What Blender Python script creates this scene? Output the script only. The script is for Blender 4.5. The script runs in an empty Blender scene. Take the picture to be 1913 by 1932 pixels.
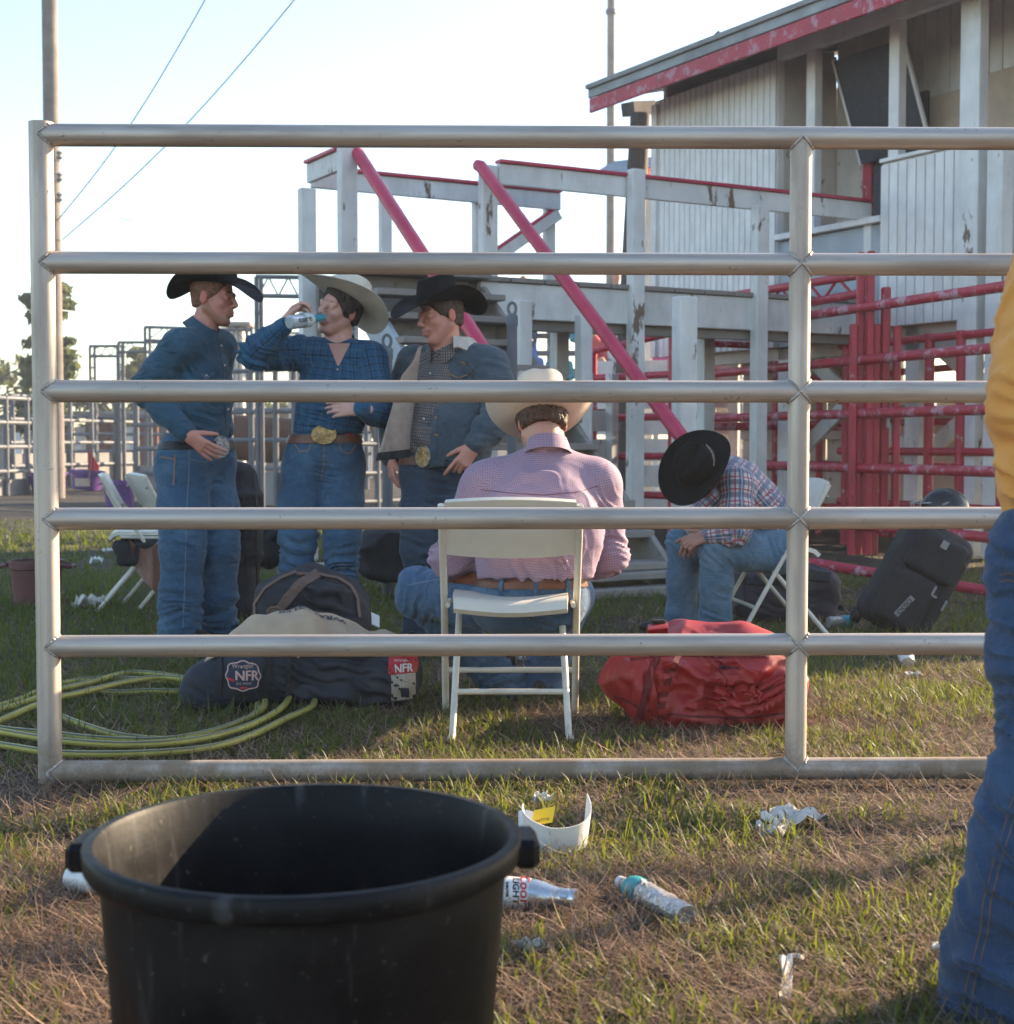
import bpy, bmesh, math, random
import numpy as np
from mathutils import Vector, Matrix
from mathutils.bvhtree import BVHTree

# ---------------------------------------------------------------- camera, sky, sun, exposure
scene = bpy.context.scene
COL = scene.collection
R = math.radians
FPX, CX, CY, CAM_H = 2780.0, 956.5, 966.0, 0.98      # focal length and centre in a 1913 x 1932 picture, eye height
PITCH = math.atan(131.0 / 2780.0)
cam_data = bpy.data.cameras.new('camera')
cam = bpy.data.objects.new('camera', cam_data)
COL.objects.link(cam)
cam.location = (0, 0, CAM_H)
cam.rotation_euler = (math.pi / 2 - PITCH, 0, 0)
cam_data.sensor_fit = 'HORIZONTAL'
cam_data.sensor_width = 36.0
cam_data.lens = 36.0 * FPX / 1913.0
cam_data.clip_start = 0.05
cam_data.clip_end = 4000
cam_data.dof.use_dof = True
cam_data.dof.focus_distance = 4.5
cam_data.dof.aperture_fstop = 7.0
scene.camera = cam

SUN_AZ, SUN_EL = R(57), R(22)          # azimuth clockwise from +Y, elevation
SUN_DIR = Vector((math.sin(SUN_AZ) * math.cos(SUN_EL), math.cos(SUN_AZ) * math.cos(SUN_EL), math.sin(SUN_EL)))
world = bpy.data.worlds.new('World')
scene.world = world
world.use_nodes = True
wn = world.node_tree.nodes
wn.clear()
sky = wn.new('ShaderNodeTexSky')
sky.sky_type = 'NISHITA'
sky.sun_disc = False
sky.sun_elevation = SUN_EL
sky.sun_rotation = SUN_AZ
sky.altitude = 0
sky.air_density = 1.1
sky.dust_density = 0.6
sky.ozone_density = 1.6
bg = wn.new('ShaderNodeBackground')
bg.inputs['Strength'].default_value = 0.11
wo = wn.new('ShaderNodeOutputWorld')
wt = wn.new('ShaderNodeMix')               # warm film balance of the sky light
wt.data_type = 'RGBA'
wt.blend_type = 'MULTIPLY'
wt.inputs[0].default_value = 1.0
wt.inputs[7].default_value = (1.0, 1.0, 0.98, 1.0)
world.node_tree.links.new(sky.outputs[0], wt.inputs[6])
world.node_tree.links.new(wt.outputs[2], bg.inputs[0])
world.node_tree.links.new(bg.outputs[0], wo.inputs[0])
sun_data = bpy.data.lights.new('sun', 'SUN')
sun_data.energy = 5.0
sun_data.angle = R(0.53)
sun_data.color = (1.0, 0.78, 0.52)
sun = bpy.data.objects.new('sun', sun_data)
COL.objects.link(sun)
sun.rotation_euler = (-SUN_DIR).to_track_quat('-Z', 'Y').to_euler()
sun.location = SUN_DIR * 60
vs = scene.view_settings
scene.display_settings.display_device = 'sRGB'
vs.view_transform = 'Standard'
vs.look = 'None'
vs.exposure = 1.7
vs.gamma = 1.0
vs.use_curve_mapping = False
scene.cycles.use_denoising = True
scene.cycles.max_bounces = 5
scene.cycles.diffuse_bounces = 2
scene.cycles.glossy_bounces = 2
scene.cycles.use_adaptive_sampling = True
scene.cycles.adaptive_threshold = 0.025
scene.cycles.transparent_max_bounces = 12
scene.cycles.caustics_reflective = False
scene.cycles.caustics_refractive = False
scene.cycles.sample_clamp_indirect = 4.0

rng = np.random.default_rng(7)
rnd = random.Random(11)

# ---------------------------------------------------------------- layout helpers
SP, CP = math.sin(PITCH), math.cos(PITCH)
def P(x, y, D):
    """world point at ground distance D seen at picture position (x, y)"""
    a = (x - CX) / FPX
    b = -(y - CY) / FPX
    dy = CP + b * SP
    dz = -SP + b * CP
    k = D / dy
    return Vector((a * k, D, CAM_H + dz * k))
def G(x, y):
    """ground point (z = 0) at picture position"""
    a = (x - CX) / FPX
    b = -(y - CY) / FPX
    k = -CAM_H / (-SP + b * CP)
    return Vector((a * k, (CP + b * SP) * k, 0))
def xyat(x, D):
    return ((x - CX) / FPX * D, D)
def V(*a):
    return Vector(a)
def C(r, g, b):
    f = lambda c: (c / 255 / 12.92) if c / 255 <= 0.04045 else ((c / 255 + 0.055) / 1.055) ** 2.4
    return (f(r), f(g), f(b), 1.0)

# ---------------------------------------------------------------- objects
def link(o):
    COL.objects.link(o)
    return o
def thing(name, label, cat, loc=(0, 0, 0), group=None, rotz=0.0):
    o = bpy.data.objects.new(name, None)
    o.empty_display_size = 0.1
    o.location = loc
    o.rotation_euler = (0, 0, rotz)
    tag(o, label, cat, group)
    return link(o)
def tag(o, label=None, cat=None, group=None, kind=None):
    if label: o['label'] = label
    if cat: o['category'] = cat
    if group: o['group'] = group
    if kind: o['kind'] = kind
    return o
def root_of(o):
    while o.parent: o = o.parent
    return o
def new_mesh(name, verts, faces, mat=None, smooth=True, sharp=35, attrs=None):
    me = bpy.data.meshes.new(name)
    if isinstance(verts, np.ndarray):
        nv = len(verts)
        me.vertices.add(nv)
        me.vertices.foreach_set('co', np.ascontiguousarray(verts, dtype=np.float32).ravel())
        faces = np.asarray(faces)
        nf, k = faces.shape
        me.loops.add(nf * k)
        me.loops.foreach_set('vertex_index', faces.astype(np.int32).ravel())
        me.polygons.add(nf)
        me.polygons.foreach_set('loop_start', np.arange(nf, dtype=np.int32) * k)
        me.update(calc_edges=True)
    else:
        me.from_pydata([tuple(v) for v in verts], [], faces)
    if attrs:
        for an, arr in attrs.items():
            arr = np.asarray(arr, dtype=np.float32)
            if arr.ndim == 1:
                at = me.attributes.new(an, 'FLOAT', 'POINT')
                at.data.foreach_set('value', arr)
            elif arr.shape[1] == 4:
                at = me.attributes.new(an, 'FLOAT_COLOR', 'POINT')
                at.data.foreach_set('color', arr.ravel())
            else:
                at = me.attributes.new(an, 'FLOAT_VECTOR', 'POINT')
                at.data.foreach_set('vector', arr.ravel())
    if smooth:
        me.polygons.foreach_set('use_smooth', np.ones(len(me.polygons), dtype=bool))
        if sharp and sharp < 180:
            me.set_sharp_from_angle(angle=R(sharp))
    me.update()
    if mat: me.materials.append(mat)
    return me
def rootloc(parent):
    """world position of the local origin of a parent chain (no rotations while building)"""
    v = Vector((0, 0, 0))
    while parent is not None:
        v += Vector(parent.location)
        parent = parent.parent
    return v
def obj(name, mb, mat=None, parent=None, smooth=True, sharp=35, loc=None, kind=None):
    """one mesh object; mb holds world coordinates, which become relative to the parent"""
    verts, faces, attrs = mb.data() if hasattr(mb, 'data') else (mb[0], mb[1], mb[2] if len(mb) > 2 else None)
    off = rootloc(parent) if parent is not None else Vector((0, 0, 0))
    base = Vector(loc) if loc is not None else Vector((0, 0, 0))
    if isinstance(verts, np.ndarray):
        verts = verts - np.array(off + base, dtype=np.float32)
    else:
        verts = [Vector(v) - off - base for v in verts]
    me = new_mesh(name, verts, faces, mat, smooth, sharp, attrs)
    o = bpy.data.objects.new(name, me)
    o.location = base
    if parent is not None: o.parent = parent
    if kind: o['kind'] = kind
    return link(o)
def copy_tree(o, parent=None):
    c = o.copy()
    link(c)
    c.parent = parent
    for ch in list(o.children):
        copy_tree(ch, c)
    return c
def inst(src, loc, parent=None, rot=None, name=None):
    """a further piece that shares the mesh of src"""
    c = bpy.data.objects.new(name or src.name.split('.')[0], src.data)
    c.location = loc
    if rot is not None: c.rotation_euler = rot
    c.parent = parent
    return link(c)

# ---------------------------------------------------------------- mesh builder
def frame_for(d, up=None):
    d = Vector(d).normalized()
    up = Vector(up) if up is not None else Vector((0, 0, 1))
    if abs(d.dot(up.normalized())) > 0.98: up = Vector((0, 1, 0)) if abs(d.y) < 0.9 else Vector((1, 0, 0))
    s = d.cross(up).normalized()
    u = s.cross(d).normalized()
    return d, s, u
class MB:
    def __init__(s):
        s.v, s.f = [], []
    def data(s):
        return s.v, s.f, None
    def add(s, vs_, fs_):
        n = len(s.v)
        s.v.extend([Vector(v) for v in vs_])
        s.f.extend([tuple(i + n for i in f) for f in fs_])
        return s
    def obox(s, c, ax, half, ch=0.0):
        """oriented box; ax three unit axes, half the half sizes, ch the chamfer"""
        c = Vector(c)
        X, Y, Z = [Vector(a) for a in ax]
        hx, hy, hz = half
        if ch <= 0:
            vs_ = [c + X * (sx * hx) + Y * (sy * hy) + Z * (sz * hz) for sx in (-1, 1) for sy in (-1, 1) for sz in (-1, 1)]
            fs_ = [(0, 1, 3, 2), (4, 6, 7, 5), (0, 4, 5, 1), (2, 3, 7, 6), (0, 2, 6, 4), (1, 5, 7, 3)]
            return s.add(vs_, fs_)
        ch = min(ch, hx * 0.9, hy * 0.9, hz * 0.9)
        vs_, idx = [], {}
        for sx in (-1, 1):
            for sy in (-1, 1):
                for sz in (-1, 1):
                    for k in range(3):
                        d = [hx, hy, hz]
                        for j in range(3):
                            if j != k: d[j] -= ch
                        idx[(sx, sy, sz, k)] = len(vs_)
                        vs_.append(c + X * (sx * d[0]) + Y * (sy * d[1]) + Z * (sz * d[2]))
        fs_ = []
        q = lambda sx, sy, sz, k: idx[(sx, sy, sz, k)]
        for sg in (-1, 1):
            a = [q(sg, -1, -1, 0), q(sg, 1, -1, 0), q(sg, 1, 1, 0), q(sg, -1, 1, 0)]
            b = [q(-1, sg, -1, 1), q(-1, sg, 1, 1), q(1, sg, 1, 1), q(1, sg, -1, 1)]
            e = [q(-1, -1, sg, 2), q(1, -1, sg, 2), q(1, 1, sg, 2), q(-1, 1, sg, 2)]
            for f in (a, b, e): fs_.append(tuple(f if sg > 0 else f[::-1]))
        for s1 in (-1, 1):
            for s2 in (-1, 1):
                for f in ([q(s1, s2, -1, 0), q(s1, s2, 1, 0), q(s1, s2, 1, 1), q(s1, s2, -1, 1)],
                          [q(s1, -1, s2, 0), q(s1, 1, s2, 0), q(s1, 1, s2, 2), q(s1, -1, s2, 2)],
                          [q(-1, s1, s2, 1), q(1, s1, s2, 1), q(1, s1, s2, 2), q(-1, s1, s2, 2)]):
                    fs_.append(tuple(f))
        for sx in (-1, 1):
            for sy in (-1, 1):
                for sz in (-1, 1):
                    fs_.append((q(sx, sy, sz, 0), q(sx, sy, sz, 1), q(sx, sy, sz, 2)))
        # make every face look outwards
        out = []
        for f in fs_:
            pts = [vs_[i] for i in f]
            nrm = (pts[1] - pts[0]).cross(pts[2] - pts[0])
            ctr = sum(pts, Vector()) / len(pts) - c
            out.append(f if nrm.dot(ctr) >= 0 else f[::-1])
        return s.add(vs_, out)
    def box(s, c, size, rotz=0.0, ch=0.0):
        cz, sz = math.cos(rotz), math.sin(rotz)
        return s.obox(c, ((cz, sz, 0), (-sz, cz, 0), (0, 0, 1)), [k / 2 for k in size], ch)
    def beam(s, p0, p1, w, h, up=(0, 0, 1), ch=0.004):
        p0, p1 = Vector(p0), Vector(p1)
        d, sd, u = frame_for(p1 - p0, up)
        return s.obox((p0 + p1) / 2, (d, sd, u), ((p1 - p0).length / 2, w / 2, h / 2), ch)
    def tube(s, p0, p1, r0, r1=None, n=12, caps=True):
        return s.path([p0, p1], [r0, r0 if r1 is None else r1], n, caps)
    def path(s, pts, r, n=8, caps=True, closed=False, squash=1.0, up=None):
        pts = [Vector(p) for p in pts]
        m = len(pts)
        rr = r if isinstance(r, (list, tuple)) else [r] * m
        vs_, fs_ = [], []
        pu = Vector(up) if up else None
        for i, p in enumerate(pts):
            a = pts[(i - 1) % m] if (i > 0 or closed) else p
            b = pts[(i + 1) % m] if (i < m - 1 or closed) else p
            d = (b - a)
            if d.length < 1e-9: d = Vector((0, 0, 1))
            d.normalize()
            if pu is None:
                _, sd, u = frame_for(d)
            else:
                u = (pu - d * pu.dot(d))
                if u.length < 1e-6: _, sd, u = frame_for(d)
                u.normalize()
                sd = d.cross(u)
            if up is None: pu = u
            for k in range(n):
                t = 2 * math.pi * k / n
                vs_.append(p + sd * (math.cos(t) * rr[i]) + u * (math.sin(t) * rr[i] * squash))
        for i in range(m if closed else m - 1):
            j = (i + 1) % m
            for k in range(n):
                k2 = (k + 1) % n
                fs_.append((i * n + k, i * n + k2, j * n + k2, j * n + k))
        if caps and not closed:
            fs_.append(tuple(range(n))[::-1])
            fs_.append(tuple((m - 1) * n + k for k in range(n)))
        return s.add(vs_, fs_)
    def lathe(s, prof, n=24, o=(0, 0, 0), ax=None, close=False):
        """profile of (radius, height) turned about the third axis of ax"""
        o = Vector(o)
        X, Y, Z = [Vector(a) for a in (ax or ((1, 0, 0), (0, 1, 0), (0, 0, 1)))]
        vs_, fs_ = [], []
        m = len(prof)
        for (r, z) in prof:
            for k in range(n):
                t = 2 * math.pi * k / n
                vs_.append(o + X * (r * math.cos(t)) + Y * (r * math.sin(t)) + Z * z)
        for i in range(m - 1):
            for k in range(n):
                k2 = (k + 1) % n
                fs_.append((i * n + k, i * n + k2, (i + 1) * n + k2, (i + 1) * n + k))
        if close:
            fs_.append(tuple(range(n))[::-1])
            fs_.append(tuple((m - 1) * n + k for k in range(n)))
        return s.add(vs_, fs_)
    def grid(s, fn, nu, nv, wrap_u=False):
        vs_ = []
        for i in range(nu if wrap_u else nu + 1):
            for j in range(nv + 1):
                vs_.append(Vector(fn(i / nu, j / nv)))
        fs_ = []
        mu = nu
        for i in range(mu):
            i2 = (i + 1) % nu if wrap_u else i + 1
            for j in range(nv):
                fs_.append((i * (nv + 1) + j, i2 * (nv + 1) + j, i2 * (nv + 1) + j + 1, i * (nv + 1) + j + 1))
        return s.add(vs_, fs_)
    def sheet(s, fn, nu, nv, th, wrap_u=False):
        """a grid with thickness th along its normals (closed at the rim)"""
        g = MB().grid(fn, nu, nv, wrap_u)
        nr = [Vector() for _ in g.v]
        for f in g.f:
            a, b, c_, d_ = [g.v[i] for i in f]
            q = (c_ - a).cross(d_ - b)
            for i in f: nr[i] += q
        top = [v + (q.normalized() * th if q.length > 1e-12 else Vector((0, 0, th))) for v, q in zip(g.v, nr)]
        m = len(g.v)
        fs_ = [f[::-1] for f in g.f] + [tuple(i + m for i in f) for f in g.f]
        cnt = {}
        for f in g.f:
            for i in range(4):
                e = (f[i], f[(i + 1) % 4])
                cnt[e] = cnt.get(e, 0) + 1
        for (a, b) in cnt:
            if (b, a) not in cnt: fs_.append((a, b, b + m, a + m))
        return s.add(g.v + top, fs_)
    def xform(s, M):
        s.v = [M @ v for v in s.v]
        return s
# ---------------------------------------------------------------- materials
class T:
    """small node-tree writer"""
    def __init__(s, name):
        s.m = bpy.data.materials.new(name)
        s.m.use_nodes = True
        s.nt = s.m.node_tree
        s.nt.nodes.clear()
    def n(s, typ, ins=None, out=0, **props):
        nd = s.nt.nodes.new('ShaderNode' + typ)
        for k, v in props.items(): setattr(nd, k, v)
        for k, v in (ins or {}).items():
            sock = nd.inputs[k]
            if hasattr(v, 'links'): s.nt.links.new(v, sock)
            else: sock.default_value = v
        return nd.outputs[out]
    def co(s, which='Object'):
        nd = s.nt.nodes.new('ShaderNodeTexCoord')
        return nd.outputs[which]
    def attr(s, name, out='Vector'):
        nd = s.nt.nodes.new('ShaderNodeAttribute')
        nd.attribute_name = name
        return nd.outputs[out]
    def rand(s):
        return s.n('ObjectInfo', out='Random')
    def map(s, vec, scale=(1, 1, 1), rot=(0, 0, 0), loc=(0, 0, 0)):
        return s.n('Mapping', {'Vector': vec, 'Scale': scale, 'Rotation': rot, 'Location': loc})
    def noise(s, vec, scale, detail=3, rough=0.55, dist=0.0):
        return s.n('TexNoise', {'Vector': vec, 'Scale': scale, 'Detail': detail, 'Roughness': rough, 'Distortion': dist})
    def math(s, op, a, b=0.0, c=0.0, clamp=False):
        return s.n('Math', {0: a, 1: b, 2: c}, operation=op, use_clamp=clamp)
    def ramp(s, f, lo, hi, a=0.0, b=1.0):
        return s.n('MapRange', {0: f, 1: lo, 2: hi, 3: a, 4: b}, clamp=True)
    def mix(s, f, a, b, mode='MIX'):
        nd = s.nt.nodes.new('ShaderNodeMix')
        nd.data_type = 'RGBA'
        nd.blend_type = mode
        for i, v in ((0, f), (6, a), (7, b)):
            if hasattr(v, 'links'): s.nt.links.new(v, nd.inputs[i])
            else: nd.inputs[i].default_value = v
        return nd.outputs[2]
    def sep(s, vec):
        nd = s.nt.nodes.new('ShaderNodeSeparateXYZ')
        s.nt.links.new(vec, nd.inputs[0])
        return nd.outputs
    def stripe(s, x, period, width, off=0.0):
        """1 inside a stripe of the given fraction of the period"""
        f = s.math('FRACT', s.math('ADD', s.math('DIVIDE', x, period), off + 100.0))
        return s.math('LESS_THAN', f, width)
    def bump(s, h, strength=0.3, dist=0.01, normal=None):
        ins = {'Height': h, 'Strength': strength, 'Distance': dist}
        if normal is not None: ins['Normal'] = normal
        return s.n('Bump', ins)
    def out(s, color, rough=0.6, metal=0.0, normal=None, **extra):
        nd = s.nt.nodes.new('ShaderNodeBsdfPrincipled')
        ins = {'Base Color': color, 'Roughness': rough, 'Metallic': metal}
        if normal is not None: ins['Normal'] = normal
        ins.update(extra)
        for k, v in ins.items():
            if hasattr(v, 'links'): s.nt.links.new(v, nd.inputs[k])
            else: nd.inputs[k].default_value = v
        o = s.nt.nodes.new('ShaderNodeOutputMaterial')
        s.nt.links.new(nd.outputs[0], o.inputs[0])
        return s.m
def L4(c, k=1.0):
    return (c[0] * k, c[1] * k, c[2] * k, 1.0)

def m_plain(name, c, rough=0.6, metal=0.0, var=0.15, scale=8.0, bump=0.0, bscale=60.0, dirt=None, dirt_amt=0.5, **extra):
    t = T(name)
    co = t.co()
    f = t.noise(co, scale, 4)
    col = t.mix(t.ramp(f, 0.3, 0.7), L4(c, 1 - var), L4(c, 1 + var))
    if dirt is not None:
        g = t.noise(co, scale * 0.6, 6, 0.65)
        col = t.mix(t.math('MULTIPLY', t.ramp(g, 0.48, 0.72), dirt_amt), col, dirt)
    rg = t.ramp(t.noise(co, scale * 2.3, 3), 0.3, 0.7, max(0.02, rough - 0.08), min(1, rough + 0.08))
    nm = t.bump(t.noise(co, bscale, 3), bump, 0.01) if bump > 0 else None
    return t.out(col, rg, metal, nm, **extra)

def m_paint(name, paint, under, chip=0.62, scale=6.0, rough=0.55, grain=(1, 1, 1), soft=0.03, dirt=(0.25, 0.22, 0.18, 1), dirt_amt=0.35):
    """worn paint over wood or steel: the under colour shows in chipped patches"""
    t = T(name)
    co = t.co()
    off = t.n('VectorMath', {0: co, 1: t.n('CombineXYZ', {0: t.math('MULTIPLY', t.rand(), 37.0), 1: t.math('MULTIPLY', t.rand(), 11.0), 2: 0.0})}, operation='ADD')
    st = t.map(off, scale=grain)
    a = t.noise(st, scale, 6, 0.62)
    b = t.noise(st, scale * 5, 4, 0.6)
    f = t.math('ADD', t.math('MULTIPLY', a, 0.75), t.math('MULTIPLY', b, 0.25))
    m = t.ramp(f, chip, chip + soft)
    pv = t.mix(t.ramp(t.noise(off, 3.0, 3), 0.3, 0.7), L4(paint, 0.86), L4(paint, 1.06))
    d = t.math('MULTIPLY', t.ramp(t.noise(st, scale * 0.7, 5, 0.7), 0.45, 0.75), dirt_amt)
    pv = t.mix(d, pv, dirt)
    uv = t.mix(t.noise(st, scale * 8, 3), L4(under, 0.65), L4(under, 1.2))
    col = t.mix(m, pv, uv)
    hh = t.math('SUBTRACT', t.math('MULTIPLY', t.noise(st, scale * 9, 3), 0.4), m)
    return t.out(col, t.ramp(m, 0, 1, rough, 0.85), 0.0, t.bump(hh, 0.25, 0.004))

def m_denim(name, c, fade=(0.25, 0.36, 0.47), amt=0.45, fs=5.0, dark=0.7):
    t = T(name)
    co = t.co()
    a = t.noise(co, fs, 4, 0.6)
    st = t.map(co, scale=(260, 260, 34))
    b = t.noise(st, 1.0, 2)
    col = t.mix(t.ramp(a, 0.3, 0.72), L4(c, dark), L4(c, 1.15))
    fd = t.math('MULTIPLY', t.ramp(t.noise(co, fs * 0.75, 5, 0.7, 0.6), 0.46, 0.70), amt * 1.25)
    col = t.mix(fd, col, (*fade, 1))
    col = t.mix(t.ramp(b, 0.3, 0.7, 0.0, 0.35), col, L4(fade, 0.85))
    w = t.noise(t.map(co, scale=(1, 1, 1.9)), 8.5, 3, 0.5, 1.4)
    nm = t.bump(t.math('ADD', w, t.math('MULTIPLY', b, 0.04)), 0.45, 0.03)
    return t.out(col, 0.88, 0.0, nm, **{'Sheen Weight': 0.12})

def m_metal_pipe(name, c=(0.55, 0.485, 0.435), axis='X', rough=0.56):
    """drawn aluminium tube: long streaks, scuffs, dark specks and a little grime"""
    t = T(name)
    co = t.co()
    sc = (0.6, 60, 60) if axis == 'X' else (60, 60, 0.6)
    st = t.noise(t.map(co, scale=sc), 1.0, 4, 0.6)
    st2 = t.noise(t.map(co, scale=tuple(k * 0.16 if k > 1 else k * 3 for k in sc)), 1.0, 4, 0.6)
    col = t.mix(t.ramp(st, 0.3, 0.7), L4(c, 0.78), L4(c, 1.12))
    col = t.mix(t.math('MULTIPLY', t.ramp(st2, 0.46, 0.70), 0.6), col, (0.27, 0.215, 0.18, 1))
    sp = t.noise(co, 55.0, 4, 0.7)
    sm = t.math('MULTIPLY', t.ramp(sp, 0.63, 0.69), t.ramp(t.noise(co, 5.0, 2), 0.48, 0.6))
    col = t.mix(t.math('MULTIPLY', sm, 0.8), col, (0.10, 0.06, 0.045, 1))
    sx = t.sep(co)
    low = t.math('MULTIPLY', t.ramp(sx[2], 0.08, 0.20, 0.85, 0.0), t.ramp(t.noise(co, 9.0, 6, 0.75), 0.30, 0.58))
    col = t.mix(low, col, (0.24, 0.17, 0.11, 1))
    rg = t.math('ADD', t.ramp(st2, 0.3, 0.8, rough - 0.1, rough + 0.16), t.math('MULTIPLY', low, 0.35), clamp=True)
    met = t.ramp(t.math('ADD', sm, low), 0.0, 1.0, 0.72, 0.2)
    return t.out(col, rg, met, t.bump(t.math('ADD', st, t.math('MULTIPLY', sp, 0.3)), 0.10, 0.003))

M = {}
M['alu_x'] = m_metal_pipe('drawn_aluminium_rail', axis='X')
M['alu_z'] = m_metal_pipe('drawn_aluminium_post', axis='Z')
M['weld'] = m_plain('weld_bead', (0.46, 0.42, 0.39), 0.5, 0.6, 0.3, 40, 0.5, 120, dirt=(0.07, 0.04, 0.03, 1), dirt_amt=0.9)
M['galv'] = m_plain('galvanised_pipe', (0.115, 0.125, 0.145), 0.6, 0.0, 0.2, 3, dirt=(0.30, 0.24, 0.2, 1), dirt_amt=0.3)
M['white_wood'] = m_paint('worn_white_paint_on_wood', (0.81, 0.79, 0.77), (0.22, 0.15, 0.11), 0.60, 5.0, 0.6, (1, 1, 0.35))
M['white_board'] = m_paint('white_painted_siding', (0.88, 0.84, 0.82), (0.32, 0.25, 0.2), 0.665, 5.0, 0.6, (1, 1, 0.3), dirt_amt=0.22)
M['tan_board'] = m_paint('faded_cream_planks', (0.66, 0.58, 0.51), (0.30, 0.22, 0.17), 0.62, 4.0, 0.7, (1, 1, 0.6))
M['wood'] = m_paint('weathered_grey_wood', (0.30, 0.265, 0.24), (0.15, 0.115, 0.09), 0.56, 6.0, 0.85, (0.5, 3, 3), soft=0.2)
M['dark_wood'] = m_paint('dark_brown_timber', (0.09, 0.07, 0.065), (0.05, 0.035, 0.03), 0.55, 5.0, 0.8, (1, 1, 0.4), soft=0.2)
M['red'] = m_paint('worn_red_paint_on_pipe', (0.50, 0.024, 0.055), (0.60, 0.36, 0.40), 0.59, 8.0, 0.42, (1, 1, 1), soft=0.05, dirt=(0.20, 0.03, 0.04, 1), dirt_amt=0.5)
M['red_worn'] = m_paint('rubbed_red_paint_on_pipe', (0.50, 0.024, 0.055), (0.60, 0.33, 0.38), 0.52, 8.0, 0.42, (1, 1, 1), soft=0.07, dirt=(0.20, 0.03, 0.04, 1), dirt_amt=0.4)
M['red_smooth'] = m_plain('red_enamel_pipe', (0.54, 0.035, 0.085), 0.38, 0.0, 0.15, 4)
M['roof'] = m_plain('grey_roof_sheet', (0.32, 0.33, 0.34), 0.6, 0.2, 0.25, 3)
M['shade_panel'] = m_plain('dark_shutter_and_doorway_shade', (0.055, 0.06, 0.075), 0.85, 0, 0.2, 20)
M['tan_panel'] = m_plain('plywood_shutter', (0.55, 0.42, 0.32), 0.8, 0, 0.15, 4)
M['pole'] = m_plain('utility_pole_wood', (0.22, 0.19, 0.17), 0.9, 0, 0.25, 3, 0.3, 12)
M['wire'] = m_plain('wire_grey', (0.34, 0.44, 0.46), 0.6, 0, 0.05)
M['plastic_white'] = m_plain('ivory_plastic', (0.72, 0.67, 0.58), 0.42, 0, 0.05, 6, 0.05, 200, dirt=(0.35, 0.28, 0.2, 1), dirt_amt=0.25)
M['tube_white'] = m_paint('ivory_enamel_tube', (0.70, 0.64, 0.54), (0.28, 0.13, 0.06), 0.68, 14.0, 0.4, (1, 1, 0.7))
M['black_rubber'] = m_plain('black_rubber', (0.014, 0.014, 0.016), 0.36, 0, 0.3, 5, 0.15, 45, dirt=(0.085, 0.08, 0.08, 1), dirt_amt=0.55)
M['concrete'] = m_plain('pale_concrete', (0.26, 0.245, 0.235), 0.9, 0, 0.15, 2)
# ---------------------------------------------------------------- ground
def vhash(ix, iy, iz, seed):
    n = (ix * 374761393 + iy * 668265263 + iz * 2147483647 + seed * 144269504) & 0x7fffffff
    n = (n ^ (n >> 13)) * 1274126177 & 0x7fffffff
    return ((n ^ (n >> 16)) & 0xffff) / 65535.0
def vnoise(p, seed=0):
    """value noise at an array of points (n, 3), range 0..1"""
    p = np.asarray(p, dtype=np.float64) + 1000.0
    i = np.floor(p).astype(np.int64)
    f = p - i
    f = f * f * (3 - 2 * f)
    r = 0
    for dx in (0, 1):
        for dy in (0, 1):
            for dz in (0, 1):
                w = (f[:, 0] if dx else 1 - f[:, 0]) * (f[:, 1] if dy else 1 - f[:, 1]) * (f[:, 2] if dz else 1 - f[:, 2])
                r = r + w * vhash(i[:, 0] + dx, i[:, 1] + dy, i[:, 2] + dz, seed)
    return r
def fbm(p, seed=0, oct=3):
    s, a, t = 0, 0.5, 0
    for o in range(oct):
        s = s + a * vnoise(np.asarray(p) * (2 ** o), seed + o)
        t += a
        a *= 0.5
    return s / t
def ground_z(x, y):
    p = np.stack([np.asarray(x) * 1.3, np.asarray(y) * 1.3, np.zeros_like(x)], 1)
    return (fbm(p, 5, 2) - 0.5) * 0.030 * np.clip((np.asarray(y) - 0.5) / 2, 0, 1)

xs = np.concatenate([-np.geomspace(900, 6.2, 16), np.linspace(-6, 6, 61), np.geomspace(6.2, 900, 16)])
ys = np.concatenate([[-300, -60, -12, -3], np.linspace(0, 16, 81), np.geomspace(16.5, 1800, 22)])
gx, gy = np.meshgrid(xs, ys, indexing='ij')
gz = ground_z(gx.ravel(), gy.ravel()) - 0.004
near = (np.abs(gx.ravel()) < 8) & (gy.ravel() < 18)
gz = np.where(near, gz, -0.01)
gv = np.stack([gx.ravel(), gy.ravel(), gz], 1)
nyy = len(ys)
ii, jj = np.meshgrid(np.arange(len(xs) - 1), np.arange(nyy - 1), indexing='ij')
q = (ii * nyy + jj).ravel()
gf = np.stack([q, q + nyy, q + nyy + 1, q + 1], 1)
t = T('soil_and_thatch')
co = t.co()
a = t.noise(co, 2.2, 5, 0.65)
b = t.noise(co, 38.0, 5, 0.7)
soil = t.mix(t.ramp(b, 0.3, 0.7), (0.022, 0.015, 0.010, 1), (0.070, 0.046, 0.030, 1))
thatch = t.mix(t.ramp(t.noise(t.map(co, scale=(60, 220, 60)), 1.0, 4), 0.3, 0.7), (0.045, 0.030, 0.018, 1), (0.14, 0.095, 0.055, 1))
col = t.mix(t.ramp(a, 0.42, 0.58), soil, thatch)
dirt = t.mix(t.ramp(t.noise(co, 1.1, 5), 0.35, 0.7), (0.016, 0.012, 0.010, 1), (0.046, 0.035, 0.029, 1))
sx = t.sep(co)
far = t.ramp(t.math('ADD', sx[1], t.math('MULTIPLY', a, 3.0)), 12.0, 16.0)
col = t.mix(far, col, dirt)
nm = t.bump(t.math('ADD', b, t.noise(co, 9.0, 4)), 0.8, 0.03)
M['ground'] = t.out(col, 0.95, 0, nm)
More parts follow.
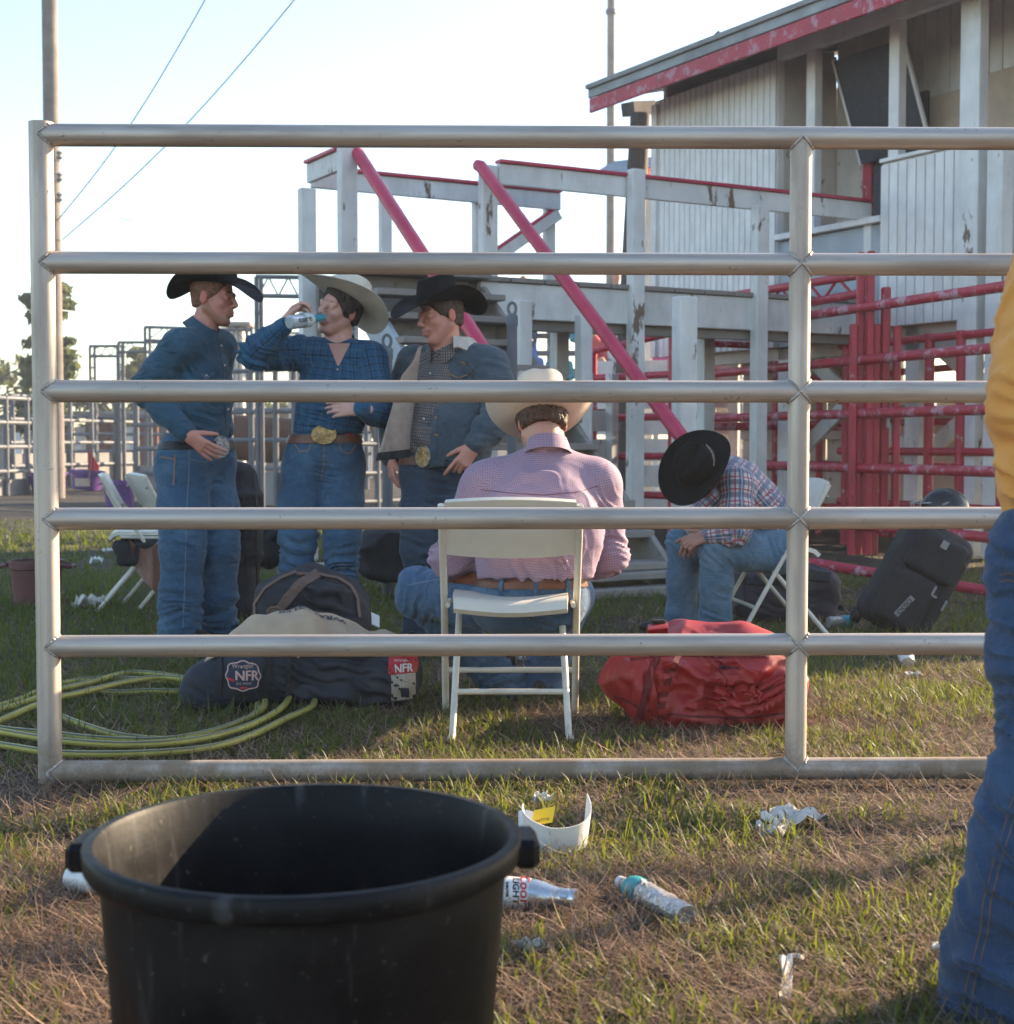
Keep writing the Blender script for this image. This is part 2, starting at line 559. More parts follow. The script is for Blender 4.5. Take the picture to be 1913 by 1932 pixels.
ground = obj('ground', (gv.astype(np.float32), gf), M['ground'], sharp=180)
tag(ground, kind='structure')

# ---------------------------------------------------------------- pipe gate in the foreground
RP = 0.0315
def gate_y(x):
    return 4.17 + (x + 1.3) * 0.019
gate_x0 = P(86, 855, 4.17).x
gate = thing('pipe_gate', 'silver six-rail aluminium pipe gate standing across the foreground', 'gate', (gate_x0, gate_y(gate_x0), 0))
rail_z = [P(956, y, 4.19).z for y in (257.5, 497, 738.5, 978, 1217.5, 1453)]
stile_x = P(1506, 855, gate_y(0.8)).x
def gp(x, z, dy=0.0):
    return Vector((x, gate_y(x) + dy, z))
x_end = 2.35
for z in rail_z:
    o = obj('rail', MB().path([gp(gate_x0, z), gp((gate_x0 + x_end) / 2, z), gp(x_end, z)], RP, 40), M['alu_x'], gate)
obj('end_post', MB().tube(gp(gate_x0, 0.012), gp(gate_x0, P(80, 231, 4.17).z), RP + 0.002, n=40), M['alu_z'], gate)
obj('stile', MB().tube(gp(stile_x, rail_z[5]), gp(stile_x, rail_z[0]), RP - 0.001, n=40), M['alu_z'], gate)
obj('end_post', MB().tube(gp(x_end, 0.012), gp(x_end, 1.82), RP + 0.002, n=40), M['alu_z'], gate)
def weld(x, z, up, dn, sides=(-1, 1), r=RP):
    mb = MB()
    for (on, s) in ((up, 1), (dn, -1)):
        if not on: continue
        pts = []
        for k in range(25):
            a = math.pi * k / 24
            cx_ = math.cos(a)
            if cx_ * sides[0] < 0 and len(sides) == 1: continue
            jit = 0.0012 * math.sin(k * 2.7 + z * 40)
            pts.append(gp(x + cx_ * r, z + s * (abs(cx_) * r + jit), -math.sin(a) * (r + 0.001)))
        rr = [0.0042 + 0.0011 * math.sin(i * 3.1 + x * 9) for i in range(len(pts))]
        mb.path(pts, rr, 6)
    return mb
for i, z in enumerate(rail_z):
    obj('weld', weld(stile_x, z, i > 0, i < 5), M['weld'], gate)
    pts = MB()
    for s in (1, -1):
        ring = []
        for k in range(13):
            a = math.pi / 2 * k / 12
            ring.append(gp(gate_x0 + math.cos(a) * (RP + 0.001), z + s * math.cos(a) * RP, -math.sin(a) * (RP + 0.003)))
        pts.path(ring, [0.0042 + 0.0012 * math.sin(j * 2.9 + z * 7) for j in range(13)], 6)
    obj('weld', pts, M['weld'], gate)

# ---------------------------------------------------------------- stair, deck and judges' stand (u runs away to the left, v away to the right)
U = Vector((-0.492, 0.870, 0)).normalized()
Vv = Vector((0.870, 0.492, 0)).normalized()
ZV = Vector((0, 0, 1))
SO = Vector((1.06, 9.65, 0))
def SB(a, b, z):
    return SO + U * a + Vv * b + ZV * z
DECK = 2.33
NST, RUN, W_ST = 12, 0.226, 1.0
stair = thing('wooden_stair', 'weathered wooden stair and white deck walkway with red pipe handrails', 'stair', (SO.x, SO.y, 0))
tread = None
for i in range(NST):
    z = DECK * (i + 1) / (NST + 0.0) - 0.02
    mb = MB().obox(SB(0.14 + i * RUN, -W_ST / 2, z), (Vv, U, ZV), (W_ST / 2 + 0.05, 0.14, 0.024), 0.006)
    obj('tread', mb, M['wood'], stair)
    if i % 3 != 1:
        obj('riser', MB().obox(SB(0.24 + i * RUN, -W_ST / 2, z - 0.10), (Vv, U, ZV), (W_ST / 2 - 0.04, 0.012, 0.07), 0.003), M['wood'], stair)
obj('ground_board', MB().obox(SB(-0.12, -W_ST / 2 - 0.1, 0.03), (Vv, U, ZV), (W_ST / 2 + 0.35, 0.10, 0.03), 0.005), M['wood'], stair)
obj('ground_board', MB().obox(SB(-0.02, -W_ST / 2 - 0.1, 0.125), (Vv, U, ZV), (W_ST / 2 + 0.25, 0.10, 0.022), 0.005), M['wood'], stair)
M['grey_board'] = m_paint('grey_blue_painted_board', (0.42, 0.46, 0.51), (0.25, 0.2, 0.17), 0.64, 4.0, 0.7)
for b, mt in ((-W_ST - 0.03, M['grey_board']), (0.03, M['wood'])):
    obj('stringer', MB().beam(SB(0.02, b, 0.02), SB(NST * RUN - 0.05, b, DECK - 0.20), 0.05, 0.27, ch=0.006), mt, stair)
# handrail pipes with posts
HR = 0.88
pip = []
for b in (-W_ST - 0.02, 0.06):
    p0, p1 = SB(-0.10, b, 0.98), SB(NST * RUN - 0.02, b, DECK + HR)
    obj('handrail', MB().path([p0, p0.lerp(p1, 0.5), p1, p1 + U * 0.05 + ZV * 0.015], [0.05, 0.05, 0.05, 0.046], 18), M['red_smooth'], stair)
    pip.append((p0, p1))
def post(x, y0, y1, D, w=0.13, d=0.10, mat='white_wood', parent=stair, name='post'):
    a_, b_ = P(x, y0, D), P(x, y1, D)
    b_ = Vector((a_.x, a_.y, max(0.0, b_.z))) if y1 < 1400 else Vector((a_.x, a_.y, 0))
    return obj(name, MB().beam(b_, a_, w, d, up=U, ch=0.008), M[mat], parent)
a0 = NST * RUN
obj('post', MB().beam(SB(a0 + 0.02, -W_ST - 0.09, 0), SB(a0 + 0.02, -W_ST - 0.09, DECK + HR + 0.08), 0.14, 0.09, up=U, ch=0.008), M['white_wood'], stair)
obj('post', MB().beam(SB(a0 + 0.78, -W_ST - 0.12, 0), SB(a0 + 0.78, -W_ST - 0.12, DECK + HR - 0.16), 0.13, 0.09, up=U, ch=0.008), M['white_wood'], stair)
obj('post', MB().beam(SB(a0 + 0.02, 0.15, 0), SB(a0 + 0.02, 0.15, DECK + HR + 0.02), 0.14, 0.09, up=U, ch=0.008), M['white_wood'], stair)
WK = 0.86                                   # walkway width
far_b = 1.35
def capped_rail(p0, p1, w=0.045, h=0.15):
    obj('rail_board', MB().beam(p0, p1, w, h, ch=0.005), M['white_wood'], stair)
    o = ZV * (h / 2 + 0.017)
    obj('rail_cap', MB().beam(p0 + o, p1 + o, 0.10, 0.028, ch=0.005), M['red_smooth'], stair)
capped_rail(SB(a0 + 0.02, 0.24, DECK + HR - 0.04), SB(a0 + 0.02, 4.3, DECK + HR - 0.04), 0.045, 0.17)
capped_rail(SB(a0 + WK, -W_ST - 0.05, DECK + HR - 0.06), SB(a0 + WK, far_b, DECK + HR - 0.06))
capped_rail(SB(a0 + 0.09, -W_ST - 0.12, DECK + HR - 0.05), SB(a0 + 0.73, -W_ST - 0.12, DECK + HR - 0.05))
for b in (-0.35, 0.55, far_b - 0.07):
    obj('post', MB().beam(SB(a0 + WK + 0.07, b, DECK - 0.3), SB(a0 + WK + 0.07, b, DECK + HR - 0.02), 0.10, 0.07, up=U, ch=0.006), M['white_wood'], stair)
for b in (1.55, 2.9, 4.25):
    obj('post', MB().beam(SB(a0 - 0.06, b, 0.0), SB(a0 - 0.06, b, DECK + HR + (0.1 if b < 1.6 else -0.1)), 0.13, 0.10, up=U, ch=0.006), M['white_wood'], stair)
obj('brace', MB().beam(SB(a0 + WK + 0.02, far_b, DECK + HR - 0.16), SB(a0 + WK + 0.02, far_b - 0.75, DECK + 0.22), 0.05, 0.11, ch=0.005), M['white_wood'], stair)
obj('brace', MB().beam(SB(a0 + WK + 0.02, far_b, DECK + HR - 0.09), SB(a0 + WK + 0.02, far_b - 0.75, DECK + 0.29), 0.06, 0.025, ch=0.004), M['red_smooth'], stair)
# deck boards and beams
for i in range(17):
    b0 = -W_ST + i * 0.33
    obj('deck_board', MB().obox(SB(a0 + WK / 2, b0 + 0.16, DECK - 0.02), (U, Vv, ZV), (WK / 2 + 0.06, 0.158, 0.02), 0.004), M['wood'], stair)
obj('deck_beam', MB().beam(SB(a0 + 0.0, 0.05, DECK - 0.19), SB(a0 + 0.0, 4.5, DECK - 0.19), 0.06, 0.29, ch=0.006), M['white_wood'], stair)
obj('deck_beam', MB().beam(SB(a0 + 0.09, -W_ST, DECK - 0.24), SB(a0 + 0.09, 4.5, DECK - 0.24), 0.08, 0.36, ch=0.006), M['wood'], stair)
obj('deck_beam', MB().beam(SB(a0 + WK, -W_ST, DECK - 0.2), SB(a0 + WK, 4.5, DECK - 0.2), 0.06, 0.29, ch=0.006), M['wood'], stair)
for b in (0.4, 1.0, 1.8, 2.6, 3.4, 4.2):
    obj('joist', MB().beam(SB(a0 + 0.14, b, DECK - 0.14), SB(a0 + WK - 0.04, b, DECK - 0.14), 0.05, 0.18), M['dark_wood'], stair)
for b in (-0.75, 1.35, 3.0):
    obj('post', MB().beam(SB(a0 + WK, b, 0), SB(a0 + WK, b, DECK - 0.35), 0.13, 0.13, up=U, ch=0.006), M['white_wood'], stair)
# free-standing white posts beside the stair
for (x, y0, D, w, lb) in ((985, 567, 11.0, 0.118, 'white square timber post behind the jacketed man, its top above his shoulder'),
                          (1101, 594, 12.2, 0.112, 'slim white timber post between the red pipe panel and the stair handrail'),
                          (1292, 560, 10.6, 0.155, 'chipped white timber post at the foot of the red handrail')):
    a_ = P(x, y0, D)
    o = obj('timber_post', MB().beam((a_.x, a_.y, 0), a_, w, 0.11, up=U, ch=0.008), M['white_wood'], loc=(a_.x, a_.y, 0))
    tag(o, lb, 'post')
for (x, y0, D, lb) in ((966, 598, 9.9, 'grey steel pipe post with ring top right of the jacketed man'),
                       (730, 660, 9.4, 'grey steel pipe post with ring top between the two middle men')):
    a_ = P(x, y0, D)
    rt = thing('pipe_post', lb, 'post', (a_.x, a_.y, 0))
    obj('pipe', MB().tube((a_.x, a_.y, 0), a_, 0.034, n=20), M['galv'], rt)
    obj('cap', MB().lathe([(0.040, -0.06), (0.040, 0.0), (0.026, 0.02), (0.0, 0.025)], 20, a_), M['galv'], rt)
    obj('ring', MB().path([a_ + V(math.cos(k * math.pi / 8) * 0.026, 0, 0.055 + math.sin(k * math.pi / 8) * 0.04) for k in range(16)], 0.010, 8, closed=True), M['galv'], rt)

BO = Vector((3.47, 13.8, 0))
def BF(tt, w, z):
    return BO + U * tt + Vv * w + ZV * z
house = thing('judges_stand', 'white boarded judges stand on stilts with open balcony and red trimmed roof', 'building', (BO.x, BO.y, 0))
def bslab(name, t0, t1, w0, w1, z0, z1, mat, ch=0.006, parent=house):
    return obj(name, MB().obox(BF((t0 + t1) / 2, (w0 + w1) / 2, (z0 + z1) / 2), (U, Vv, ZV), (abs(t1 - t0) / 2, abs(w1 - w0) / 2, abs(z1 - z0) / 2), ch), M[mat], parent)
T_END, EAVE = -5.0, 4.86
BWD = 0.098
def boards(t0, t1, w, z0, z1, mat, parent, name='wall_board', bw=BWD):
    n = max(1, int(round((t1 - t0) / bw)))
    bw = (t1 - t0) / n
    src = None
    for i in range(n):
        tc = t0 + (i + 0.5) * bw
        if src is None:
            src = obj(name, MB().obox(BF(tc, w, (z0 + z1) / 2), (U, Vv, ZV), (bw / 2 - 0.006, 0.011, (z1 - z0) / 2), 0.004), M[mat], parent)
            src0 = BF(tc, w, 0)
        else:
            d = BF(tc, w, 0) - src0
            inst(src, d + V(0, 0, 0), parent)
wallF = bslab('wall', 1.5, 3.62, 0.015, 0.10, 1.95, EAVE, 'white_board')
boards(1.5, 3.62, 0.0, 1.95, EAVE - 0.01, 'white_board', wallF)
bslab('corner_trim', 3.55, 3.65, -0.03, 0.0, 1.95, EAVE - 0.05, 'white_board').location += Vv * -0.012
half = bslab('balcony_wall', T_END, 0.0, 0.015, 0.09, 2.05, 3.56, 'white_board')
boards(-2.6, 0.0, 0.0, 2.05, 3.54, 'white_board', half, 'balcony_board', 0.115)
bslab('balcony_sill', T_END, 0.0, -0.03, 0.12, 3.565, 3.60, 'white_board')
lower = bslab('low_wall', 0.05, 1.5, 0.05, 0.10, 1.95, 3.02, 'grey_board')
bslab('door_sill', 0.0, 1.5, -0.02, 0.14, 3.03, 3.09, 'white_board')
# posts along the balcony front
for tt, w, z0 in ((1.02, 0.07, 3.09), (-0.12, 0.07, 3.6), (-2.9, 0.07, 3.6), (-4.5, 0.07, 3.6)):
    bslab('balcony_post', tt - 0.065, tt + 0.065, w - 0.045, w + 0.055, z0, EAVE + 0.05, 'white_board')
bslab('balcony_post', -1.32, -1.10, -0.16, -0.05, 0.0, EAVE + 0.05, 'white_wood')
bslab('front_post', -1.62, -1.45, -0.20, -0.06, 0.0, 3.5, 'white_wood')
# back wall of the balcony, ceiling, floor, end walls
back = bslab('balcony_back_wall', -1.2, 1.5, 0.80, 0.88, 2.3, 5.32, 'tan_board')
bslab('balcony_back_wall', T_END, -1.2, 0.80, 0.88, 2.3, 5.32, 'tan_board')
boards(-1.2, 0.55, 0.78, 2.35, 5.15, 'white_board', back, 'wall_board', 0.16)
bslab('partition', 1.5, 1.58, 0.10, 0.80, 2.3, 4.98, 'tan_board')
bslab('rear_partition', T_END, 3.5, 2.6, 2.66, 2.3, 5.7, 'tan_board')
bslab('end_wall', T_END - 0.08, T_END, 0.1, 3.9, 2.1, 5.6, 'white_board')
bslab('end_wall', 3.54, 3.62, 0.105, 3.9, 2.1, 5.3, 'white_board')
bslab('rear_wall', T_END, 3.54, 3.9, 3.98, 2.1, 5.6, 'white_board')
bslab('floor', T_END, 3.54, 0.11, 3.89, 2.12, 2.28, 'wood')
# dark sheet standing in for the shaded doorway, red jamb, tilted dark shutter, plywood shutter
bslab('doorway_shade', 0.15, 0.85, 0.70, 0.76, 2.3, 4.35, 'shade_panel')
bslab('door_jamb', 0.86, 0.98, 0.68, 0.77, 2.3, 4.4, 'red')
sc = BF(0.45, 0.42, 4.25)
ax1 = U
ax2 = (ZV * 0.93 - Vv * 0.36).normalized()
obj('shutter', MB().obox(sc, (ax1, ax2, ax1.cross(ax2)), (0.46, 0.52, 0.015), 0.004), M['shade_panel'], house)
for s_ in (-1, 1):
    obj('shutter_frame', MB().beam(sc + ax1 * (s_ * 0.47) - ax2 * 0.53, sc + ax1 * (s_ * 0.47) + ax2 * 0.53, 0.04, 0.03), M['white_board'], house)
bslab('plywood_shutter', -1.05, -0.42, 0.72, 0.765, 3.3, 4.35, 'tan_panel')
bslab('plywood_shutter', -0.39, 0.12, 0.72, 0.765, 3.3, 4.28, 'tan_panel')
bslab('red_door', -2.3, -1.5, 0.70, 0.77, 2.3, 4.5, 'red')
# roof
SL = 0.24
OH, T0R, T1R = 0.62, T_END - 0.4, 4.02
def roofz(w):
    return EAVE + 0.02 + (w + OH) * SL
n_ = (ZV - Vv * SL).normalized()
dirw = (Vv + ZV * SL).normalized()
def roof_slab(name, w0, w1, lo, hi, mat, t0=T0R, t1=T1R):
    c_ = BF((t0 + t1) / 2, (w0 + w1) / 2, roofz((w0 + w1) / 2)) + n_ * ((lo + hi) / 2)
    return obj(name, MB().obox(c_, (U, dirw, n_), (abs(t1 - t0) / 2, (w1 - w0) / 2 / dirw.dot(Vv), (hi - lo) / 2), 0.004), M[mat], house)
roof = roof_slab('roof', -OH - 0.04, 4.6, 0.12, 0.17, 'roof')
roof_slab('soffit', -OH + 0.03, 4.5, 0.085, 0.115, 'white_board')
for i in range(24):
    tt = T1R - 0.15 - i * 0.42
    if tt < T0R + 0.2: break
    obj('rafter', MB().obox(BF(tt, 0.75, roofz(0.75)) + n_ * 0.02, (U, dirw, n_), (0.022, 1.4, 0.062), 0.004), M['white_board'], house)
bslab('fascia', T0R, T1R, -OH - 0.035, -OH - 0.005, EAVE + 0.03, EAVE + 0.19, 'roof')
bslab('fascia_board', T0R, T1R, -OH - 0.02, -OH + 0.015, EAVE - 0.13, EAVE + 0.027, 'red_worn')
bslab('header', T0R + 0.5, 1.5, 0.0, 0.09, EAVE - 0.02, EAVE + 0.13, 'white_board')
for tt, w in ((3.2, 0.6), (-0.05, 0.9), (0.9, 1.2), (1.35, 1.1)):
    base = BF(tt, w, roofz(w)) + n_ * 0.16
    if tt in (3.2, -0.05):
        vt = obj('roof_vent', MB().lathe([(0.10, -0.05), (0.09, 0.06), (0.035, 0.09), (0.035, 0.2), (0.06, 0.21), (0.05, 0.25), (0.0, 0.3)], 16, base), M['galv'], house)
    else:
        obj('roof_vent', MB().obox(base + ZV * 0.03, (U, dirw, n_), (0.16, 0.1, 0.09), 0.02), M['roof'], house)
# posts and braces under the stand
for tt in (3.4, 1.5, -0.3, -2.1, -4.0, -6.0):
    bslab('stilt', tt - 0.09, tt + 0.09, 0.12, 0.30, 0.0, 2.11, 'white_wood')
    bslab('stilt', tt - 0.09, tt + 0.09, 3.4, 3.58, 0.0, 2.11, 'white_wood')
bslab('floor_beam', T_END, 3.54, 0.12, 0.2, 1.82, 2.1, 'tan_board')
for tt in (1.6, -0.2):
    obj('cross_brace', MB().beam(BF(tt, 0.35, 2.0), BF(tt - 1.6, 0.4, 0.9), 0.05, 0.15), M['white_wood'], house)
    obj('cross_brace', MB().beam(BF(tt - 1.6, 0.46, 2.0), BF(tt, 0.46, 0.9), 0.05, 0.15), M['white_wood'], house)

# timber pole and small lean-to behind the stand
pa, pb = P(1186, 640, 18.0), P(1208, 215, 18.0)
lean = thing('timber_pole', 'dark brown leaning timber pole under the left end of the roof', 'pole', (pa.x, pa.y, 0))
obj('shaft', MB().path([(pa.x - 0.1, pa.y, 0), pa, pb], [0.16, 0.14, 0.12], 14), M['dark_wood'], lean)
obj('cross_piece', MB().beam(P(1184, 206, 18.0), P(1226, 204, 18.3), 0.2, 0.16), M['dark_wood'], lean)
shed = thing('lean_to_roof', 'small grey lean-to roof edged in red between pole and boarded wall', 'roof', P(1200, 330, 18.6))
obj('roof_sheet', MB().beam(P(1168, 345, 18.6), P(1232, 300, 19.4), 1.2, 0.06), M['roof'], shed)
obj('edge_board', MB().beam(P(1180, 349, 18.0), P(1232, 322, 18.3), 0.05, 0.12), M['red'], shed)
obj('post', MB().beam(P(1222, 340, 18.9), Vector((P(1222, 340, 18.9).x, 18.9, 0)), 0.1, 0.1, up=U), M['white_wood'], shed)

# ---------------------------------------------------------------- red pipe panels and wooden pens under the stand
def panel(name, label, cat, pts, zs, r, mat, posts=(), pr=None, zpost=None, group=None, nseg=12):
    """pts: two ground points; rails at heights zs; posts at fractions along"""
    a_, b_ = Vector((*pts[0][:2], 0)), Vector((*pts[1][:2], 0))
    rt = thing(name, label, cat, a_, group)
    for z in zs:
        z0, z1 = z if isinstance(z, tuple) else (z, z)
        obj('rail', MB().path([a_ + ZV * z0, (a_ + b_) / 2 + ZV * (z0 + z1) / 2, b_ + ZV * z1], r, nseg), M[mat], rt)
    for f in posts:
        f, z0, z1 = f if isinstance(f, tuple) else (f, 0.0, max(max(z) if isinstance(z, tuple) else z for z in zs) + 0.04)
        c_ = a_.lerp(b_, f)
        obj('post', MB().tube(c_ + ZV * z0, c_ + ZV * z1, pr or r * 1.15, n=nseg), M[mat], rt)
    return rt
A1, B1 = (3.95, 10.35), (2.06, 15.45)
ZR = [0.26, 0.76, 1.23, 1.69, 2.14]
panel('red_pipe_panel', 'long rubbed red pipe panel with five rails behind the hunched man', 'panel', (A1, B1), ZR, 0.042, 'red_worn', posts=[(0.11, 0.12, 1.28), 0.985], pr=0.05)
def on_line(px, A, B):
    k = (px - CX) / FPX
    f = (A[0] - k * A[1]) / ((A[0] - B[0]) - k * (A[1] - B[1]))
    return Vector((A[0] + (B[0] - A[0]) * f, A[1] + (B[1] - A[1]) * f, 0))
cpos = on_line(1640, A1, B1)
bundle = thing('red_gate_post', 'thick red post of bundled square tubes right of the pipe gate stile', 'post', cpos)
for i, (dx, top, w) in enumerate(((-0.115, 2.0, 0.062), (-0.05, 2.62, 0.062), (0.015, 2.62, 0.062), (0.08, 2.0, 0.062), (0.17, 2.32, 0.075), (0.25, 1.98, 0.06))):
    c_ = cpos + V(dx, 0.14 + 0.05 * math.sin(i * 2.1), 0)
    obj('post_tube', MB().beam(c_ + ZV * (0.0 if i < 4 else 0.16), c_ + ZV * top, w, 0.07, up=(0, 1, 0), ch=0.01), M['red'], bundle)
obj('latch', MB().box(cpos + V(0.17, 0.06, 1.18), (0.03, 0.03, 0.16), 0, 0.005), M['weld'], bundle)
tr = thing('red_truss_header', 'red pipe truss header with zigzag bracing above the red panel', 'truss', (P(1311, 590, 15.6).x, 15.6, 0))
ta0, ta1, tb0, tb1 = P(1311, 569, 15.6), P(1640, 516, 13.0), P(1311, 609, 15.6), P(1640, 551, 13.0)
obj('chord', MB().tube(ta0, ta1, 0.04), M['red'], tr)
obj('chord', MB().tube(tb0, tb1, 0.04), M['red'], tr)
for i in range(13):
    f0, f1 = i / 13, (i + 1) / 13
    obj('web', MB().tube((ta0 if i % 2 else tb0).lerp(ta1 if i % 2 else tb1, f0), (tb0 if i % 2 else ta0).lerp(tb1 if i % 2 else ta1, f1), 0.014, n=8), M['red'], tr)
for (a_, b_) in ((ta0, tb0), (ta1, tb1)):
    obj('leg', MB().tube(a_, (b_.x, b_.y, 0), 0.045), M['red'], tr)
panel('red_pipe_panel', 'thin dark red pipe panel standing behind the long rubbed one', 'panel', ((4.95, 12.6), (2.35, 17.7)), [0.3, 0.75, 1.18, (1.72, 1.62), (2.2, 2.05)], 0.035, 'red', posts=(0.02, 0.22, 0.34, 0.62, 0.98), pr=0.04)
pA, pB = P(1112, 800, 17.0), P(1272, 800, 16.0)
p2 = panel('red_pipe_panel', 'short red pipe panel between stair handrail and chipped white post', 'panel', (pA, pB), [0.4, 0.83, 1.26, 1.72, (2.02, 2.17)], 0.04, 'red', posts=((0.04, 0.0, 2.06), (0.98, 0.0, 2.32)), pr=0.05)
obj('rail', MB().tube(P(1005, 606, 15.9), P(1272, 612, 15.9), 0.036), M['red'], p2)
lowp = thing('red_ground_pipe', 'rubbed red pipe lying low across the grass behind the black suitcase', 'pipe', P(1700, 1085, 9.3).xy.to_3d())
obj('pipe', MB().path([P(1470, 1052, 9.6), P(1660, 1083, 9.3), P(1950, 1128, 8.9)], 0.034, 14), M['red_worn'], lowp)
obj('foot', MB().tube(P(1560, 1067, 9.45), P(1560, 1067, 9.45).xy.to_3d(), 0.03), M['red'], lowp)
obj('foot', MB().tube(P(1900, 1120, 8.98), P(1900, 1120, 8.98).xy.to_3d(), 0.03), M['red'], lowp)

def plank_wall(label, A, B, z0, z1, n, mat, horizontal=True, gap=0.02, skip=(), th=0.04):
    A, B = Vector((*A, 0)), Vector((*B, 0))
    rt = thing('plank_fence', label, 'fence', A)
    d = (B - A).normalized()
    nn = d.cross(ZV)
    if horizontal:
        hh = (z1 - z0) / n
        for i in range(n):
            if i in skip: continue
            c_ = (A + B) / 2 + ZV * (z0 + (i + 0.5) * hh)
            obj('plank', MB().obox(c_, (d, nn, ZV), ((B - A).length / 2, th / 2, hh / 2 - gap / 2), 0.004), M[mat], rt)
        for f in (0.02, 0.35, 0.68, 0.98):
            c_ = A.lerp(B, f) + nn * (th * 1.6)
            obj('post', MB().obox(c_ + ZV * (z1 / 2), (d, nn, ZV), (0.06, 0.05, z1 / 2 + 0.05), 0.006), M[mat], rt)
    else:
        ww = (B - A).length / n
        for i in range(n):
            c_ = A + d * ((i + 0.5) * ww) + ZV * ((z0 + z1) / 2 + 0.05 * math.sin(i * 5.3))
            obj('plank', MB().obox(c_, (d, nn, ZV), (ww / 2 - gap / 2, th / 2, (z1 - z0) / 2), 0.004), M[mat], rt)
        for z in (z0 + 0.25, (z0 + z1) / 2, z1 - 0.25):
            obj('cross_rail', MB().obox((A + B) / 2 + nn * (th * 1.2) + ZV * z, (d, nn, ZV), ((B - A).length / 2, 0.03, 0.06), 0.004), M[mat], rt)
    return rt
plank_wall('chipped white horizontal plank fence under the deck behind the stair', (0.9, 18.2), (2.75, 17.6), 0.1, 2.0, 6, 'white_wood', True, 0.05, skip=())
plank_wall('tan vertical plank wall under the stand behind the red panels', (2.75, 17.2), (4.3, 16.2), 0.05, 2.1, 9, 'tan_board', False, 0.015)
plank_wall('cream horizontal plank pen behind the thin red panel at right', (4.35, 16.1), (6.2, 14.6), 0.1, 1.35, 4, 'tan_board', True, 0.05)
plank_wall('brown vertical plank gate under the boarded wall', (2.2, 18.6), (2.9, 18.3), 0.05, 2.3, 5, 'wood', False, 0.02)

plank_wall('cream vertical plank wall far under the stand at right', (4.2, 18.6), (7.6, 15.8), 0.05, 1.55, 14, 'tan_board', False, 0.03)
plank_wall('chipped white plank fence low behind the red truss', (2.7, 19.4), (5.2, 18.2), 0.1, 1.2, 4, 'white_wood', True, 0.06)
plank_wall('white horizontal plank chute between stair and short red panel', (0.15, 15.6), (1.15, 16.6), 0.1, 1.7, 5, 'white_wood', True, 0.09)
panel('red_pipe_panel', 'red pipe panel with square posts at the far right under the balcony', 'panel', ((4.6, 11.2), (3.2, 14.2)), [0.42, 0.9, 1.38, 1.9], 0.036, 'red', posts=(0.05, 0.35, 0.5, 0.62, 0.97), pr=0.045)
panel('red_pipe_panel', 'rubbed red pipe panel crossing behind the thick red post', 'panel', ((3.9, 15.9), (1.7, 14.8)), [0.3, 0.72, 1.14, 1.56, 1.98], 0.036, 'red_worn', posts=(0.03, 0.5, 0.97), pr=0.045)
M['canopy'] = m_plain('white_canopy', (0.80, 0.79, 0.77), 0.7, 0, 0.05)
for (x, D, w, lb) in ((1395, 42, 3.0, 'white canopy tent seen under the stand left of the gate stile'), (1700, 46, 3.4, 'white canopy tent seen under the stand right of the thick red post'), (1840, 50, 3.4, 'white canopy tent seen under the stand near the right edge')):
    c_ = V(*xyat(x, D), 0)
    rt = thing('canopy_tent', lb, 'tent', c_, 'canopy tents')
    tz = 1.9
    obj('canopy', MB().add([c_ + V(-w / 2, -w / 2, tz), c_ + V(w / 2, -w / 2, tz), c_ + V(w / 2, w / 2, tz), c_ + V(-w / 2, w / 2, tz), c_ + V(0, 0, tz + 1.0), c_ + V(-w / 2, -w / 2, tz - 0.25), c_ + V(w / 2, -w / 2, tz - 0.25)], [(0, 1, 4), (1, 2, 4), (2, 3, 4), (3, 0, 4), (5, 6, 1, 0)]), M['canopy'], rt, smooth=False)
    for sx_ in (-1, 1):
        for sy_ in (-1, 1):
            obj('leg', MB().tube(c_ + V(sx_ * w / 2, sy_ * w / 2, 0), c_ + V(sx_ * w / 2, sy_ * w / 2, tz), 0.03, n=8), M['galv'], rt)
bl = thing('bleachers', 'far wooden bleachers with spectators seen under the deck', 'bleachers', (1.6, 26, 0))
for i in range(6):
    z, yy = 1.5 + 0.36 * i, 25.0 + 0.62 * i
    obj('bench', MB().box((1.6, yy, z), (5.2, 0.28, 0.05), 0, 0.006), M['wood'], bl)
    obj('foot_board', MB().box((1.6, yy - 0.32, z - 0.30), (5.2, 0.3, 0.04), 0, 0.006), M['wood'], bl)
for xx in (-0.9, 0.8, 2.5, 4.1):
    obj('support', MB().beam((xx, 24.8, 0.0), (xx, 24.8, 1.2), 0.08, 0.08), M['white_wood'], bl)
    obj('support', MB().beam((xx, 28.3, 0.0), (xx, 28.3, 3.3), 0.08, 0.08), M['white_wood'], bl)
    obj('raker', MB().beam((xx, 24.7, 1.1), (xx, 28.4, 3.25), 0.06, 0.14), M['white_wood'], bl)
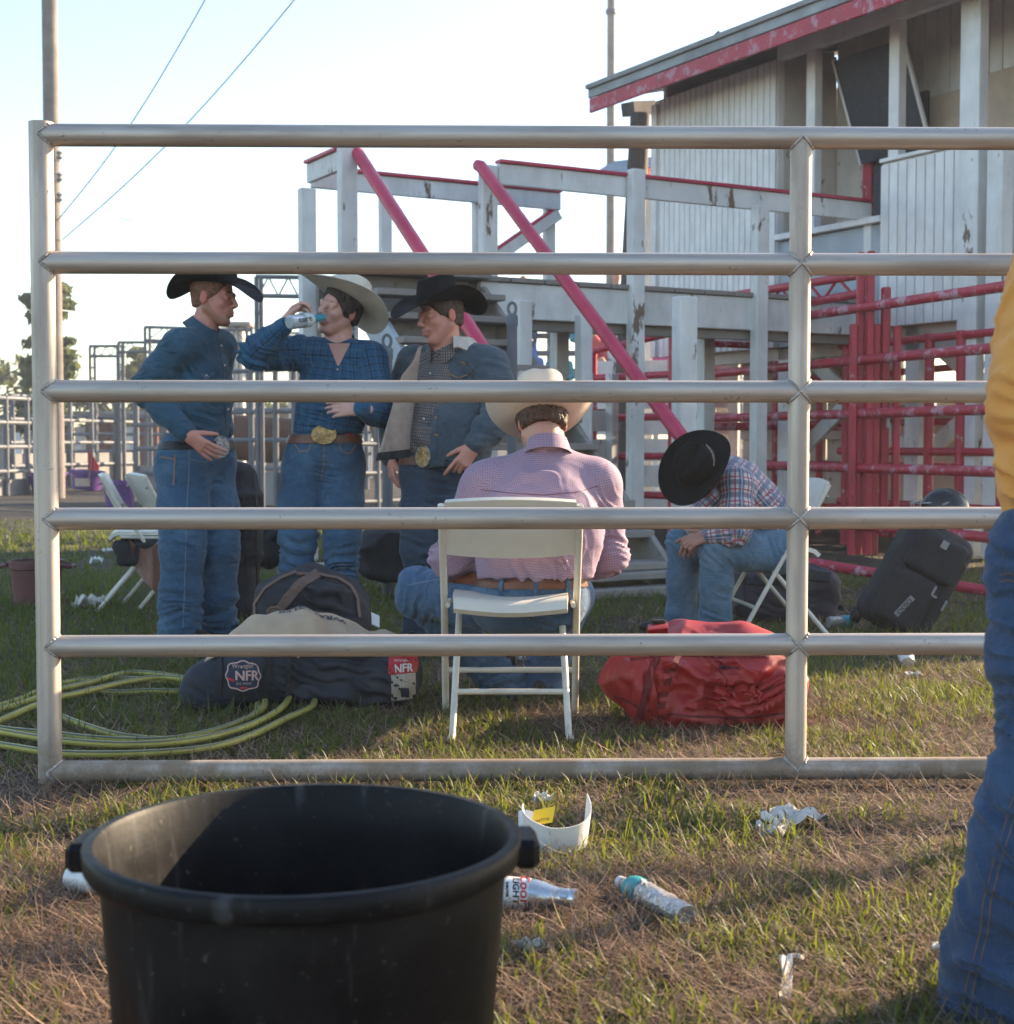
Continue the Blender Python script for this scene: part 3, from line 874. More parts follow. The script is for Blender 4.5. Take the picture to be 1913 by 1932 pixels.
# ---------------------------------------------------------------- steel pens at the far left
def pen(label, A, B, zs, posts, r=0.035, arch=None, board=None):
    rt = panel('steel_pen_panel', label, 'panel', (A, B), zs, r, 'galv', posts=posts, pr=r * 1.25, nseg=10)
    a_, b_ = Vector((*A[:2], 0)), Vector((*B[:2], 0))
    d = (b_ - a_).normalized()
    if board:
        obj('kick_board', MB().obox((a_ + b_) / 2 + d.cross(ZV) * -0.06 + ZV * (board / 2), (d, d.cross(ZV), ZV), ((b_ - a_).length / 2, 0.02, board / 2), 0.004), M['concrete'], rt)
    return rt
pen('far grey steel pen panel with low board left of the denim-shirted man', xyat(20, 30), xyat(262, 35), [0.5, 0.98, 1.46, 1.94], (0.02, 0.27, 0.43, 0.6, 0.8, 0.98), 0.04, board=0.75)
pen('grey steel pen panel with tall posts just left of the denim-shirted man', xyat(258, 31), xyat(420, 29), [0.35, 0.85, 1.35, 1.85], (0.0, 0.35, 0.75), 0.05, board=0.5)
pen('grey steel pen panel with pale board between the two left men', xyat(425, 23.5), xyat(560, 22.5), [0.58, 1.02, 1.46, 2.1], (0.08, 0.38, 0.72, 0.97), 0.036, board=0.52)
pen('grey steel pen panel right of the drinking man behind the jacket', xyat(668, 20.5), xyat(790, 21.5), [0.15, 0.55, 0.96, 1.35, 1.75], (0.02, 0.35, 0.52, 0.95), 0.034)
pen('second grey steel pen row deeper behind the leftmost pens', xyat(60, 38), xyat(420, 40), [0.3, 0.75, 1.2, 1.65, 2.1], (0.05, 0.2, 0.33, 0.47, 0.6, 0.74, 0.88), 0.045)
pen('grey steel pen panel deep behind the belt buckle of the drinking man', xyat(420, 30), xyat(700, 31), [0.3, 0.75, 1.2, 1.65, 2.05], (0.03, 0.2, 0.36, 0.55, 0.8, 0.97), 0.04)
pen('grey steel pen panel seen through the rails at the far left edge', xyat(-60, 26), xyat(58, 28), [0.45, 0.9, 1.35, 1.8], (0.3, 0.6, 0.95), 0.04, board=0.3)
def bow_gate(label, x0, x1, ytop, ybar, D, slant=0.0, zig=True):
    rt = thing('bow_gate', label, 'gate', (*xyat((x0 + x1) / 2, D), 0))
    for x in (x0, x1):
        for dx in (-4.5, 4.5):
            p_ = P(x + dx, ytop, D)
            obj('leg', MB().tube((p_.x, p_.y, 0), p_, 0.034, n=10), M['galv'], rt)
        for k in range(1, 9):
            y = ytop + (835 - ytop) * k / 9
            obj('rung', MB().tube(P(x - 5, y, D), P(x + 5, y, D), 0.02, n=8), M['galv'], rt)
    obj('chord', MB().tube(P(x0 - 5, ytop, D), P(x1 + 5, ytop + slant, D), 0.034, n=10), M['galv'], rt)
    obj('chord', MB().tube(P(x0 - 5, ybar, D), P(x1 + 5, ybar + slant, D), 0.034, n=10), M['galv'], rt)
    if zig:
        n = 6
        for k in range(n):
            ya, yb = (ybar, ytop) if k % 2 == 0 else (ytop, ybar)
            obj('web', MB().tube(P(x0 + (x1 - x0) * k / n, ya + slant * k / n, D), P(x0 + (x1 - x0) * (k + 1) / n, yb + slant * (k + 1) / n, D), 0.013, n=6), M['galv'], rt)
bow_gate('leftmost and lowest of the grey steel bow gates', 174, 226, 653, 672, 34)
bow_gate('second grey steel bow gate from the left, a step higher than the leftmost', 228, 330, 646, 664, 33.6)
bow_gate('third grey steel bow gate from the left, level with the denim collar', 278, 470, 617, 642, 32, 6)
bow_gate('tallest grey steel bow gate behind the black hat and the drinking man', 488, 600, 522, 558, 22, 2)
# brown weathered sheds seen through the pens
for (x0, x1, y0, D, lb) in ((418, 462, 622, 42, 'brown weathered timber stack behind the steel pens'), (545, 640, 640, 44, 'tan shed wall far behind the drinking man')):
    a_, b_ = P(x0, y0, D), P(x1, y0, D)
    rt = thing('far_shed', lb, 'shed', ((a_.x + b_.x) / 2, D, 0))
    n = 5
    for i in range(n):
        xx = a_.x + (b_.x - a_.x) * (i + 0.5) / n
        obj('plank', MB().box((xx, D, a_.z / 2 + 0.05 * (i % 3)), ((b_.x - a_.x) / n - 0.03, 0.6, a_.z), 0, 0.01), M['tan_board'], rt)
    obj('roof', MB().box(((a_.x + b_.x) / 2, D, a_.z + 0.12), (b_.x - a_.x + 0.5, 1.2, 0.12), 0, 0.02), M['wood'], rt)

M['barn'] = m_paint('faded_red_brown_boards', (0.20, 0.085, 0.065), (0.34, 0.26, 0.22), 0.58, 2.0, 0.85, (1, 1, 0.4))
for (x0, x1, z1, D, lb, mt) in ((95, 300, 1.75, 46, 'low red brown shed behind the far pens at left', 'barn'), (300, 560, 1.9, 48, 'grey brown shed behind the pens between the two left men', 'wood'), (640, 830, 1.5, 40, 'low brown shed behind the drinking man and the jacketed man', 'barn'), (-120, 92, 1.6, 52, 'brown shed behind the gate post at the left edge', 'wood')):
    xa, xb = xyat(x0, D)[0], xyat(x1, D)[0]
    rt = thing('far_shed', lb, 'shed', ((xa + xb) / 2, D, 0))
    n = 9
    for i in range(n):
        xx = xa + (xb - xa) * (i + 0.5) / n
        if i % 4 == 2:
            obj('white_door', MB().box((xx, D + 0.02, z1 * 0.42), ((xb - xa) / n - 0.08, 0.1, z1 * 0.84), 0, 0.01), M['white_board'], rt)
        else:
            obj('plank', MB().box((xx, D, z1 / 2), ((xb - xa) / n - 0.03, 0.15, z1), 0, 0.01), M[mt], rt)
    obj('roof', MB().beam((xa - 0.3, D + 0.6, z1 + 0.15), (xb + 0.3, D + 0.6, z1 + 0.15), 2.0, 0.1), M['roof'], rt)
# ---------------------------------------------------------------- poles and wires
def upole(label, x, D, r, top, cap=False):
    bx = (x - CX) / FPX * D
    rt = thing('utility_pole', label, 'pole', (bx, D, 0))
    obj('shaft', MB().path([(bx, D, 0), (bx, D, top * 0.5), (bx, D, top)], [r * 1.12, r, r * 0.86], 20), M['pole'], rt)
    return rt
p_left = upole('tall grey utility pole at the left edge behind the gate', 106, 26, 0.135, 14)
for k, y in enumerate((292, 333, 371)):
    q_ = P(112, y, 25.8)
    obj('insulator', MB().lathe([(0.03, -0.08), (0.06, -0.05), (0.035, 0), (0.06, 0.04), (0.0, 0.08)], 10, q_), M['concrete'], p_left)
p_right = upole('slim utility pole rising behind the left end of the roof', 1150, 44, 0.125, 15.2)
obj('cap', MB().lathe([(0.16, 0), (0.16, 0.12), (0, 0.15)], 14, (p_right.location.x, 44, P(1150, 26, 44).z)), M['galv'], p_right)
wires = [((112, 292, 25.8), (1300, 455, 60), 'topmost of the near-level wires leaving the left pole'),
         ((112, 333, 25.8), (1250, 475, 60), 'second near-level wire below the topmost at the left pole'),
         ((112, 371, 25.8), (1250, 500, 60), 'third near-level wire at the left pole'),
         ((112, 398, 26), (1250, 510, 75), 'faint fourth near-level wire from the left pole'),
         ((112, 458, 26), (1250, 560, 75), 'faint fifth wire low beside the left pole'),
         ((112, 585, 26), (1000, 655, 80), 'lowest wire from the left pole above the bow gates'),
         ((420, -60, 22), (105, 420, 26), 'steeper left of the two slanting guy wires'),
         ((620, -80, 22), (118, 452, 26), 'longer right one of the two slanting guy wires'),
         ((1000, 12, 44), (1500, 116, 70), 'upper wire passing the slim pole above the roof'),
         ((1000, 22, 44), (1500, 124, 70), 'lower wire passing the slim pole above the roof')]
for a_, b_, lb in wires:
    pa_, pb_ = P(*a_), P(*b_)
    pts = [pa_.lerp(pb_, k / 12) - ZV * (0.25 * math.sin(math.pi * k / 12)) for k in range(13)]
    base = Vector(pa_)
    o = obj('overhead_wire', MB().path(pts, 0.011, 6), M['wire'], loc=base)
    tag(o, lb, 'wire')

# ---------------------------------------------------------------- trees
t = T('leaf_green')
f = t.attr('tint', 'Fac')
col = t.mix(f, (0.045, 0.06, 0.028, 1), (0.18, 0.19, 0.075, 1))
pn = t.nt.nodes.new('ShaderNodeBsdfPrincipled')
t.nt.links.new(col, pn.inputs['Base Color'])
pn.inputs['Roughness'].default_value = 0.6
tl = t.nt.nodes.new('ShaderNodeBsdfTranslucent')
t.nt.links.new(t.mix(0.3, col, (0.25, 0.3, 0.05, 1)), tl.inputs[0])
ms = t.nt.nodes.new('ShaderNodeMixShader')
ms.inputs[0].default_value = 0.35
t.nt.links.new(pn.outputs[0], ms.inputs[1])
t.nt.links.new(tl.outputs[0], ms.inputs[2])
oo = t.nt.nodes.new('ShaderNodeOutputMaterial')
t.nt.links.new(ms.outputs[0], oo.inputs[0])
M['leaf'] = t.m
M['bark'] = m_plain('bark', (0.10, 0.075, 0.06), 0.95, 0, 0.3, 5, 0.5, 20)
def leaf_cloud(centers, radii, n, size, seed):
    r_ = np.random.default_rng(seed)
    pts, tint = [], []
    per = np.array([rr[0] * rr[1] * rr[2] for rr in radii]) ** 0.66
    per = (per / per.sum() * n).astype(int) + 1
    for c_, rr, k in zip(centers, radii, per):
        d = r_.normal(size=(k, 3))
        d /= np.linalg.norm(d, axis=1)[:, None]
        rad = 0.25 + 1.0 * r_.random(k) ** 0.9
        p_ = np.array(c_) + d * rad[:, None] * np.array(rr)
        pts.append(p_)
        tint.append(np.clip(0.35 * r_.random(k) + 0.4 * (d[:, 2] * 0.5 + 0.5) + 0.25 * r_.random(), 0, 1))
    p_ = np.concatenate(pts)
    ti = np.concatenate(tint)
    k = len(p_)
    a_ = r_.normal(size=(k, 3)); a_ /= np.linalg.norm(a_, axis=1)[:, None]
    b_ = np.cross(a_, r_.normal(size=(k, 3))); b_ /= np.linalg.norm(b_, axis=1)[:, None]
    s_ = size * (0.6 + 0.8 * r_.random(k))[:, None]
    v_ = np.stack([p_ - a_ * s_, p_ + b_ * s_ * 0.5, p_ + a_ * s_, p_ - b_ * s_ * 0.5], 1).reshape(-1, 3)
    fc = np.arange(k * 4).reshape(-1, 4)
    return v_.astype(np.float32), fc, {'tint': np.repeat(ti, 4)}
def tree(label, base, h, spread, n, size, seed, trunk_r=0.2, kind='round'):
    r_ = random.Random(seed)
    rt = thing('tree', label, 'tree', base)
    b_ = Vector(base)
    tk = MB().path([b_, b_ + V(0.1, 0, h * 0.3), b_ + V(0.0, 0.1, h * 0.62), b_ + V(0.15, 0, h * 0.9)], [trunk_r, trunk_r * 0.75, trunk_r * 0.5, trunk_r * 0.15], 10)
    cs, rs = [], []
    for i in range(26 if kind == 'round' else 46):
        a_ = r_.uniform(0, 6.28)
        f_ = r_.uniform(0.25, 0.98)
        wd = spread * (math.sin(min(1, f_) * 2.6) * 0.9 + 0.15) if kind == 'round' else spread * (1.15 - f_) * 1.1
        rr = wd * r_.uniform(0.35, 0.95)
        c_ = b_ + V(math.cos(a_) * rr, math.sin(a_) * rr, h * f_)
        cs.append(tuple(c_))
        k_ = r_.uniform(0.12, 0.30) * spread
        rs.append((k_ * 1.2, k_ * 1.2, k_ * (0.75 if kind == 'round' else 0.5)))
        st = b_ + V(0.05, 0, h * min(0.8, f_ * 0.75))
        tk.path([st, st.lerp(c_, 0.6) + V(0, 0, 0.1), c_], [trunk_r * 0.35, trunk_r * 0.2, 0.02], 6)
    obj('trunk', tk, M['bark'], rt)
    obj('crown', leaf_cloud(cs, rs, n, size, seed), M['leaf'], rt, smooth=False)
    return rt
tree('bushy green tree behind the pole at the left edge', (*xyat(98, 44), 0), 5.7, 1.35, 5200, 0.15, 3, kind='cone')
tree('low dark round tree beyond the bow gates left of the denim-shirted man', (*xyat(215, 66), 0), 3.6, 1.8, 1800, 0.2, 5)
tree('pale palm-like tree beyond the pens behind the shoulder of the denim shirt', (*xyat(272, 58), 0), 4.9, 0.8, 1200, 0.2, 6)
tree('yellow green tree far behind the drinking man and the jacketed man', (*xyat(722, 48), 0), 4.2, 1.6, 2400, 0.17, 8)
tree('dark round tree on the horizon left of the pens', (*xyat(-30, 60), 0), 5.0, 2.2, 1800, 0.2, 9)
for i, (x, D, h, lb) in enumerate(((330, 70, 2.6, 'far tree beyond the pens below the black hat'), (520, 68, 2.9, 'far tree between the two left men'), (1700, 66, 4, 'far tree seen under the stand at right'), (1420, 68, 3.6, 'far tree seen under the stand left of the gate stile'))):
    tree(lb, (*xyat(x, D), 0), h, h * 0.5, 1500, 0.2, 20 + i)
# ---------------------------------------------------------------- soft shapes: blended tapered limbs meshed on a grid
def A3(v):
    return np.array((v[0], v[1], v[2]), dtype=np.float32)
class Soft:
    def __init__(s):
        s.ops = []
    def cone(s, a, b, ra, rb, k=0.02, flat=None, sn=1.0, tag=0, sub=False):
        """tapered capsule; flat = direction in which the section is scaled by sn"""
        s.ops.append(('c', A3(a), A3(b), float(ra), float(rb), k, None if flat is None else A3(Vector(flat).normalized()), sn, tag, sub))
        return s
    def chain(s, pts, rad, k=0.02, flat=None, sn=1.0, tag=0):
        for i in range(len(pts) - 1):
            s.cone(pts[i], pts[i + 1], rad[i], rad[i + 1], k, flat, sn, tag)
        return s
    def ell(s, c, r, M3=None, k=0.02, tag=0, sub=False):
        m = np.eye(3, dtype=np.float32) if M3 is None else np.array([[M3[i][j] for j in range(3)] for i in range(3)], dtype=np.float32)
        s.ops.append(('e', A3(c), A3(r), m, k, tag, sub))
        return s
    def box(s, c, half, rad, M3=None, k=0.02, tag=0, sub=False):
        m = np.eye(3, dtype=np.float32) if M3 is None else np.array([[M3[i][j] for j in range(3)] for i in range(3)], dtype=np.float32)
        s.ops.append(('b', A3(c), A3(half), float(rad), m, k, tag, sub))
        return s
    @staticmethod
    def bounds(o):
        if o[0] == 'c':
            r_ = max(o[3], o[4]) * max(1.0, o[7])
            lo = np.minimum(o[1], o[2]) - r_; hi = np.maximum(o[1], o[2]) + r_
        elif o[0] == 'e':
            r_ = np.sqrt(((o[3] * o[2][None, :]) ** 2).sum(1)); lo, hi = o[1] - r_, o[1] + r_
        else:
            r_ = np.abs(o[4] * o[2][None, :]).sum(1) + o[3] * 0; lo, hi = o[1] - r_, o[1] + r_
        return lo, hi
    @staticmethod
    def dist(o, X, Y, Z):
        if o[0] == 'c':
            a, b, ra, rb = o[1], o[2], o[3], o[4]
            d = b - a
            L2 = max(float((d * d).sum()), 1e-12)
            qx, qy, qz = X - a[0], Y - a[1], Z - a[2]
            tt = np.clip((qx * d[0] + qy * d[1] + qz * d[2]) / L2, 0, 1)
            wx, wy, wz = qx - tt * d[0], qy - tt * d[1], qz - tt * d[2]
            r_ = ra + (rb - ra) * tt
            l2 = wx * wx + wy * wy + wz * wz
            if o[6] is not None and o[7] != 1.0:
                nn, sn = o[6], o[7]
                wn = wx * nn[0] + wy * nn[1] + wz * nn[2]
                l2 = l2 + wn * wn * (1.0 / (sn * sn) - 1.0)
                return (np.sqrt(np.maximum(l2, 1e-12)) - r_) * (0.5 + 0.5 * min(1.0, sn))
            return np.sqrt(np.maximum(l2, 1e-12)) - r_
        if o[0] == 'e':
            c, r_, m = o[1], o[2], o[3]
            qx, qy, qz = X - c[0], Y - c[1], Z - c[2]
            k0 = 0; k1 = 0
            for i in range(3):
                u_ = qx * m[0, i] + qy * m[1, i] + qz * m[2, i]
                k0 = k0 + (u_ / r_[i]) ** 2
                k1 = k1 + (u_ / (r_[i] * r_[i])) ** 2
            k0 = np.sqrt(k0); k1 = np.sqrt(np.maximum(k1, 1e-12))
            return k0 * (k0 - 1.0) / k1
        c, hf, rad, m = o[1], o[2], o[3], o[4]
        qx, qy, qz = X - c[0], Y - c[1], Z - c[2]
        s2 = 0; mx = None
        for i in range(3):
            u_ = np.abs(qx * m[0, i] + qy * m[1, i] + qz * m[2, i]) - (hf[i] - rad)
            s2 = s2 + np.maximum(u_, 0) ** 2
            mx = u_ if mx is None else np.maximum(mx, u_)
        return np.sqrt(s2) + np.minimum(mx, 0) - rad
    def mesh(s, h=0.007, fine=None, hf=0.004, smooth=1, clip=None):
        """clip: list of (point, normal) half-spaces to cut away (the side the normal points to is removed)"""
        los, his = zip(*[s.bounds(o) for o in s.ops if not o[-1]])
        lo = np.min(los, 0) - 3 * h; hi = np.max(his, 0) + 3 * h
        axes = []
        for i in range(3):
            if fine is None:
                axes.append(np.arange(lo[i], hi[i] + h, h, dtype=np.float32))
            else:
                iv = sorted((float(b_[0][i]), float(b_[1][i])) for b_ in fine)
                x_, lst = float(lo[i]), []
                while x_ < hi[i] + h:
                    lst.append(x_)
                    st = h
                    for (i0, i1) in iv:
                        if i0 - 1e-6 <= x_ < i1: st = hf; break
                        if x_ < i0 < x_ + h: st = max(hf, i0 - x_)
                    x_ += st
                axes.append(np.array(lst, dtype=np.float32))
        ax, ay, az = axes
        F_ = np.full((len(ax), len(ay), len(az)), 0.06, dtype=np.float32)
        for o in s.ops:
            k = o[5] if o[0] == 'c' else (o[4] if o[0] == 'e' else o[5])
            sub = o[-1]
            b0, b1 = s.bounds(o)
            mg = k + 3.2 * h
            sl = []
            for a_, l_, u_ in zip(axes, b0 - mg, b1 + mg):
                i0 = int(np.searchsorted(a_, l_)); i1 = int(np.searchsorted(a_, u_))
                sl.append(slice(max(0, i0), max(i0 + 1, i1)))
            X = ax[sl[0]][:, None, None]; Y = ay[sl[1]][None, :, None]; Z = az[sl[2]][None, None, :]
            if min(X.size, Y.size, Z.size) == 0: continue
            d = s.dist(o, X, Y, Z).astype(np.float32)
            g = F_[sl[0], sl[1], sl[2]]
            if sub:
                d = -d
                hh = np.clip(0.5 - 0.5 * (d - g) / k, 0, 1) if k > 0 else (g > d) * 1.0
                F_[sl[0], sl[1], sl[2]] = d * (1 - hh) + g * hh + k * hh * (1 - hh)
            else:
                hh = np.clip(0.5 + 0.5 * (d - g) / k, 0, 1) if k > 0 else (g < d) * 1.0
                F_[sl[0], sl[1], sl[2]] = d * (1 - hh) + g * hh - k * hh * (1 - hh)
        if clip:
            for (p_, n_) in clip:
                p_, n_ = A3(p_), A3(Vector(n_).normalized())
                pl = (ax[:, None, None] - p_[0]) * n_[0] + (ay[None, :, None] - p_[1]) * n_[1] + (az[None, None, :] - p_[2]) * n_[2]
                F_ = np.maximum(F_, pl.astype(np.float32))
        return surface_nets(F_, ax, ay, az, smooth)
    def tags(s, v):
        """index of the nearest shape's tag for every vertex"""
        best = np.full(len(v), 1e9); tg = np.zeros(len(v), dtype=np.int32); oi = np.zeros(len(v), dtype=np.int32)
        for i, o in enumerate(s.ops):
            if o[-1]: continue
            d = s.dist(o, v[:, 0], v[:, 1], v[:, 2])
            m = d < best
            best[m] = d[m]
            tg[m] = o[8] if o[0] == 'c' else (o[5] if o[0] == 'e' else o[6])
            oi[m] = i
        return tg, oi
    def pat(s, v):
        """cloth pattern coordinates: round the limb and along it, in metres"""
        _, oi = s.tags(v)
        out = np.zeros((len(v), 3), dtype=np.float32)
        along = 0.0
        prev = None
        for i, o in enumerate(s.ops):
            if o[-1] or o[0] != 'c': continue
            a, b = o[1], o[2]
            d = b - a
            L = float(np.sqrt((d * d).sum()))
            if prev is None or np.abs(prev - a).sum() > 1e-4: along = 0.0
            prev = b
            m = oi == i
            if m.any():
                D_, S_, U_ = frame_for(Vector(d.tolist()), (0, 1, 0.001))
                q = v[m] - a
                al = q @ np.array(D_)
                an = np.arctan2(q @ np.array(S_), -(q @ np.array(U_)))
                out[m, 0] = an * 0.5 * (o[3] + o[4])
                out[m, 1] = al + along
            along += L
        return out, oi

def surface_nets(F_, ax, ay, az, smooth=1):
    ins = F_ < 0
    c = np.zeros(tuple(n - 1 for n in F_.shape), dtype=np.int8)
    for dx in (0, 1):
        for dy in (0, 1):
            for dz in (0, 1):
                c += ins[dx:ins.shape[0] - 1 + dx, dy:ins.shape[1] - 1 + dy, dz:ins.shape[2] - 1 + dz]
    act = (c > 0) & (c < 8)
    I, J, K = np.nonzero(act)
    n = len(I)
    idx = np.full(act.shape, -1, dtype=np.int32)
    idx[I, J, K] = np.arange(n)
    acc = np.zeros((n, 3)); cnt = np.zeros(n)
    corners = [(a, b, d) for a in (0, 1) for b in (0, 1) for d in (0, 1)]
    val = {cn: F_[I + cn[0], J + cn[1], K + cn[2]] for cn in corners}
    for cn in corners:
        for axn in range(3):
            if cn[axn] == 1: continue
            c2 = list(cn); c2[axn] = 1; c2 = tuple(c2)
            f0, f1 = val[cn], val[c2]
            m = (f0 < 0) != (f1 < 0)
            tt = np.where(m, f0 / np.where(m, f0 - f1, 1), 0)
            p_ = np.zeros((n, 3))
            for i in range(3):
                p_[:, i] = cn[i]
            p_[:, axn] = tt
            acc += p_ * m[:, None]; cnt += m
    fr = acc / cnt[:, None]
    v = np.empty((n, 3))
    for i, (a_, q) in enumerate(((ax, I), (ay, J), (az, K))):
        v[:, i] = a_[q] * (1 - fr[:, i]) + a_[q + 1] * fr[:, i]
    faces = []
    for axn in range(3):
        s0 = [slice(None)] * 3; s1 = [slice(None)] * 3
        s0[axn] = slice(0, -1); s1[axn] = slice(1, None)
        a_, b_ = ins[tuple(s0)], ins[tuple(s1)]
        ch = a_ != b_
        E = np.array(np.nonzero(ch))
        o1, o2 = [(1, 2), (2, 0), (0, 1)][axn]
        ok = (E[o1] > 0) & (E[o2] > 0) & (E[o1] < act.shape[o1]) & (E[o2] < act.shape[o2])
        E = E[:, ok]
        flip = a_[tuple(E)]
        def at(d1, d2):
            q = E.copy(); q[o1] += d1; q[o2] += d2
            return idx[q[0], q[1], q[2]]
        qd = np.stack([at(-1, -1), at(0, -1), at(0, 0), at(-1, 0)], 1)
        qd[~flip] = qd[~flip][:, ::-1]
        faces.append(qd)
    faces = np.concatenate(faces)
    faces = faces[(faces >= 0).all(1)]
    for _ in range(smooth):
        s_ = np.zeros_like(v); k = np.zeros(n)
        for a_, b_ in ((0, 1), (1, 2), (2, 3), (3, 0)):
            np.add.at(s_, faces[:, a_], v[faces[:, b_]]); np.add.at(k, faces[:, a_], 1)
            np.add.at(s_, faces[:, b_], v[faces[:, a_]]); np.add.at(k, faces[:, b_], 1)
        v = v * 0.45 + 0.55 * s_ / np.maximum(k, 1)[:, None]
    return v.astype(np.float32), faces
def vnormals(v, f):
    n = np.cross(v[f[:, 2]] - v[f[:, 0]], v[f[:, 3]] - v[f[:, 1]])
    o = np.zeros_like(v)
    for i in range(4): np.add.at(o, f[:, i], n)
    return o / np.maximum(np.linalg.norm(o, axis=1), 1e-9)[:, None]
FOLD = 1.7
def ridged(n):
    return 1 - np.abs(2 * n - 1)
def wrinkle(v, f, folds, base=0.0025, bscale=9.0, seed=1):
    """push the cloth in and out: folds = (centre, radius, axis, wavelength, amplitude)"""
    nr = vnormals(v, f)
    d = (fbm(v * bscale, seed, 3) - 0.5) * 2 * base
    d += (ridged(fbm(v * np.array([bscale, bscale, bscale * 0.5]) * 0.9, seed + 9, 2)) - 0.6) * base * 1.5
    for i, (c_, rad, axis, wl, amp) in enumerate(folds):
        c_ = A3(c_); axis = A3(Vector(axis).normalized())
        q = v - c_
        r2 = (q * q).sum(1)
        w = np.exp(-r2 / (rad * rad) * 1.6)
        m = w > 0.02
        if not m.any(): continue
        al = q[m] @ axis
        side = q[m] - al[:, None] * axis
        warp = (fbm(side * 7 + al[:, None] * 3 + i * 3.7, seed + i, 2) - 0.5)
        ph = al / wl + warp * 2.6
        fo = ridged(vnoise(np.stack([ph * 2.0, side[:, 0] * 6 + i, side[:, 1] * 6 + side[:, 2] * 4], 1), seed + 31 + i))
        d[m] += w[m] * (fo ** 1.5 - 0.45) * 2 * amp * FOLD
    return (v + nr * d[:, None]).astype(np.float32)
def bvh_of(v, f):
    return BVHTree.FromPolygons([tuple(map(float, p)) for p in v], [tuple(int(i) for i in q) for q in f])
def cast(bvh, p, d, off=0.003, back=0.6):
    """project a point onto the surface along d; returns the point off the surface"""
    d = (Vector(p) - cam.location if d is None else Vector(d)).normalized()
    hit = bvh.ray_cast(Vector(p) - d * back, d)
    if hit[0] is None:
        near_ = bvh.find_nearest(Vector(p))
        return near_[0] + near_[1] * off if near_[0] is not None else Vector(p)
    nrm = hit[1]
    if nrm.dot(d) > 0: nrm = -nrm
    return hit[0] + nrm * off
def patch(bvh, fn, nu, nv, d, th=0.003, off=0.001):
    """a sheet of cloth laid on a surface: fn(u, v) -> point near it"""
    pts = {}
    def f_(u, v):
        return cast(bvh, fn(u, v), d, off)
    return MB().sheet(f_, nu, nv, th)
def strip(bvh, pts, w, d, th=0.002, off=0.001, n=14, nw=1):
    """a narrow band of width w along a polyline, laid on the surface"""
    pts = [Vector(p) for p in pts]
    seg = [(pts[i + 1] - pts[i]).length for i in range(len(pts) - 1)]
    tot = sum(seg)
    dv = Vector((0, 1, 0)) if d is None else Vector(d).normalized()
    def at(u):
        s_ = u * tot
        for i, l_ in enumerate(seg):
            if s_ <= l_ or i == len(seg) - 1:
                return pts[i].lerp(pts[i + 1], min(1, s_ / max(l_, 1e-9))), (pts[i + 1] - pts[i]).normalized()
            s_ -= l_
    def f_(u, v):
        p_, tg = at(u)
        sd = tg.cross(dv).normalized()
        return cast(bvh, p_ + sd * ((v - 0.5) * w), d, off)
    return MB().sheet(f_, n, nw, th)
def text_mesh(txt, size, extrude=0.0):
    cu = bpy.data.curves.new('lettering', 'FONT')
    cu.body = txt
    cu.size = size
    cu.align_x = 'CENTER'
    cu.align_y = 'CENTER'
    cu.resolution_u = 3
    o = bpy.data.objects.new('lettering', cu)
    COL.objects.link(o)
    dg = bpy.context.evaluated_depsgraph_get()
    me = bpy.data.meshes.new_from_object(o.evaluated_get(dg))
    vs_ = [v.co.copy() for v in me.vertices]
    fs_ = [tuple(p.vertices) for p in me.polygons]
    bpy.data.objects.remove(o)
    bpy.data.curves.remove(cu)
    bpy.data.meshes.remove(me)
    return vs_, fs_
def lettering(name, txt, size, origin, ex, ey, mat, parent, bvh=None, d=None, off=0.003, bold=0.0, sx=1.0):
    """flat letters at origin in the plane (ex, ey), laid on a surface when bvh is given"""
    vs_, fs_ = text_mesh(txt, size)
    ex, ey = Vector(ex).normalized(), Vector(ey).normalized()
    out = MB()
    w = [Vector(origin) + ex * (v.x * sx) + ey * v.y for v in vs_]
    if bvh is not None:
        w = [cast(bvh, p_, d, off) for p_ in w]
    out.add(w, fs_)
    if bold:
        for dx, dy in ((bold, 0), (-bold, 0), (0, bold)):
            w2 = [Vector(origin) + ex * (v.x * sx + dx) + ey * (v.y + dy) for v in vs_]
            if bvh is not None: w2 = [cast(bvh, p_, d, off + 0.0004) for p_ in w2]
            out.add(w2, fs_)
    return obj(name, out, mat, parent, smooth=False)
# ---------------------------------------------------------------- people
t = T('skin')
vc = t.attr('skin', 'Color')
co = t.co()
col = t.mix(t.ramp(t.noise(co, 45.0, 3), 0.35, 0.7, 0.0, 0.22), vc, (0.40, 0.13, 0.10, 1))
M['skin'] = t.out(col, 0.52, 0, t.bump(t.noise(co, 260.0, 2), 0.12, 0.002), **{'Subsurface Weight': 0.12, 'Subsurface Radius': (0.012, 0.005, 0.003)})
M['eye_white_shaded'] = m_plain('eye_white_shaded', (0.30, 0.23, 0.20), 0.25, 0, 0.03)  # eye white darkened so that the sockets read as shaded
M['iris'] = m_plain('iris_dark', (0.03, 0.025, 0.022), 0.15, 0, 0.05)
M['hair_brown'] = m_plain('brown_hair', (0.055, 0.030, 0.018), 0.6, 0, 0.5, 70, 0.6, 90)
M['hair_red'] = m_plain('short_reddish_hair', (0.20, 0.085, 0.045), 0.7, 0, 0.4, 70, 0.5, 120)
M['hair_dark'] = m_plain('dark_brown_hair', (0.030, 0.018, 0.013), 0.6, 0, 0.5, 70, 0.6, 90)
M['felt_black'] = m_plain('black_felt', (0.007, 0.007, 0.008), 0.9, 0, 0.35, 25, 0.15, 150, **{'Specular IOR Level': 0.2})
M['felt_cream'] = m_plain('cream_felt', (0.66, 0.56, 0.46), 0.8, 0, 0.07, 6, 0.1, 200)
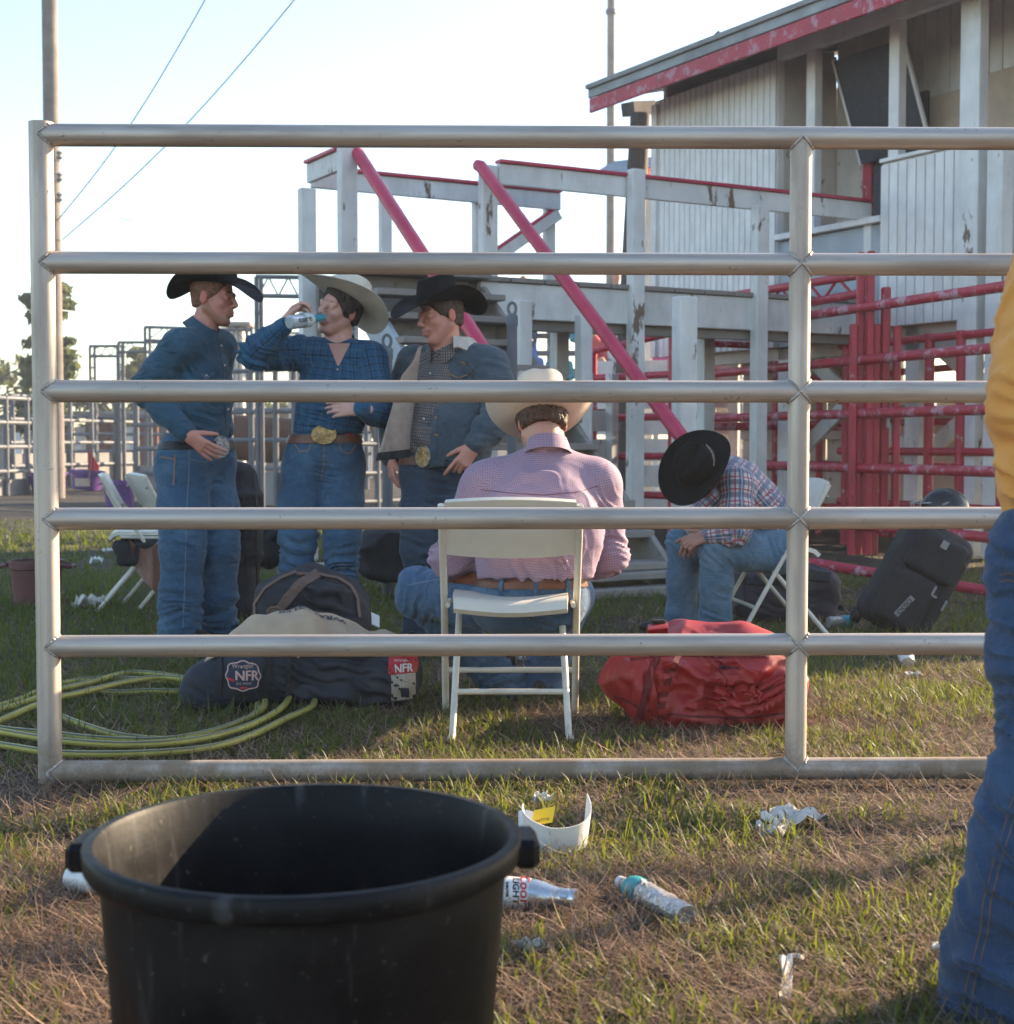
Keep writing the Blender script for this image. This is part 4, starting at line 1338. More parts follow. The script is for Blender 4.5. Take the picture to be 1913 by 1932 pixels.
M['straw_hat'] = m_plain('pale_straw_hat', (0.62, 0.56, 0.46), 0.75, 0, 0.10, 12, 0.4, 180)
M['leather'] = m_plain('brown_leather', (0.16, 0.055, 0.028), 0.45, 0, 0.3, 20, 0.3, 90)
M['leather_dark'] = m_plain('dark_leather', (0.025, 0.017, 0.014), 0.42, 0, 0.3, 14, 0.25, 70)
M['brass'] = m_plain('engraved_brass', (0.55, 0.36, 0.16), 0.34, 0.95, 0.35, 60, 0.9, 110, dirt=(0.06, 0.04, 0.02, 1), dirt_amt=0.7)
M['silver'] = m_plain('engraved_silver', (0.50, 0.47, 0.44), 0.32, 0.95, 0.35, 60, 0.9, 110, dirt=(0.05, 0.04, 0.03, 1), dirt_amt=0.7)
M['stitch'] = m_plain('orange_stitching', (0.34, 0.17, 0.07), 0.8, 0, 0.15)
M['stitch_pale'] = m_plain('pale_stitching', (0.13, 0.18, 0.24), 0.8, 0, 0.15)
M['pearl'] = m_plain('pearl_snap', (0.62, 0.60, 0.57), 0.25, 0.2, 0.05)
M['ring'] = m_plain('dark_ring', (0.02, 0.02, 0.022), 0.3, 0.6, 0.1)
M['sherpa'] = m_plain('tan_sherpa_fleece', (0.42, 0.31, 0.25), 0.95, 0, 0.12, 30, 0.9, 160, **{'Sheen Weight': 0.3})
M['sherpa_pale'] = m_plain('cream_sherpa_fleece', (0.62, 0.54, 0.47), 0.95, 0, 0.12, 30, 0.9, 160, **{'Sheen Weight': 0.3})
M['denim_mid'] = m_denim('mid_blue_denim', (0.016, 0.062, 0.135), (0.11, 0.22, 0.33), 0.5)
M['denim_blue'] = m_denim('washed_blue_denim', (0.014, 0.058, 0.130), (0.10, 0.21, 0.32), 0.45)
M['denim_navy'] = m_denim('dark_navy_denim', (0.016, 0.034, 0.065), (0.05, 0.08, 0.12), 0.3)
M['denim_seat'] = m_denim('deep_blue_denim', (0.030, 0.085, 0.18), (0.14, 0.23, 0.34), 0.5)
M['denim_pale'] = m_denim('pale_blue_denim', (0.07, 0.15, 0.24), (0.22, 0.32, 0.40), 0.5)
M['denim_jacket'] = m_denim('faded_denim_jacket', (0.038, 0.060, 0.085), (0.12, 0.15, 0.18), 0.45, 4.0)
M['denim_shirt'] = m_denim('teal_denim_shirt', (0.012, 0.058, 0.105), (0.06, 0.145, 0.21), 0.45, 4.0)
M['denim_near'] = m_denim('near_blue_denim', (0.012, 0.040, 0.105), (0.05, 0.11, 0.21), 0.45, 6.0)
def cloth_finish(t, col, bscale=16.0, rough=0.85, bs=0.45):
    w = t.noise(t.map(t.co(), scale=(1, 1, 1.7)), bscale, 3, 0.5, 0.8)
    return t.out(col, rough, 0, t.bump(w, bs, 0.01), **{'Sheen Weight': 0.1})
def m_plaid_blue():
    t = T('blue_teal_plaid')
    x, y, _ = t.sep(t.attr('pat'))
    n_ = t.noise(t.co(), 5.0, 3)
    c = t.mix(t.ramp(n_, 0.3, 0.7), (0.010, 0.085, 0.17, 1), (0.020, 0.14, 0.24, 1))
    c = t.mix(t.math('MULTIPLY', t.stripe(x, 0.036, 0.5), 0.45), c, (0.006, 0.045, 0.14, 1))
    c = t.mix(t.math('MULTIPLY', t.stripe(y, 0.036, 0.45), 0.4), c, (0.006, 0.05, 0.14, 1))
    c = t.mix(t.math('MULTIPLY', t.stripe(x, 0.036, 0.20, 0.3), 0.85), c, (0.004, 0.012, 0.035, 1))
    c = t.mix(t.math('MULTIPLY', t.stripe(y, 0.036, 0.17, 0.3), 0.75), c, (0.004, 0.012, 0.035, 1))
    c = t.mix(t.math('MULTIPLY', t.stripe(x, 0.072, 0.05, 0.62), 0.5), c, (0.10, 0.28, 0.38, 1))
    return cloth_finish(t, c)
def m_check_grey():
    t = T('grey_small_check')
    x, y, _ = t.sep(t.attr('pat'))
    c = t.mix(t.stripe(x, 0.014, 0.35), (0.22, 0.19, 0.185, 1), (0.035, 0.028, 0.032, 1))
    c = t.mix(t.math('MULTIPLY', t.stripe(y, 0.014, 0.35), 0.7), c, (0.035, 0.028, 0.032, 1))
    return cloth_finish(t, c)
def m_lilac():
    t = T('lilac_dotted_cloth')
    x, y, _ = t.sep(t.attr('pat'))
    p = 0.0085
    fx = t.math('ABSOLUTE', t.math('SUBTRACT', t.math('FRACT', t.math('ADD', t.math('DIVIDE', x, p), 50.0)), 0.5))
    fy = t.math('ABSOLUTE', t.math('SUBTRACT', t.math('FRACT', t.math('ADD', t.math('DIVIDE', y, p), 50.0)), 0.5))
    dia = t.math('LESS_THAN', t.math('ADD', fx, fy), 0.34)
    ed = t.math('GREATER_THAN', t.math('MAXIMUM', fx, fy), 0.42)
    c = t.mix(t.math('MULTIPLY', dia, 0.85), (0.37, 0.30, 0.41, 1), (0.20, 0.028, 0.06, 1))
    c = t.mix(t.math('MULTIPLY', ed, 0.5), c, (0.22, 0.07, 0.13, 1))
    return cloth_finish(t, c, 13.0, 0.8, 0.35)
def m_plaid_rwb():
    t = T('red_white_blue_plaid')
    x, y, _ = t.sep(t.attr('pat'))
    c = t.mix(t.math('MULTIPLY', t.stripe(x, 0.062, 0.42), 0.75), (0.55, 0.50, 0.50, 1), (0.05, 0.085, 0.17, 1))
    c = t.mix(t.math('MULTIPLY', t.stripe(y, 0.062, 0.40), 0.65), c, (0.05, 0.085, 0.17, 1))
    c = t.mix(t.math('MULTIPLY', t.stripe(x, 0.062, 0.11, 0.3), 0.85), c, (0.33, 0.03, 0.06, 1))
    c = t.mix(t.math('MULTIPLY', t.stripe(y, 0.062, 0.11, 0.3), 0.85), c, (0.33, 0.03, 0.06, 1))
    c = t.mix(t.math('MULTIPLY', t.stripe(x, 0.062, 0.06, 0.8), 0.7), c, (0.62, 0.58, 0.58, 1))
    return cloth_finish(t, c)
def m_orange():
    t = T('marigold_cotton')
    c = t.mix(t.ramp(t.noise(t.co(), 4.0, 3), 0.3, 0.7), (0.70, 0.28, 0.045, 1), (0.82, 0.37, 0.085, 1))
    return cloth_finish(t, c, 9.0, 0.85, 0.4)
M['plaid_blue'], M['check_grey'], M['lilac'], M['plaid_rwb'], M['orange_cloth'] = m_plaid_blue(), m_check_grey(), m_lilac(), m_plaid_rwb(), m_orange()

class Fr:
    """local frame: x forwards, y to the left, z up"""
    def __init__(s, o, fwd, up):
        s.o = Vector(o)
        s.x = Vector(fwd).normalized()
        z = Vector(up)
        s.z = (z - s.x * z.dot(s.x)).normalized()
        s.y = s.z.cross(s.x)
    def __call__(s, x, y, z):
        return s.o + s.x * x + s.y * y + s.z * z
    def m3(s):
        return [[s.x[i], s.y[i], s.z[i]] for i in range(3)]
    def at(s, x, y, z):
        f = Fr(s(x, y, z), s.x, s.z)
        return f
def add_head(S, f, sc=1.0, jaw=1.0, ears=True, smile=0.0):
    m = f.m3()
    q = lambda x, y, z: f(x * sc, y * sc, z * sc)
    r3 = lambda a, b, c: (a * sc, b * sc, c * sc)
    S.ell(q(-0.012, 0, 0.038), r3(0.100, 0.077, 0.084), m, 0.02, 1)
    S.ell(q(0.022, 0, -0.032), r3(0.068, 0.060 * jaw, 0.086), m, 0.025, 1)
    S.ell(q(0.064, 0, -0.104), r3(0.024, 0.027 * jaw, 0.019), m, 0.02, 4)
    for s_ in (-1, 1):
        S.cone(q(-0.002, s_ * 0.056 * jaw, -0.048), q(0.056, s_ * 0.022, -0.106), 0.020 * sc, 0.018 * sc, 0.02, tag=4)
        S.ell(q(0.060, s_ * 0.042, -0.022), r3(0.026, 0.022, 0.022), m, 0.02, 1)
        S.cone(q(0.080, s_ * 0.046, 0.022), q(0.093, s_ * 0.010, 0.019), 0.0105 * sc, 0.011 * sc, 0.012, tag=1)
        S.ell(q(0.103, s_ * 0.031, 0.000), r3(0.017, 0.017, 0.0095), m, 0.010, 1, sub=True)
        S.ell(q(0.078, s_ * 0.031, 0.000), r3(0.0135, 0.0135, 0.0135), m, 0.004, 1)
        S.cone(q(0.088, s_ * 0.044, 0.006), q(0.091, s_ * 0.018, 0.007), 0.0045 * sc, 0.0045 * sc, 0.005, tag=1)
        S.ell(q(0.103, s_ * 0.0125, -0.034), r3(0.011, 0.0085, 0.0085), m, 0.007, 1)
        if ears:
            S.ell(q(-0.012, s_ * 0.079, -0.004), r3(0.019, 0.0085, 0.031), m, 0.008, 3)
            S.ell(q(-0.006, s_ * 0.090, -0.002), r3(0.009, 0.006, 0.016), m, 0.005, 3, sub=True)
    S.cone(q(0.092, 0, 0.014), q(0.117, 0, -0.027), 0.0080 * sc, 0.0115 * sc, 0.010, tag=1)
    S.ell(q(0.086, 0, -0.064), r3(0.018, 0.026, 0.022), m, 0.015, 4)
    w = 0.021 + 0.006 * smile
    for s_ in (-1, 1):
        S.cone(q(0.088, s_ * w, -0.066 + 0.006 * smile), q(0.103, s_ * 0.004, -0.0625), 0.0036 * sc, 0.0056 * sc, 0.004, tag=2)
        S.cone(q(0.087, s_ * w, -0.068 + 0.006 * smile), q(0.101, 0, -0.0765), 0.0036 * sc, 0.0064 * sc, 0.004, tag=2)
        S.cone(q(0.086, s_ * w, -0.067 + 0.006 * smile), q(0.109, 0, -0.0690), 0.0014 * sc, 0.0020 * sc, 0.003, tag=2, sub=True)
def eyes(f, parent, sc=1.0, brow='hair_brown', gaze=(1, 0, 0)):
    g = (f.x * gaze[0] + f.y * gaze[1] + f.z * gaze[2]).normalized()
    for s_ in (-1, 1):
        c_ = f(0.0778 * sc, s_ * 0.031 * sc, 0.0 * sc)
        e = obj('eye', MB().lathe([(0.0, -0.0114)] + [(0.0114 * math.sin(a), -0.0114 * math.cos(a)) for a in (0.5, 1.0, 1.57, 2.1, 2.6)] + [(0.0, 0.0114)], 14, c_, (f.y, f.z, f.x)), M['eye_white_shaded'], parent)
        obj('iris', MB().lathe([(0.0085, -0.001), (0.007, 0.0018), (0.0, 0.0030)], 14, c_ + g * 0.0092, frame_for(g)[1:] + (frame_for(g)[0],)), M['iris'], e)
        obj('eyebrow', MB().path([f(0.078 * sc, s_ * 0.054 * sc, 0.023 * sc), f(0.0895 * sc, s_ * 0.034 * sc, 0.0290 * sc), f(0.0975 * sc, s_ * 0.014 * sc, 0.0245 * sc)], [0.0016, 0.0030, 0.0024], 6), M[brow], parent)
def hair_cap(f, parent, sc, mat, back_low=-0.06, front=0.02, th=0.012, curl=0.006, side_low=-0.03, seed=3, h=0.006):
    S = Soft()
    m = f.m3()
    q = lambda x, y, z: f(x * sc, y * sc, z * sc)
    S.ell(q(-0.014, 0, 0.036), ((0.100 + th) * sc, (0.0775 + th * 0.8) * sc, (0.085 + th * 0.5) * sc), m, 0.01)
    S.ell(q(-0.045, 0, -0.03), ((0.055 + th) * sc, (0.058 + th * 0.8) * sc, (0.05 + th) * sc), m, 0.03)
    S.ell(q(0.13, 0, -0.055), (0.115 * sc, 0.12 * sc, (0.075 + front) * sc), m, 0.012, sub=True)
    S.ell(q(0.0, 0, back_low - 0.085), (0.2 * sc, 0.2 * sc, 0.075 * sc), m, 0.012, sub=True)
    v, fc = S.mesh(h)
    nr = vnormals(v, fc)
    d = (ridged(fbm(v * np.array([60, 60, 26]), seed, 2)) - 0.5) * 2 * curl
    v = (v + nr * d[:, None]).astype(np.float32)
    return obj('hair', (v, fc), M[mat], parent, sharp=180)
def hand(S, wrist, d, n, thumb, curl=(12, 14, 16, 18), spread=0.06, sc=1.0, tcurl=15, tout=0.8, tag=1):
    """palm, four fingers and a thumb; d points to the fingertips, n is where the palm faces, thumb the thumb side"""
    d = Vector(d).normalized()
    n = Vector(n); n = (n - d * n.dot(d)).normalized()
    s = Vector(thumb); s = (s - d * s.dot(d) - n * s.dot(n)).normalized()
    w = Vector(wrist)
    S.cone(w - d * 0.03, w + d * 0.02 * sc, 0.027 * sc, 0.029 * sc, 0.02, n, 0.72, tag)
    for o_ in (-0.018, 0.0, 0.018):
        S.cone(w + d * 0.02 * sc + s * (o_ * 0.7 * sc), w + d * 0.082 * sc + s * (o_ * 1.15 * sc), 0.0185 * sc, 0.0155 * sc, 0.014, n, 0.8, tag)
    lens = ((0.044, 0.027, 0.021), (0.049, 0.031, 0.022), (0.045, 0.029, 0.021), (0.035, 0.022, 0.019))
    for i in range(4):
        off = (0.0285 - i * 0.0188) * sc
        p_ = w + d * ((0.088 if i < 3 else 0.080) * sc) + s * off
        a = 0.0
        dd = (d + s * ((1.5 - i) * spread)).normalized()
        for j in range(3):
            a += math.radians(curl[i] * (1.0 if j == 0 else 1.25))
            v_ = dd * math.cos(a) + n * math.sin(a)
            q_ = p_ + v_ * lens[i][j] * sc
            S.cone(p_, q_, (0.0098 - 0.0008 * j) * sc, (0.0092 - 0.0010 * j) * sc, 0.004, tag=tag)
            p_ = q_
    p_ = w + d * 0.022 * sc + s * 0.026 * sc + n * 0.006
    v_ = (d * 0.75 + s * tout + n * 0.25).normalized()
    for j, l_ in enumerate((0.040, 0.032, 0.026)):
        q_ = p_ + v_ * l_ * sc
        S.cone(p_, q_, (0.0135 - 0.0016 * j) * sc, (0.0118 - 0.0016 * j) * sc, 0.006, tag=tag)
        p_ = q_
        v_ = (v_ + (d * 0.5 + n * 0.5) * math.tan(math.radians(tcurl))).normalized()
    return w
SKIN_A = (0.50, 0.25, 0.185)
def finish_body(S, root, name, skin=SKIN_A, beard=None, fine=(), h=0.011, hf=0.0045, lips=(0.42, 0.15, 0.12), red=None):
    v, fc = S.mesh(h, fine=list(fine) if fine else None, hf=hf, smooth=1)
    tg, _ = S.tags(v)
    colr = np.tile(np.array((*skin, 1.0)), (len(v), 1))
    if beard is not None: colr[tg == 4] = (*beard, 1)
    colr[tg == 2] = (*lips, 1)
    colr[tg == 3] = (skin[0] * 1.0, skin[1] * 0.72, skin[2] * 0.70, 1)
    # soften the colour borders
    for _ in range(3):
        a_ = np.zeros_like(colr); k_ = np.zeros(len(v))
        for i, j in ((0, 1), (1, 2), (2, 3), (3, 0)):
            np.add.at(a_, fc[:, i], colr[fc[:, j]]); np.add.at(k_, fc[:, i], 1)
        colr = 0.5 * colr + 0.5 * a_ / np.maximum(k_, 1)[:, None]
    return obj(name, (v, fc, {'skin': colr}), M['skin'], root, sharp=180)
def garment(S, root, name, mat, folds=(), h=0.008, base=0.0025, bscale=9.0, seed=1, clip=None, smooth=1):
    v, fc = S.mesh(h, clip=clip, smooth=smooth)
    pt, _ = S.pat(v)
    v2 = wrinkle(v, fc, folds, base, bscale, seed)
    o = obj(name, (v2, fc, {'pat': pt}), M[mat], root, sharp=60 if clip else 180)
    return o, bvh_of(v2, fc)
def box_of(p_, r_):
    p_ = Vector(p_)
    return (tuple(c - r_ for c in p_), tuple(c + r_ for c in p_))
def ring_on(bvh, c_, ax, z0, z1, off, th, n=56, a0=0.0, a1=2 * math.pi, rad=0.5):
    """a band round a body: rays run inwards to the axis through c_"""
    X, Y, Z = ax
    def f_(u, v):
        a = a0 + (a1 - a0) * u
        d = X * math.cos(a) + Y * math.sin(a)
        o_ = c_ + Z * (z0 + (z1 - z0) * v)
        hit = bvh.ray_cast(o_ + d * rad, -d)
        p_ = hit[0] if hit[0] is not None else o_ + d * 0.15
        return p_ + d * off
    full = abs(a1 - a0 - 2 * math.pi) < 1e-6
    # smooth the ring radius a little by sampling then averaging
    m = n if full else n + 1
    pts = [[f_(i / n, j / 2) for j in range(3)] for i in range(m)]
    sm = []
    for i in range(m):
        row = []
        for j in range(3):
            if full or 0 < i < m - 1:
                row.append((pts[(i - 1) % m][j] + pts[i][j] * 2 + pts[(i + 1) % m][j]) / 4)
            else: row.append(pts[i][j])
        sm.append(row)
    return MB().sheet(lambda u, v: sm[int(round(u * n)) % m if full else int(round(u * n))][int(round(v * 2))], n, 2, th, wrap_u=full)
def collar(root, c_, fwd, up, r0, r1, hgt, mat, drop=0.03, gap=0.5, open_=0.0, name='collar', flare=1.0):
    """turned-down shirt collar; gap = half opening angle at the front"""
    f = Fr(c_, fwd, up)
    def fn(u, v):
        a = gap + (2 * math.pi - 2 * gap) * u
        fr_ = max(0.0, math.cos(a)) ** 2
        # v 0 inner bottom, .5 fold line, 1 outer lower edge
        if v < 0.5:
            k = v / 0.5
            rr = r0 + 0.004 * k
            z = hgt * (k - 0.25) - 0.012 * fr_
        else:
            k = (v - 0.5) / 0.5
            rr = r0 + 0.006 + (r1 - r0) * k * flare
            z = hgt * 0.75 - (hgt * 0.95 + drop * fr_) * k - 0.012 * fr_
        ey = 0.90
        return f(rr * math.cos(a) * 1.05, rr * math.sin(a) * ey, z)
    v_ = MB().sheet(fn, 36, 6, 0.003)
    return obj(name, v_, M[mat], root)
def hat(root, f, mat, crown_h=0.115, brim=0.115, curl=0.07, front=0.0, back=0.0, band='felt_black', sc=1.0, crease=0.030, a=0.108, b=0.089, dip=0.02, pinch=0.16):
    """cattleman hat: creased crown, curled brim; f sits at the hat band"""
    def crown(u, v):
        th = 2 * math.pi * u
        cx_, sy_ = math.cos(th), math.sin(th)
        if v < 0.62:
            k = v / 0.62
            s_ = 1.0 - 0.13 * k ** 1.5
            z = crown_h * 0.94 * k
            pn = 1 - pinch * (k ** 2) * math.exp(-((abs(sy_) - 0.62) / 0.3) ** 2) * max(0, cx_) ** 0.7
            x, y = a * s_ * cx_ * pn, b * s_ * sy_ * pn
        else:
            k = (v - 0.62) / 0.38
            s_ = 0.87 * math.cos(k * math.pi / 2) ** 0.8
            pn = 1 - pinch * math.exp(-((abs(sy_) - 0.62) / 0.3) ** 2) * max(0, cx_) ** 0.7 * (1 - k)
            x, y = a * s_ * cx_ * pn, b * s_ * sy_ * pn
            z = crown_h * (0.94 + 0.07 * math.sin(min(1, k * 2.2) * math.pi / 2))
            z -= crease * math.exp(-(y / 0.020) ** 2) * min(1, k * 1.7)
        z -= 0.16 * crown_h * max(0, x / a) * (v if v < 0.62 else 0.8) + 0.0
        return f(x * sc, y * sc, z * sc)
    h_ = obj('hat', MB().sheet(crown, 44, 20, 0.002, wrap_u=True), M[mat], root)
    def brim_f(u, v):
        th = 2 * math.pi * u
        cx_, sy_ = math.cos(th), math.sin(th)
        w = brim * (1.0 + 0.04 * abs(cx_))
        x, y = (a + w * v) * cx_, (b + w * v * (1 - 0.22 * v * abs(sy_) ** 2 * min(1, curl / 0.07))) * sy_
        z = curl * (abs(sy_) ** 1.7) * v ** 1.5 - dip * (abs(cx_) ** 2) * v ** 1.3
        z += (front * max(0, cx_) + back * max(0, -cx_)) * v ** 1.4 + 0.004 * math.sin(3 * th + 1) * v
        return f(x * sc, y * sc, z * sc)
    obj('brim', MB().sheet(brim_f, 64, 10, 0.0035, wrap_u=True), M[mat], h_)
    def band_f(u, v):
        th = 2 * math.pi * u
        k = 1.018
        return f((a * k) * math.cos(th) * sc, (b * k) * math.sin(th) * sc, (0.004 + 0.022 * v) * sc)
    obj('hat_band', MB().sheet(band_f, 40, 1, 0.002, wrap_u=True), M[band], h_)
    return h_
def boot(S, ankle, toe_dir, length=0.26):
    a_ = Vector(ankle)
    d = Vector(toe_dir); d.z = 0; d.normalize()
    g = Vector((a_.x, a_.y, 0))
    S.cone(a_ + ZV * 0.08, g + ZV * 0.06, 0.055, 0.05, 0.02)
    S.cone(g - d * 0.05 + ZV * 0.045, g + d * (length - 0.12) + ZV * 0.035, 0.042, 0.036, 0.02)
    S.cone(g + d * (length - 0.14) + ZV * 0.033, g + d * (length - 0.06) + ZV * 0.024, 0.036, 0.022, 0.02)
    S.box(g - d * 0.06 + ZV * 0.015, (0.035, 0.035, 0.016), 0.004, [[d.x, -d.y, 0], [d.y, d.x, 0], [0, 0, 1]], 0.004)
    S.box(g + d * 0.06 + ZV * 0.006, (0.12, 0.036, 0.006), 0.004, [[d.x, -d.y, 0], [d.y, d.x, 0], [0, 0, 1]], 0.006)
def boots(rt, *pairs):
    for a_, d_ in pairs:
        B_ = Soft()
        boot(B_, a_, d_)
        v, fc = B_.mesh(0.010)
        obj('boot', (v, fc), M['leather_dark'], rt, sharp=180)
def torso(H, nb, sh, sh2, pts, rad, k=0.05, flat=None, sn=0.65, rs=0.078, rt_=0.050):
    """shirt body: yoke across the shoulders, slopes up to the neck, then chest to waist"""
    H.chain(pts, rad, k, flat, sn)
    H.cone(sh, sh2, rs, rs, k)
    for s_ in (sh, sh2):
        H.cone(nb, s_.lerp(nb, 0.25), rt_, rs * 0.85, k)
def disc_on(root, name, p_, nrm, rx, ry, mat, th=0.006, up=(0, 0, 1), n=28, dome=0.004, beads=True, beadmat=None):
    nrm = Vector(nrm).normalized()
    _, sd, u = frame_for(nrm, up)
    p_ = Vector(p_)
    def fn(a, v):
        t_ = 2 * math.pi * a
        return p_ + sd * (rx * v * math.cos(t_)) + u * (ry * v * math.sin(t_)) + nrm * (dome * (1 - v * v))
    o = obj(name, MB().sheet(fn, n, 4, -th, wrap_u=True), M[mat], root)
    if beads:
        pts = [p_ + sd * (rx * math.cos(2 * math.pi * k / n)) + u * (ry * math.sin(2 * math.pi * k / n)) for k in range(n)]
        obj('rim', MB().path(pts, 0.0032, 6, closed=True), M[beadmat or mat], o)
    return o
YD = None          # cloth details are laid on along the line of sight

# ----- man in the denim shirt, hand on hip, seen from his right side
def man_denim_shirt():
    D = 7.25
    base = G(365, 1212)
    rt = thing('person', 'man in blue denim shirt and jeans, black hat, hand on hip', 'person', base, 'people by the pens')
    q = P
    fA = Vector((0.85, -0.52, 0)).normalized()
    hf_ = Fr(q(403, 563, D), (0.96, -0.26, -0.07), (0.05, 0, 1))
    S = Soft()
    add_head(S, hf_, 1.05, 1.03, smile=1.0)
    S.cone(hf_(-0.02, 0, -0.06), q(380, 632, D), 0.060, 0.066, 0.03)
    S.chain([q(378, 650, D), q(380, 700, D), q(376, 800, D), q(370, 860, D)], [0.10, 0.12, 0.11, 0.11], 0.04, fA, 0.7)
    sh, el, wr = q(337, 655, 7.09), q(272, 736, 7.12), q(350, 816, 6.99)
    sh2, el2, wr2 = q(416, 655, 7.41), q(408, 745, 7.62), q(425, 812, 7.46)
    S.chain([sh, el, wr], [0.045, 0.038, 0.028], 0.02)
    S.chain([sh2, el2, wr2], [0.045, 0.038, 0.028], 0.02)
    hand(S, q(354, 820, 6.97), (0.72, 0.05, -0.56), (0.25, 0.95, 0.1), (0.5, 0.1, 0.8), (6, 12, 14, 10), 0.10, 1.05, tout=0.5)
    hand(S, wr2, (-0.1, -0.5, -0.6), (-0.9, 0, 0), (0.2, -0.5, 0.8))
    hipR, knR, anR = q(346, 885, 7.18), q(344, 1030, 7.12), q(339, 1190, 7.13)
    hipL, knL, anL = q(394, 885, 7.33), q(414, 1030, 7.30), q(411, 1185, 7.36)
    S.chain([hipR, knR, anR], [0.08, 0.055, 0.04], 0.03)
    S.chain([hipL, knL, anL], [0.08, 0.055, 0.04], 0.03)
    finish_body(S, rt, 'body', (0.60, 0.26, 0.20), beard=(0.38, 0.17, 0.11), fine=[box_of(hf_(0.02, 0, -0.01), 0.15), box_of(q(375, 835, 6.95), 0.10)])
    eyes(hf_, rt, 1.05, 'hair_red', (1, 0.1, -0.05))
    hair_cap(hf_, rt, 1.05, 'hair_red', -0.03, 0.05, 0.003, 0.001)
    H = Soft()
    torso(H, q(383, 636, D), sh, sh2, [q(380, 712, D), q(381, 740, D), q(378, 800, D), q(373, 838, D)], [0.160, 0.170, 0.150, 0.148], 0.05, fA, 0.72, 0.080, 0.058)
    H.chain([sh, sh.lerp(el, 0.55), el, el.lerp(wr, 0.5), wr], [0.082, 0.075, 0.066, 0.060, 0.045], 0.03)
    H.chain([sh2, el2, wr2], [0.078, 0.062, 0.044], 0.03)
    g, bv = garment(H, rt, 'shirt', 'denim_shirt', [(el, 0.16, wr - sh, 0.035, 0.007), (sh, 0.14, (0.7, 0, -0.7), 0.05, 0.007), (q(390, 780, 7.1), 0.2, (0.3, 0, 1), 0.06, 0.006), (q(360, 720, 7.1), 0.15, (0.7, 0, 0.7), 0.05, 0.005), (wr, 0.1, wr - el, 0.03, 0.004)], seed=3)
    collar(rt, q(383, 622, 7.25), (0.75, -0.45, -0.45), (0.35, -0.1, 0.9), 0.068, 0.100, 0.055, 'denim_shirt', 0.02, 0.35)
    o = obj('placket', strip(bv, [q(414, 640, 7), q(424, 690, 7), q(428, 740, 7), q(430, 800, 7)], 0.022, YD), M['denim_shirt'], rt)
    for y, x in ((652, 416), (690, 423), (730, 427), (772, 429)):
        disc_on(o, 'snap', cast(bv, q(x, y, 7), YD, 0.004), (0.3, -1, 0), 0.006, 0.006, 'pearl', 0.003, beads=False, n=10)
    pk = obj('pocket_flap', patch(bv, lambda u, v: q(373 + 30 * u, 690 + 4 * u + v * (10 + 14 * (1 - abs(2 * u - 1))), 7), 10, 4, YD, 0.004, 0.002), M['denim_shirt'], rt)
    obj('flap_seam', strip(bv, [q(373, 700, 7), q(388, 715, 7), q(403, 704, 7)], 0.003, YD, off=0.007), M['stitch_pale'], pk)
    disc_on(pk, 'snap', cast(bv, q(388, 709, 7), YD, 0.008), (0.3, -1, 0), 0.006, 0.006, 'pearl', 0.003, beads=False, n=10)
    obj('cuff', MB().path([wr.lerp(el, 0.16), wr.lerp(el, 0.02), wr + (wr - el).normalized() * 0.012], [0.049, 0.0485, 0.047], 24, caps=False), M['denim_shirt'], rt)
    J = Soft()
    J.cone(q(350, 866, 7.18), q(392, 866, 7.32), 0.142, 0.142, 0.05)
    J.cone(q(362, 830, 7.23), q(384, 830, 7.29), 0.128, 0.128, 0.05)
    J.cone(q(333, 890, 7.2), q(350, 905, 7.17), 0.10, 0.10, 0.05)
    J.chain([q(346, 895, 7.18), q(345, 960, 7.14), knR, q(341, 1120, 7.12), q(338, 1197, 7.13)], [0.125, 0.118, 0.104, 0.094, 0.102], 0.04)
    J.chain([q(396, 895, 7.33), q(406, 960, 7.31), knL, q(411, 1120, 7.33), q(411, 1192, 7.36)], [0.122, 0.112, 0.096, 0.086, 0.096], 0.04)
    folds = [(knR, 0.15, (0.2, 0, 1), 0.045, 0.009), (q(340, 1150, 7.12), 0.18, (0.15, 0, 1), 0.04, 0.013), (knL, 0.15, (-0.2, 0, 1), 0.045, 0.009),
             (q(411, 1150, 7.34), 0.18, (-0.15, 0, 1), 0.04, 0.013), (q(380, 915, 7.2), 0.14, (0.5, 0, 0.8), 0.04, 0.006)]
    g, bj = garment(J, rt, 'jeans', 'denim_mid', folds, seed=5, clip=[(q(370, 822, 7.2), (0.1, 0, 1))])
    for pts in ([q(357, 842, 7), q(356, 900, 7), q(352, 960, 7), q(350, 1040, 7), q(348, 1120, 7), q(345, 1185, 7)], [q(357, 866, 7), q(385, 872, 7), q(407, 868, 7), q(411, 850, 7)]):
        obj('seam', strip(bj, pts, 0.005, YD, 0.0015, 0.0005, 24), M['stitch_pale'], rt)
    bp = obj('back_pocket', patch(bj, lambda u, v: q(303 + 29 * u, 856 + 3 * u + 62 * v, 7), 6, 8, YD, 0.003, 0.0005), M['denim_mid'], rt)
    for pts in ([q(304, 862, 7), q(331, 866, 7)], [q(331, 858, 7), q(328, 915, 7)]):
        obj('pocket_stitch', strip(bj, pts, 0.0045, YD, 0.0012, 0.004, 12), M['stitch'], bp)
    bc = q(372, 836, 7.26)
    bax = (fA, Vector((-fA.y, fA.x, 0)), ZV)
    belt = obj('belt', ring_on(bj, bc, bax, -0.030, 0.008, 0.004, 0.004), M['leather_dark'], rt)
    fr_ = cast(bj, bc + fA * 0.05 + ZV * -0.02, -fA, 0.012)
    disc_on(rt, 'belt_buckle', fr_, (0.62, -0.78, 0.05), 0.042, 0.052, 'silver', 0.006, beadmat='silver')
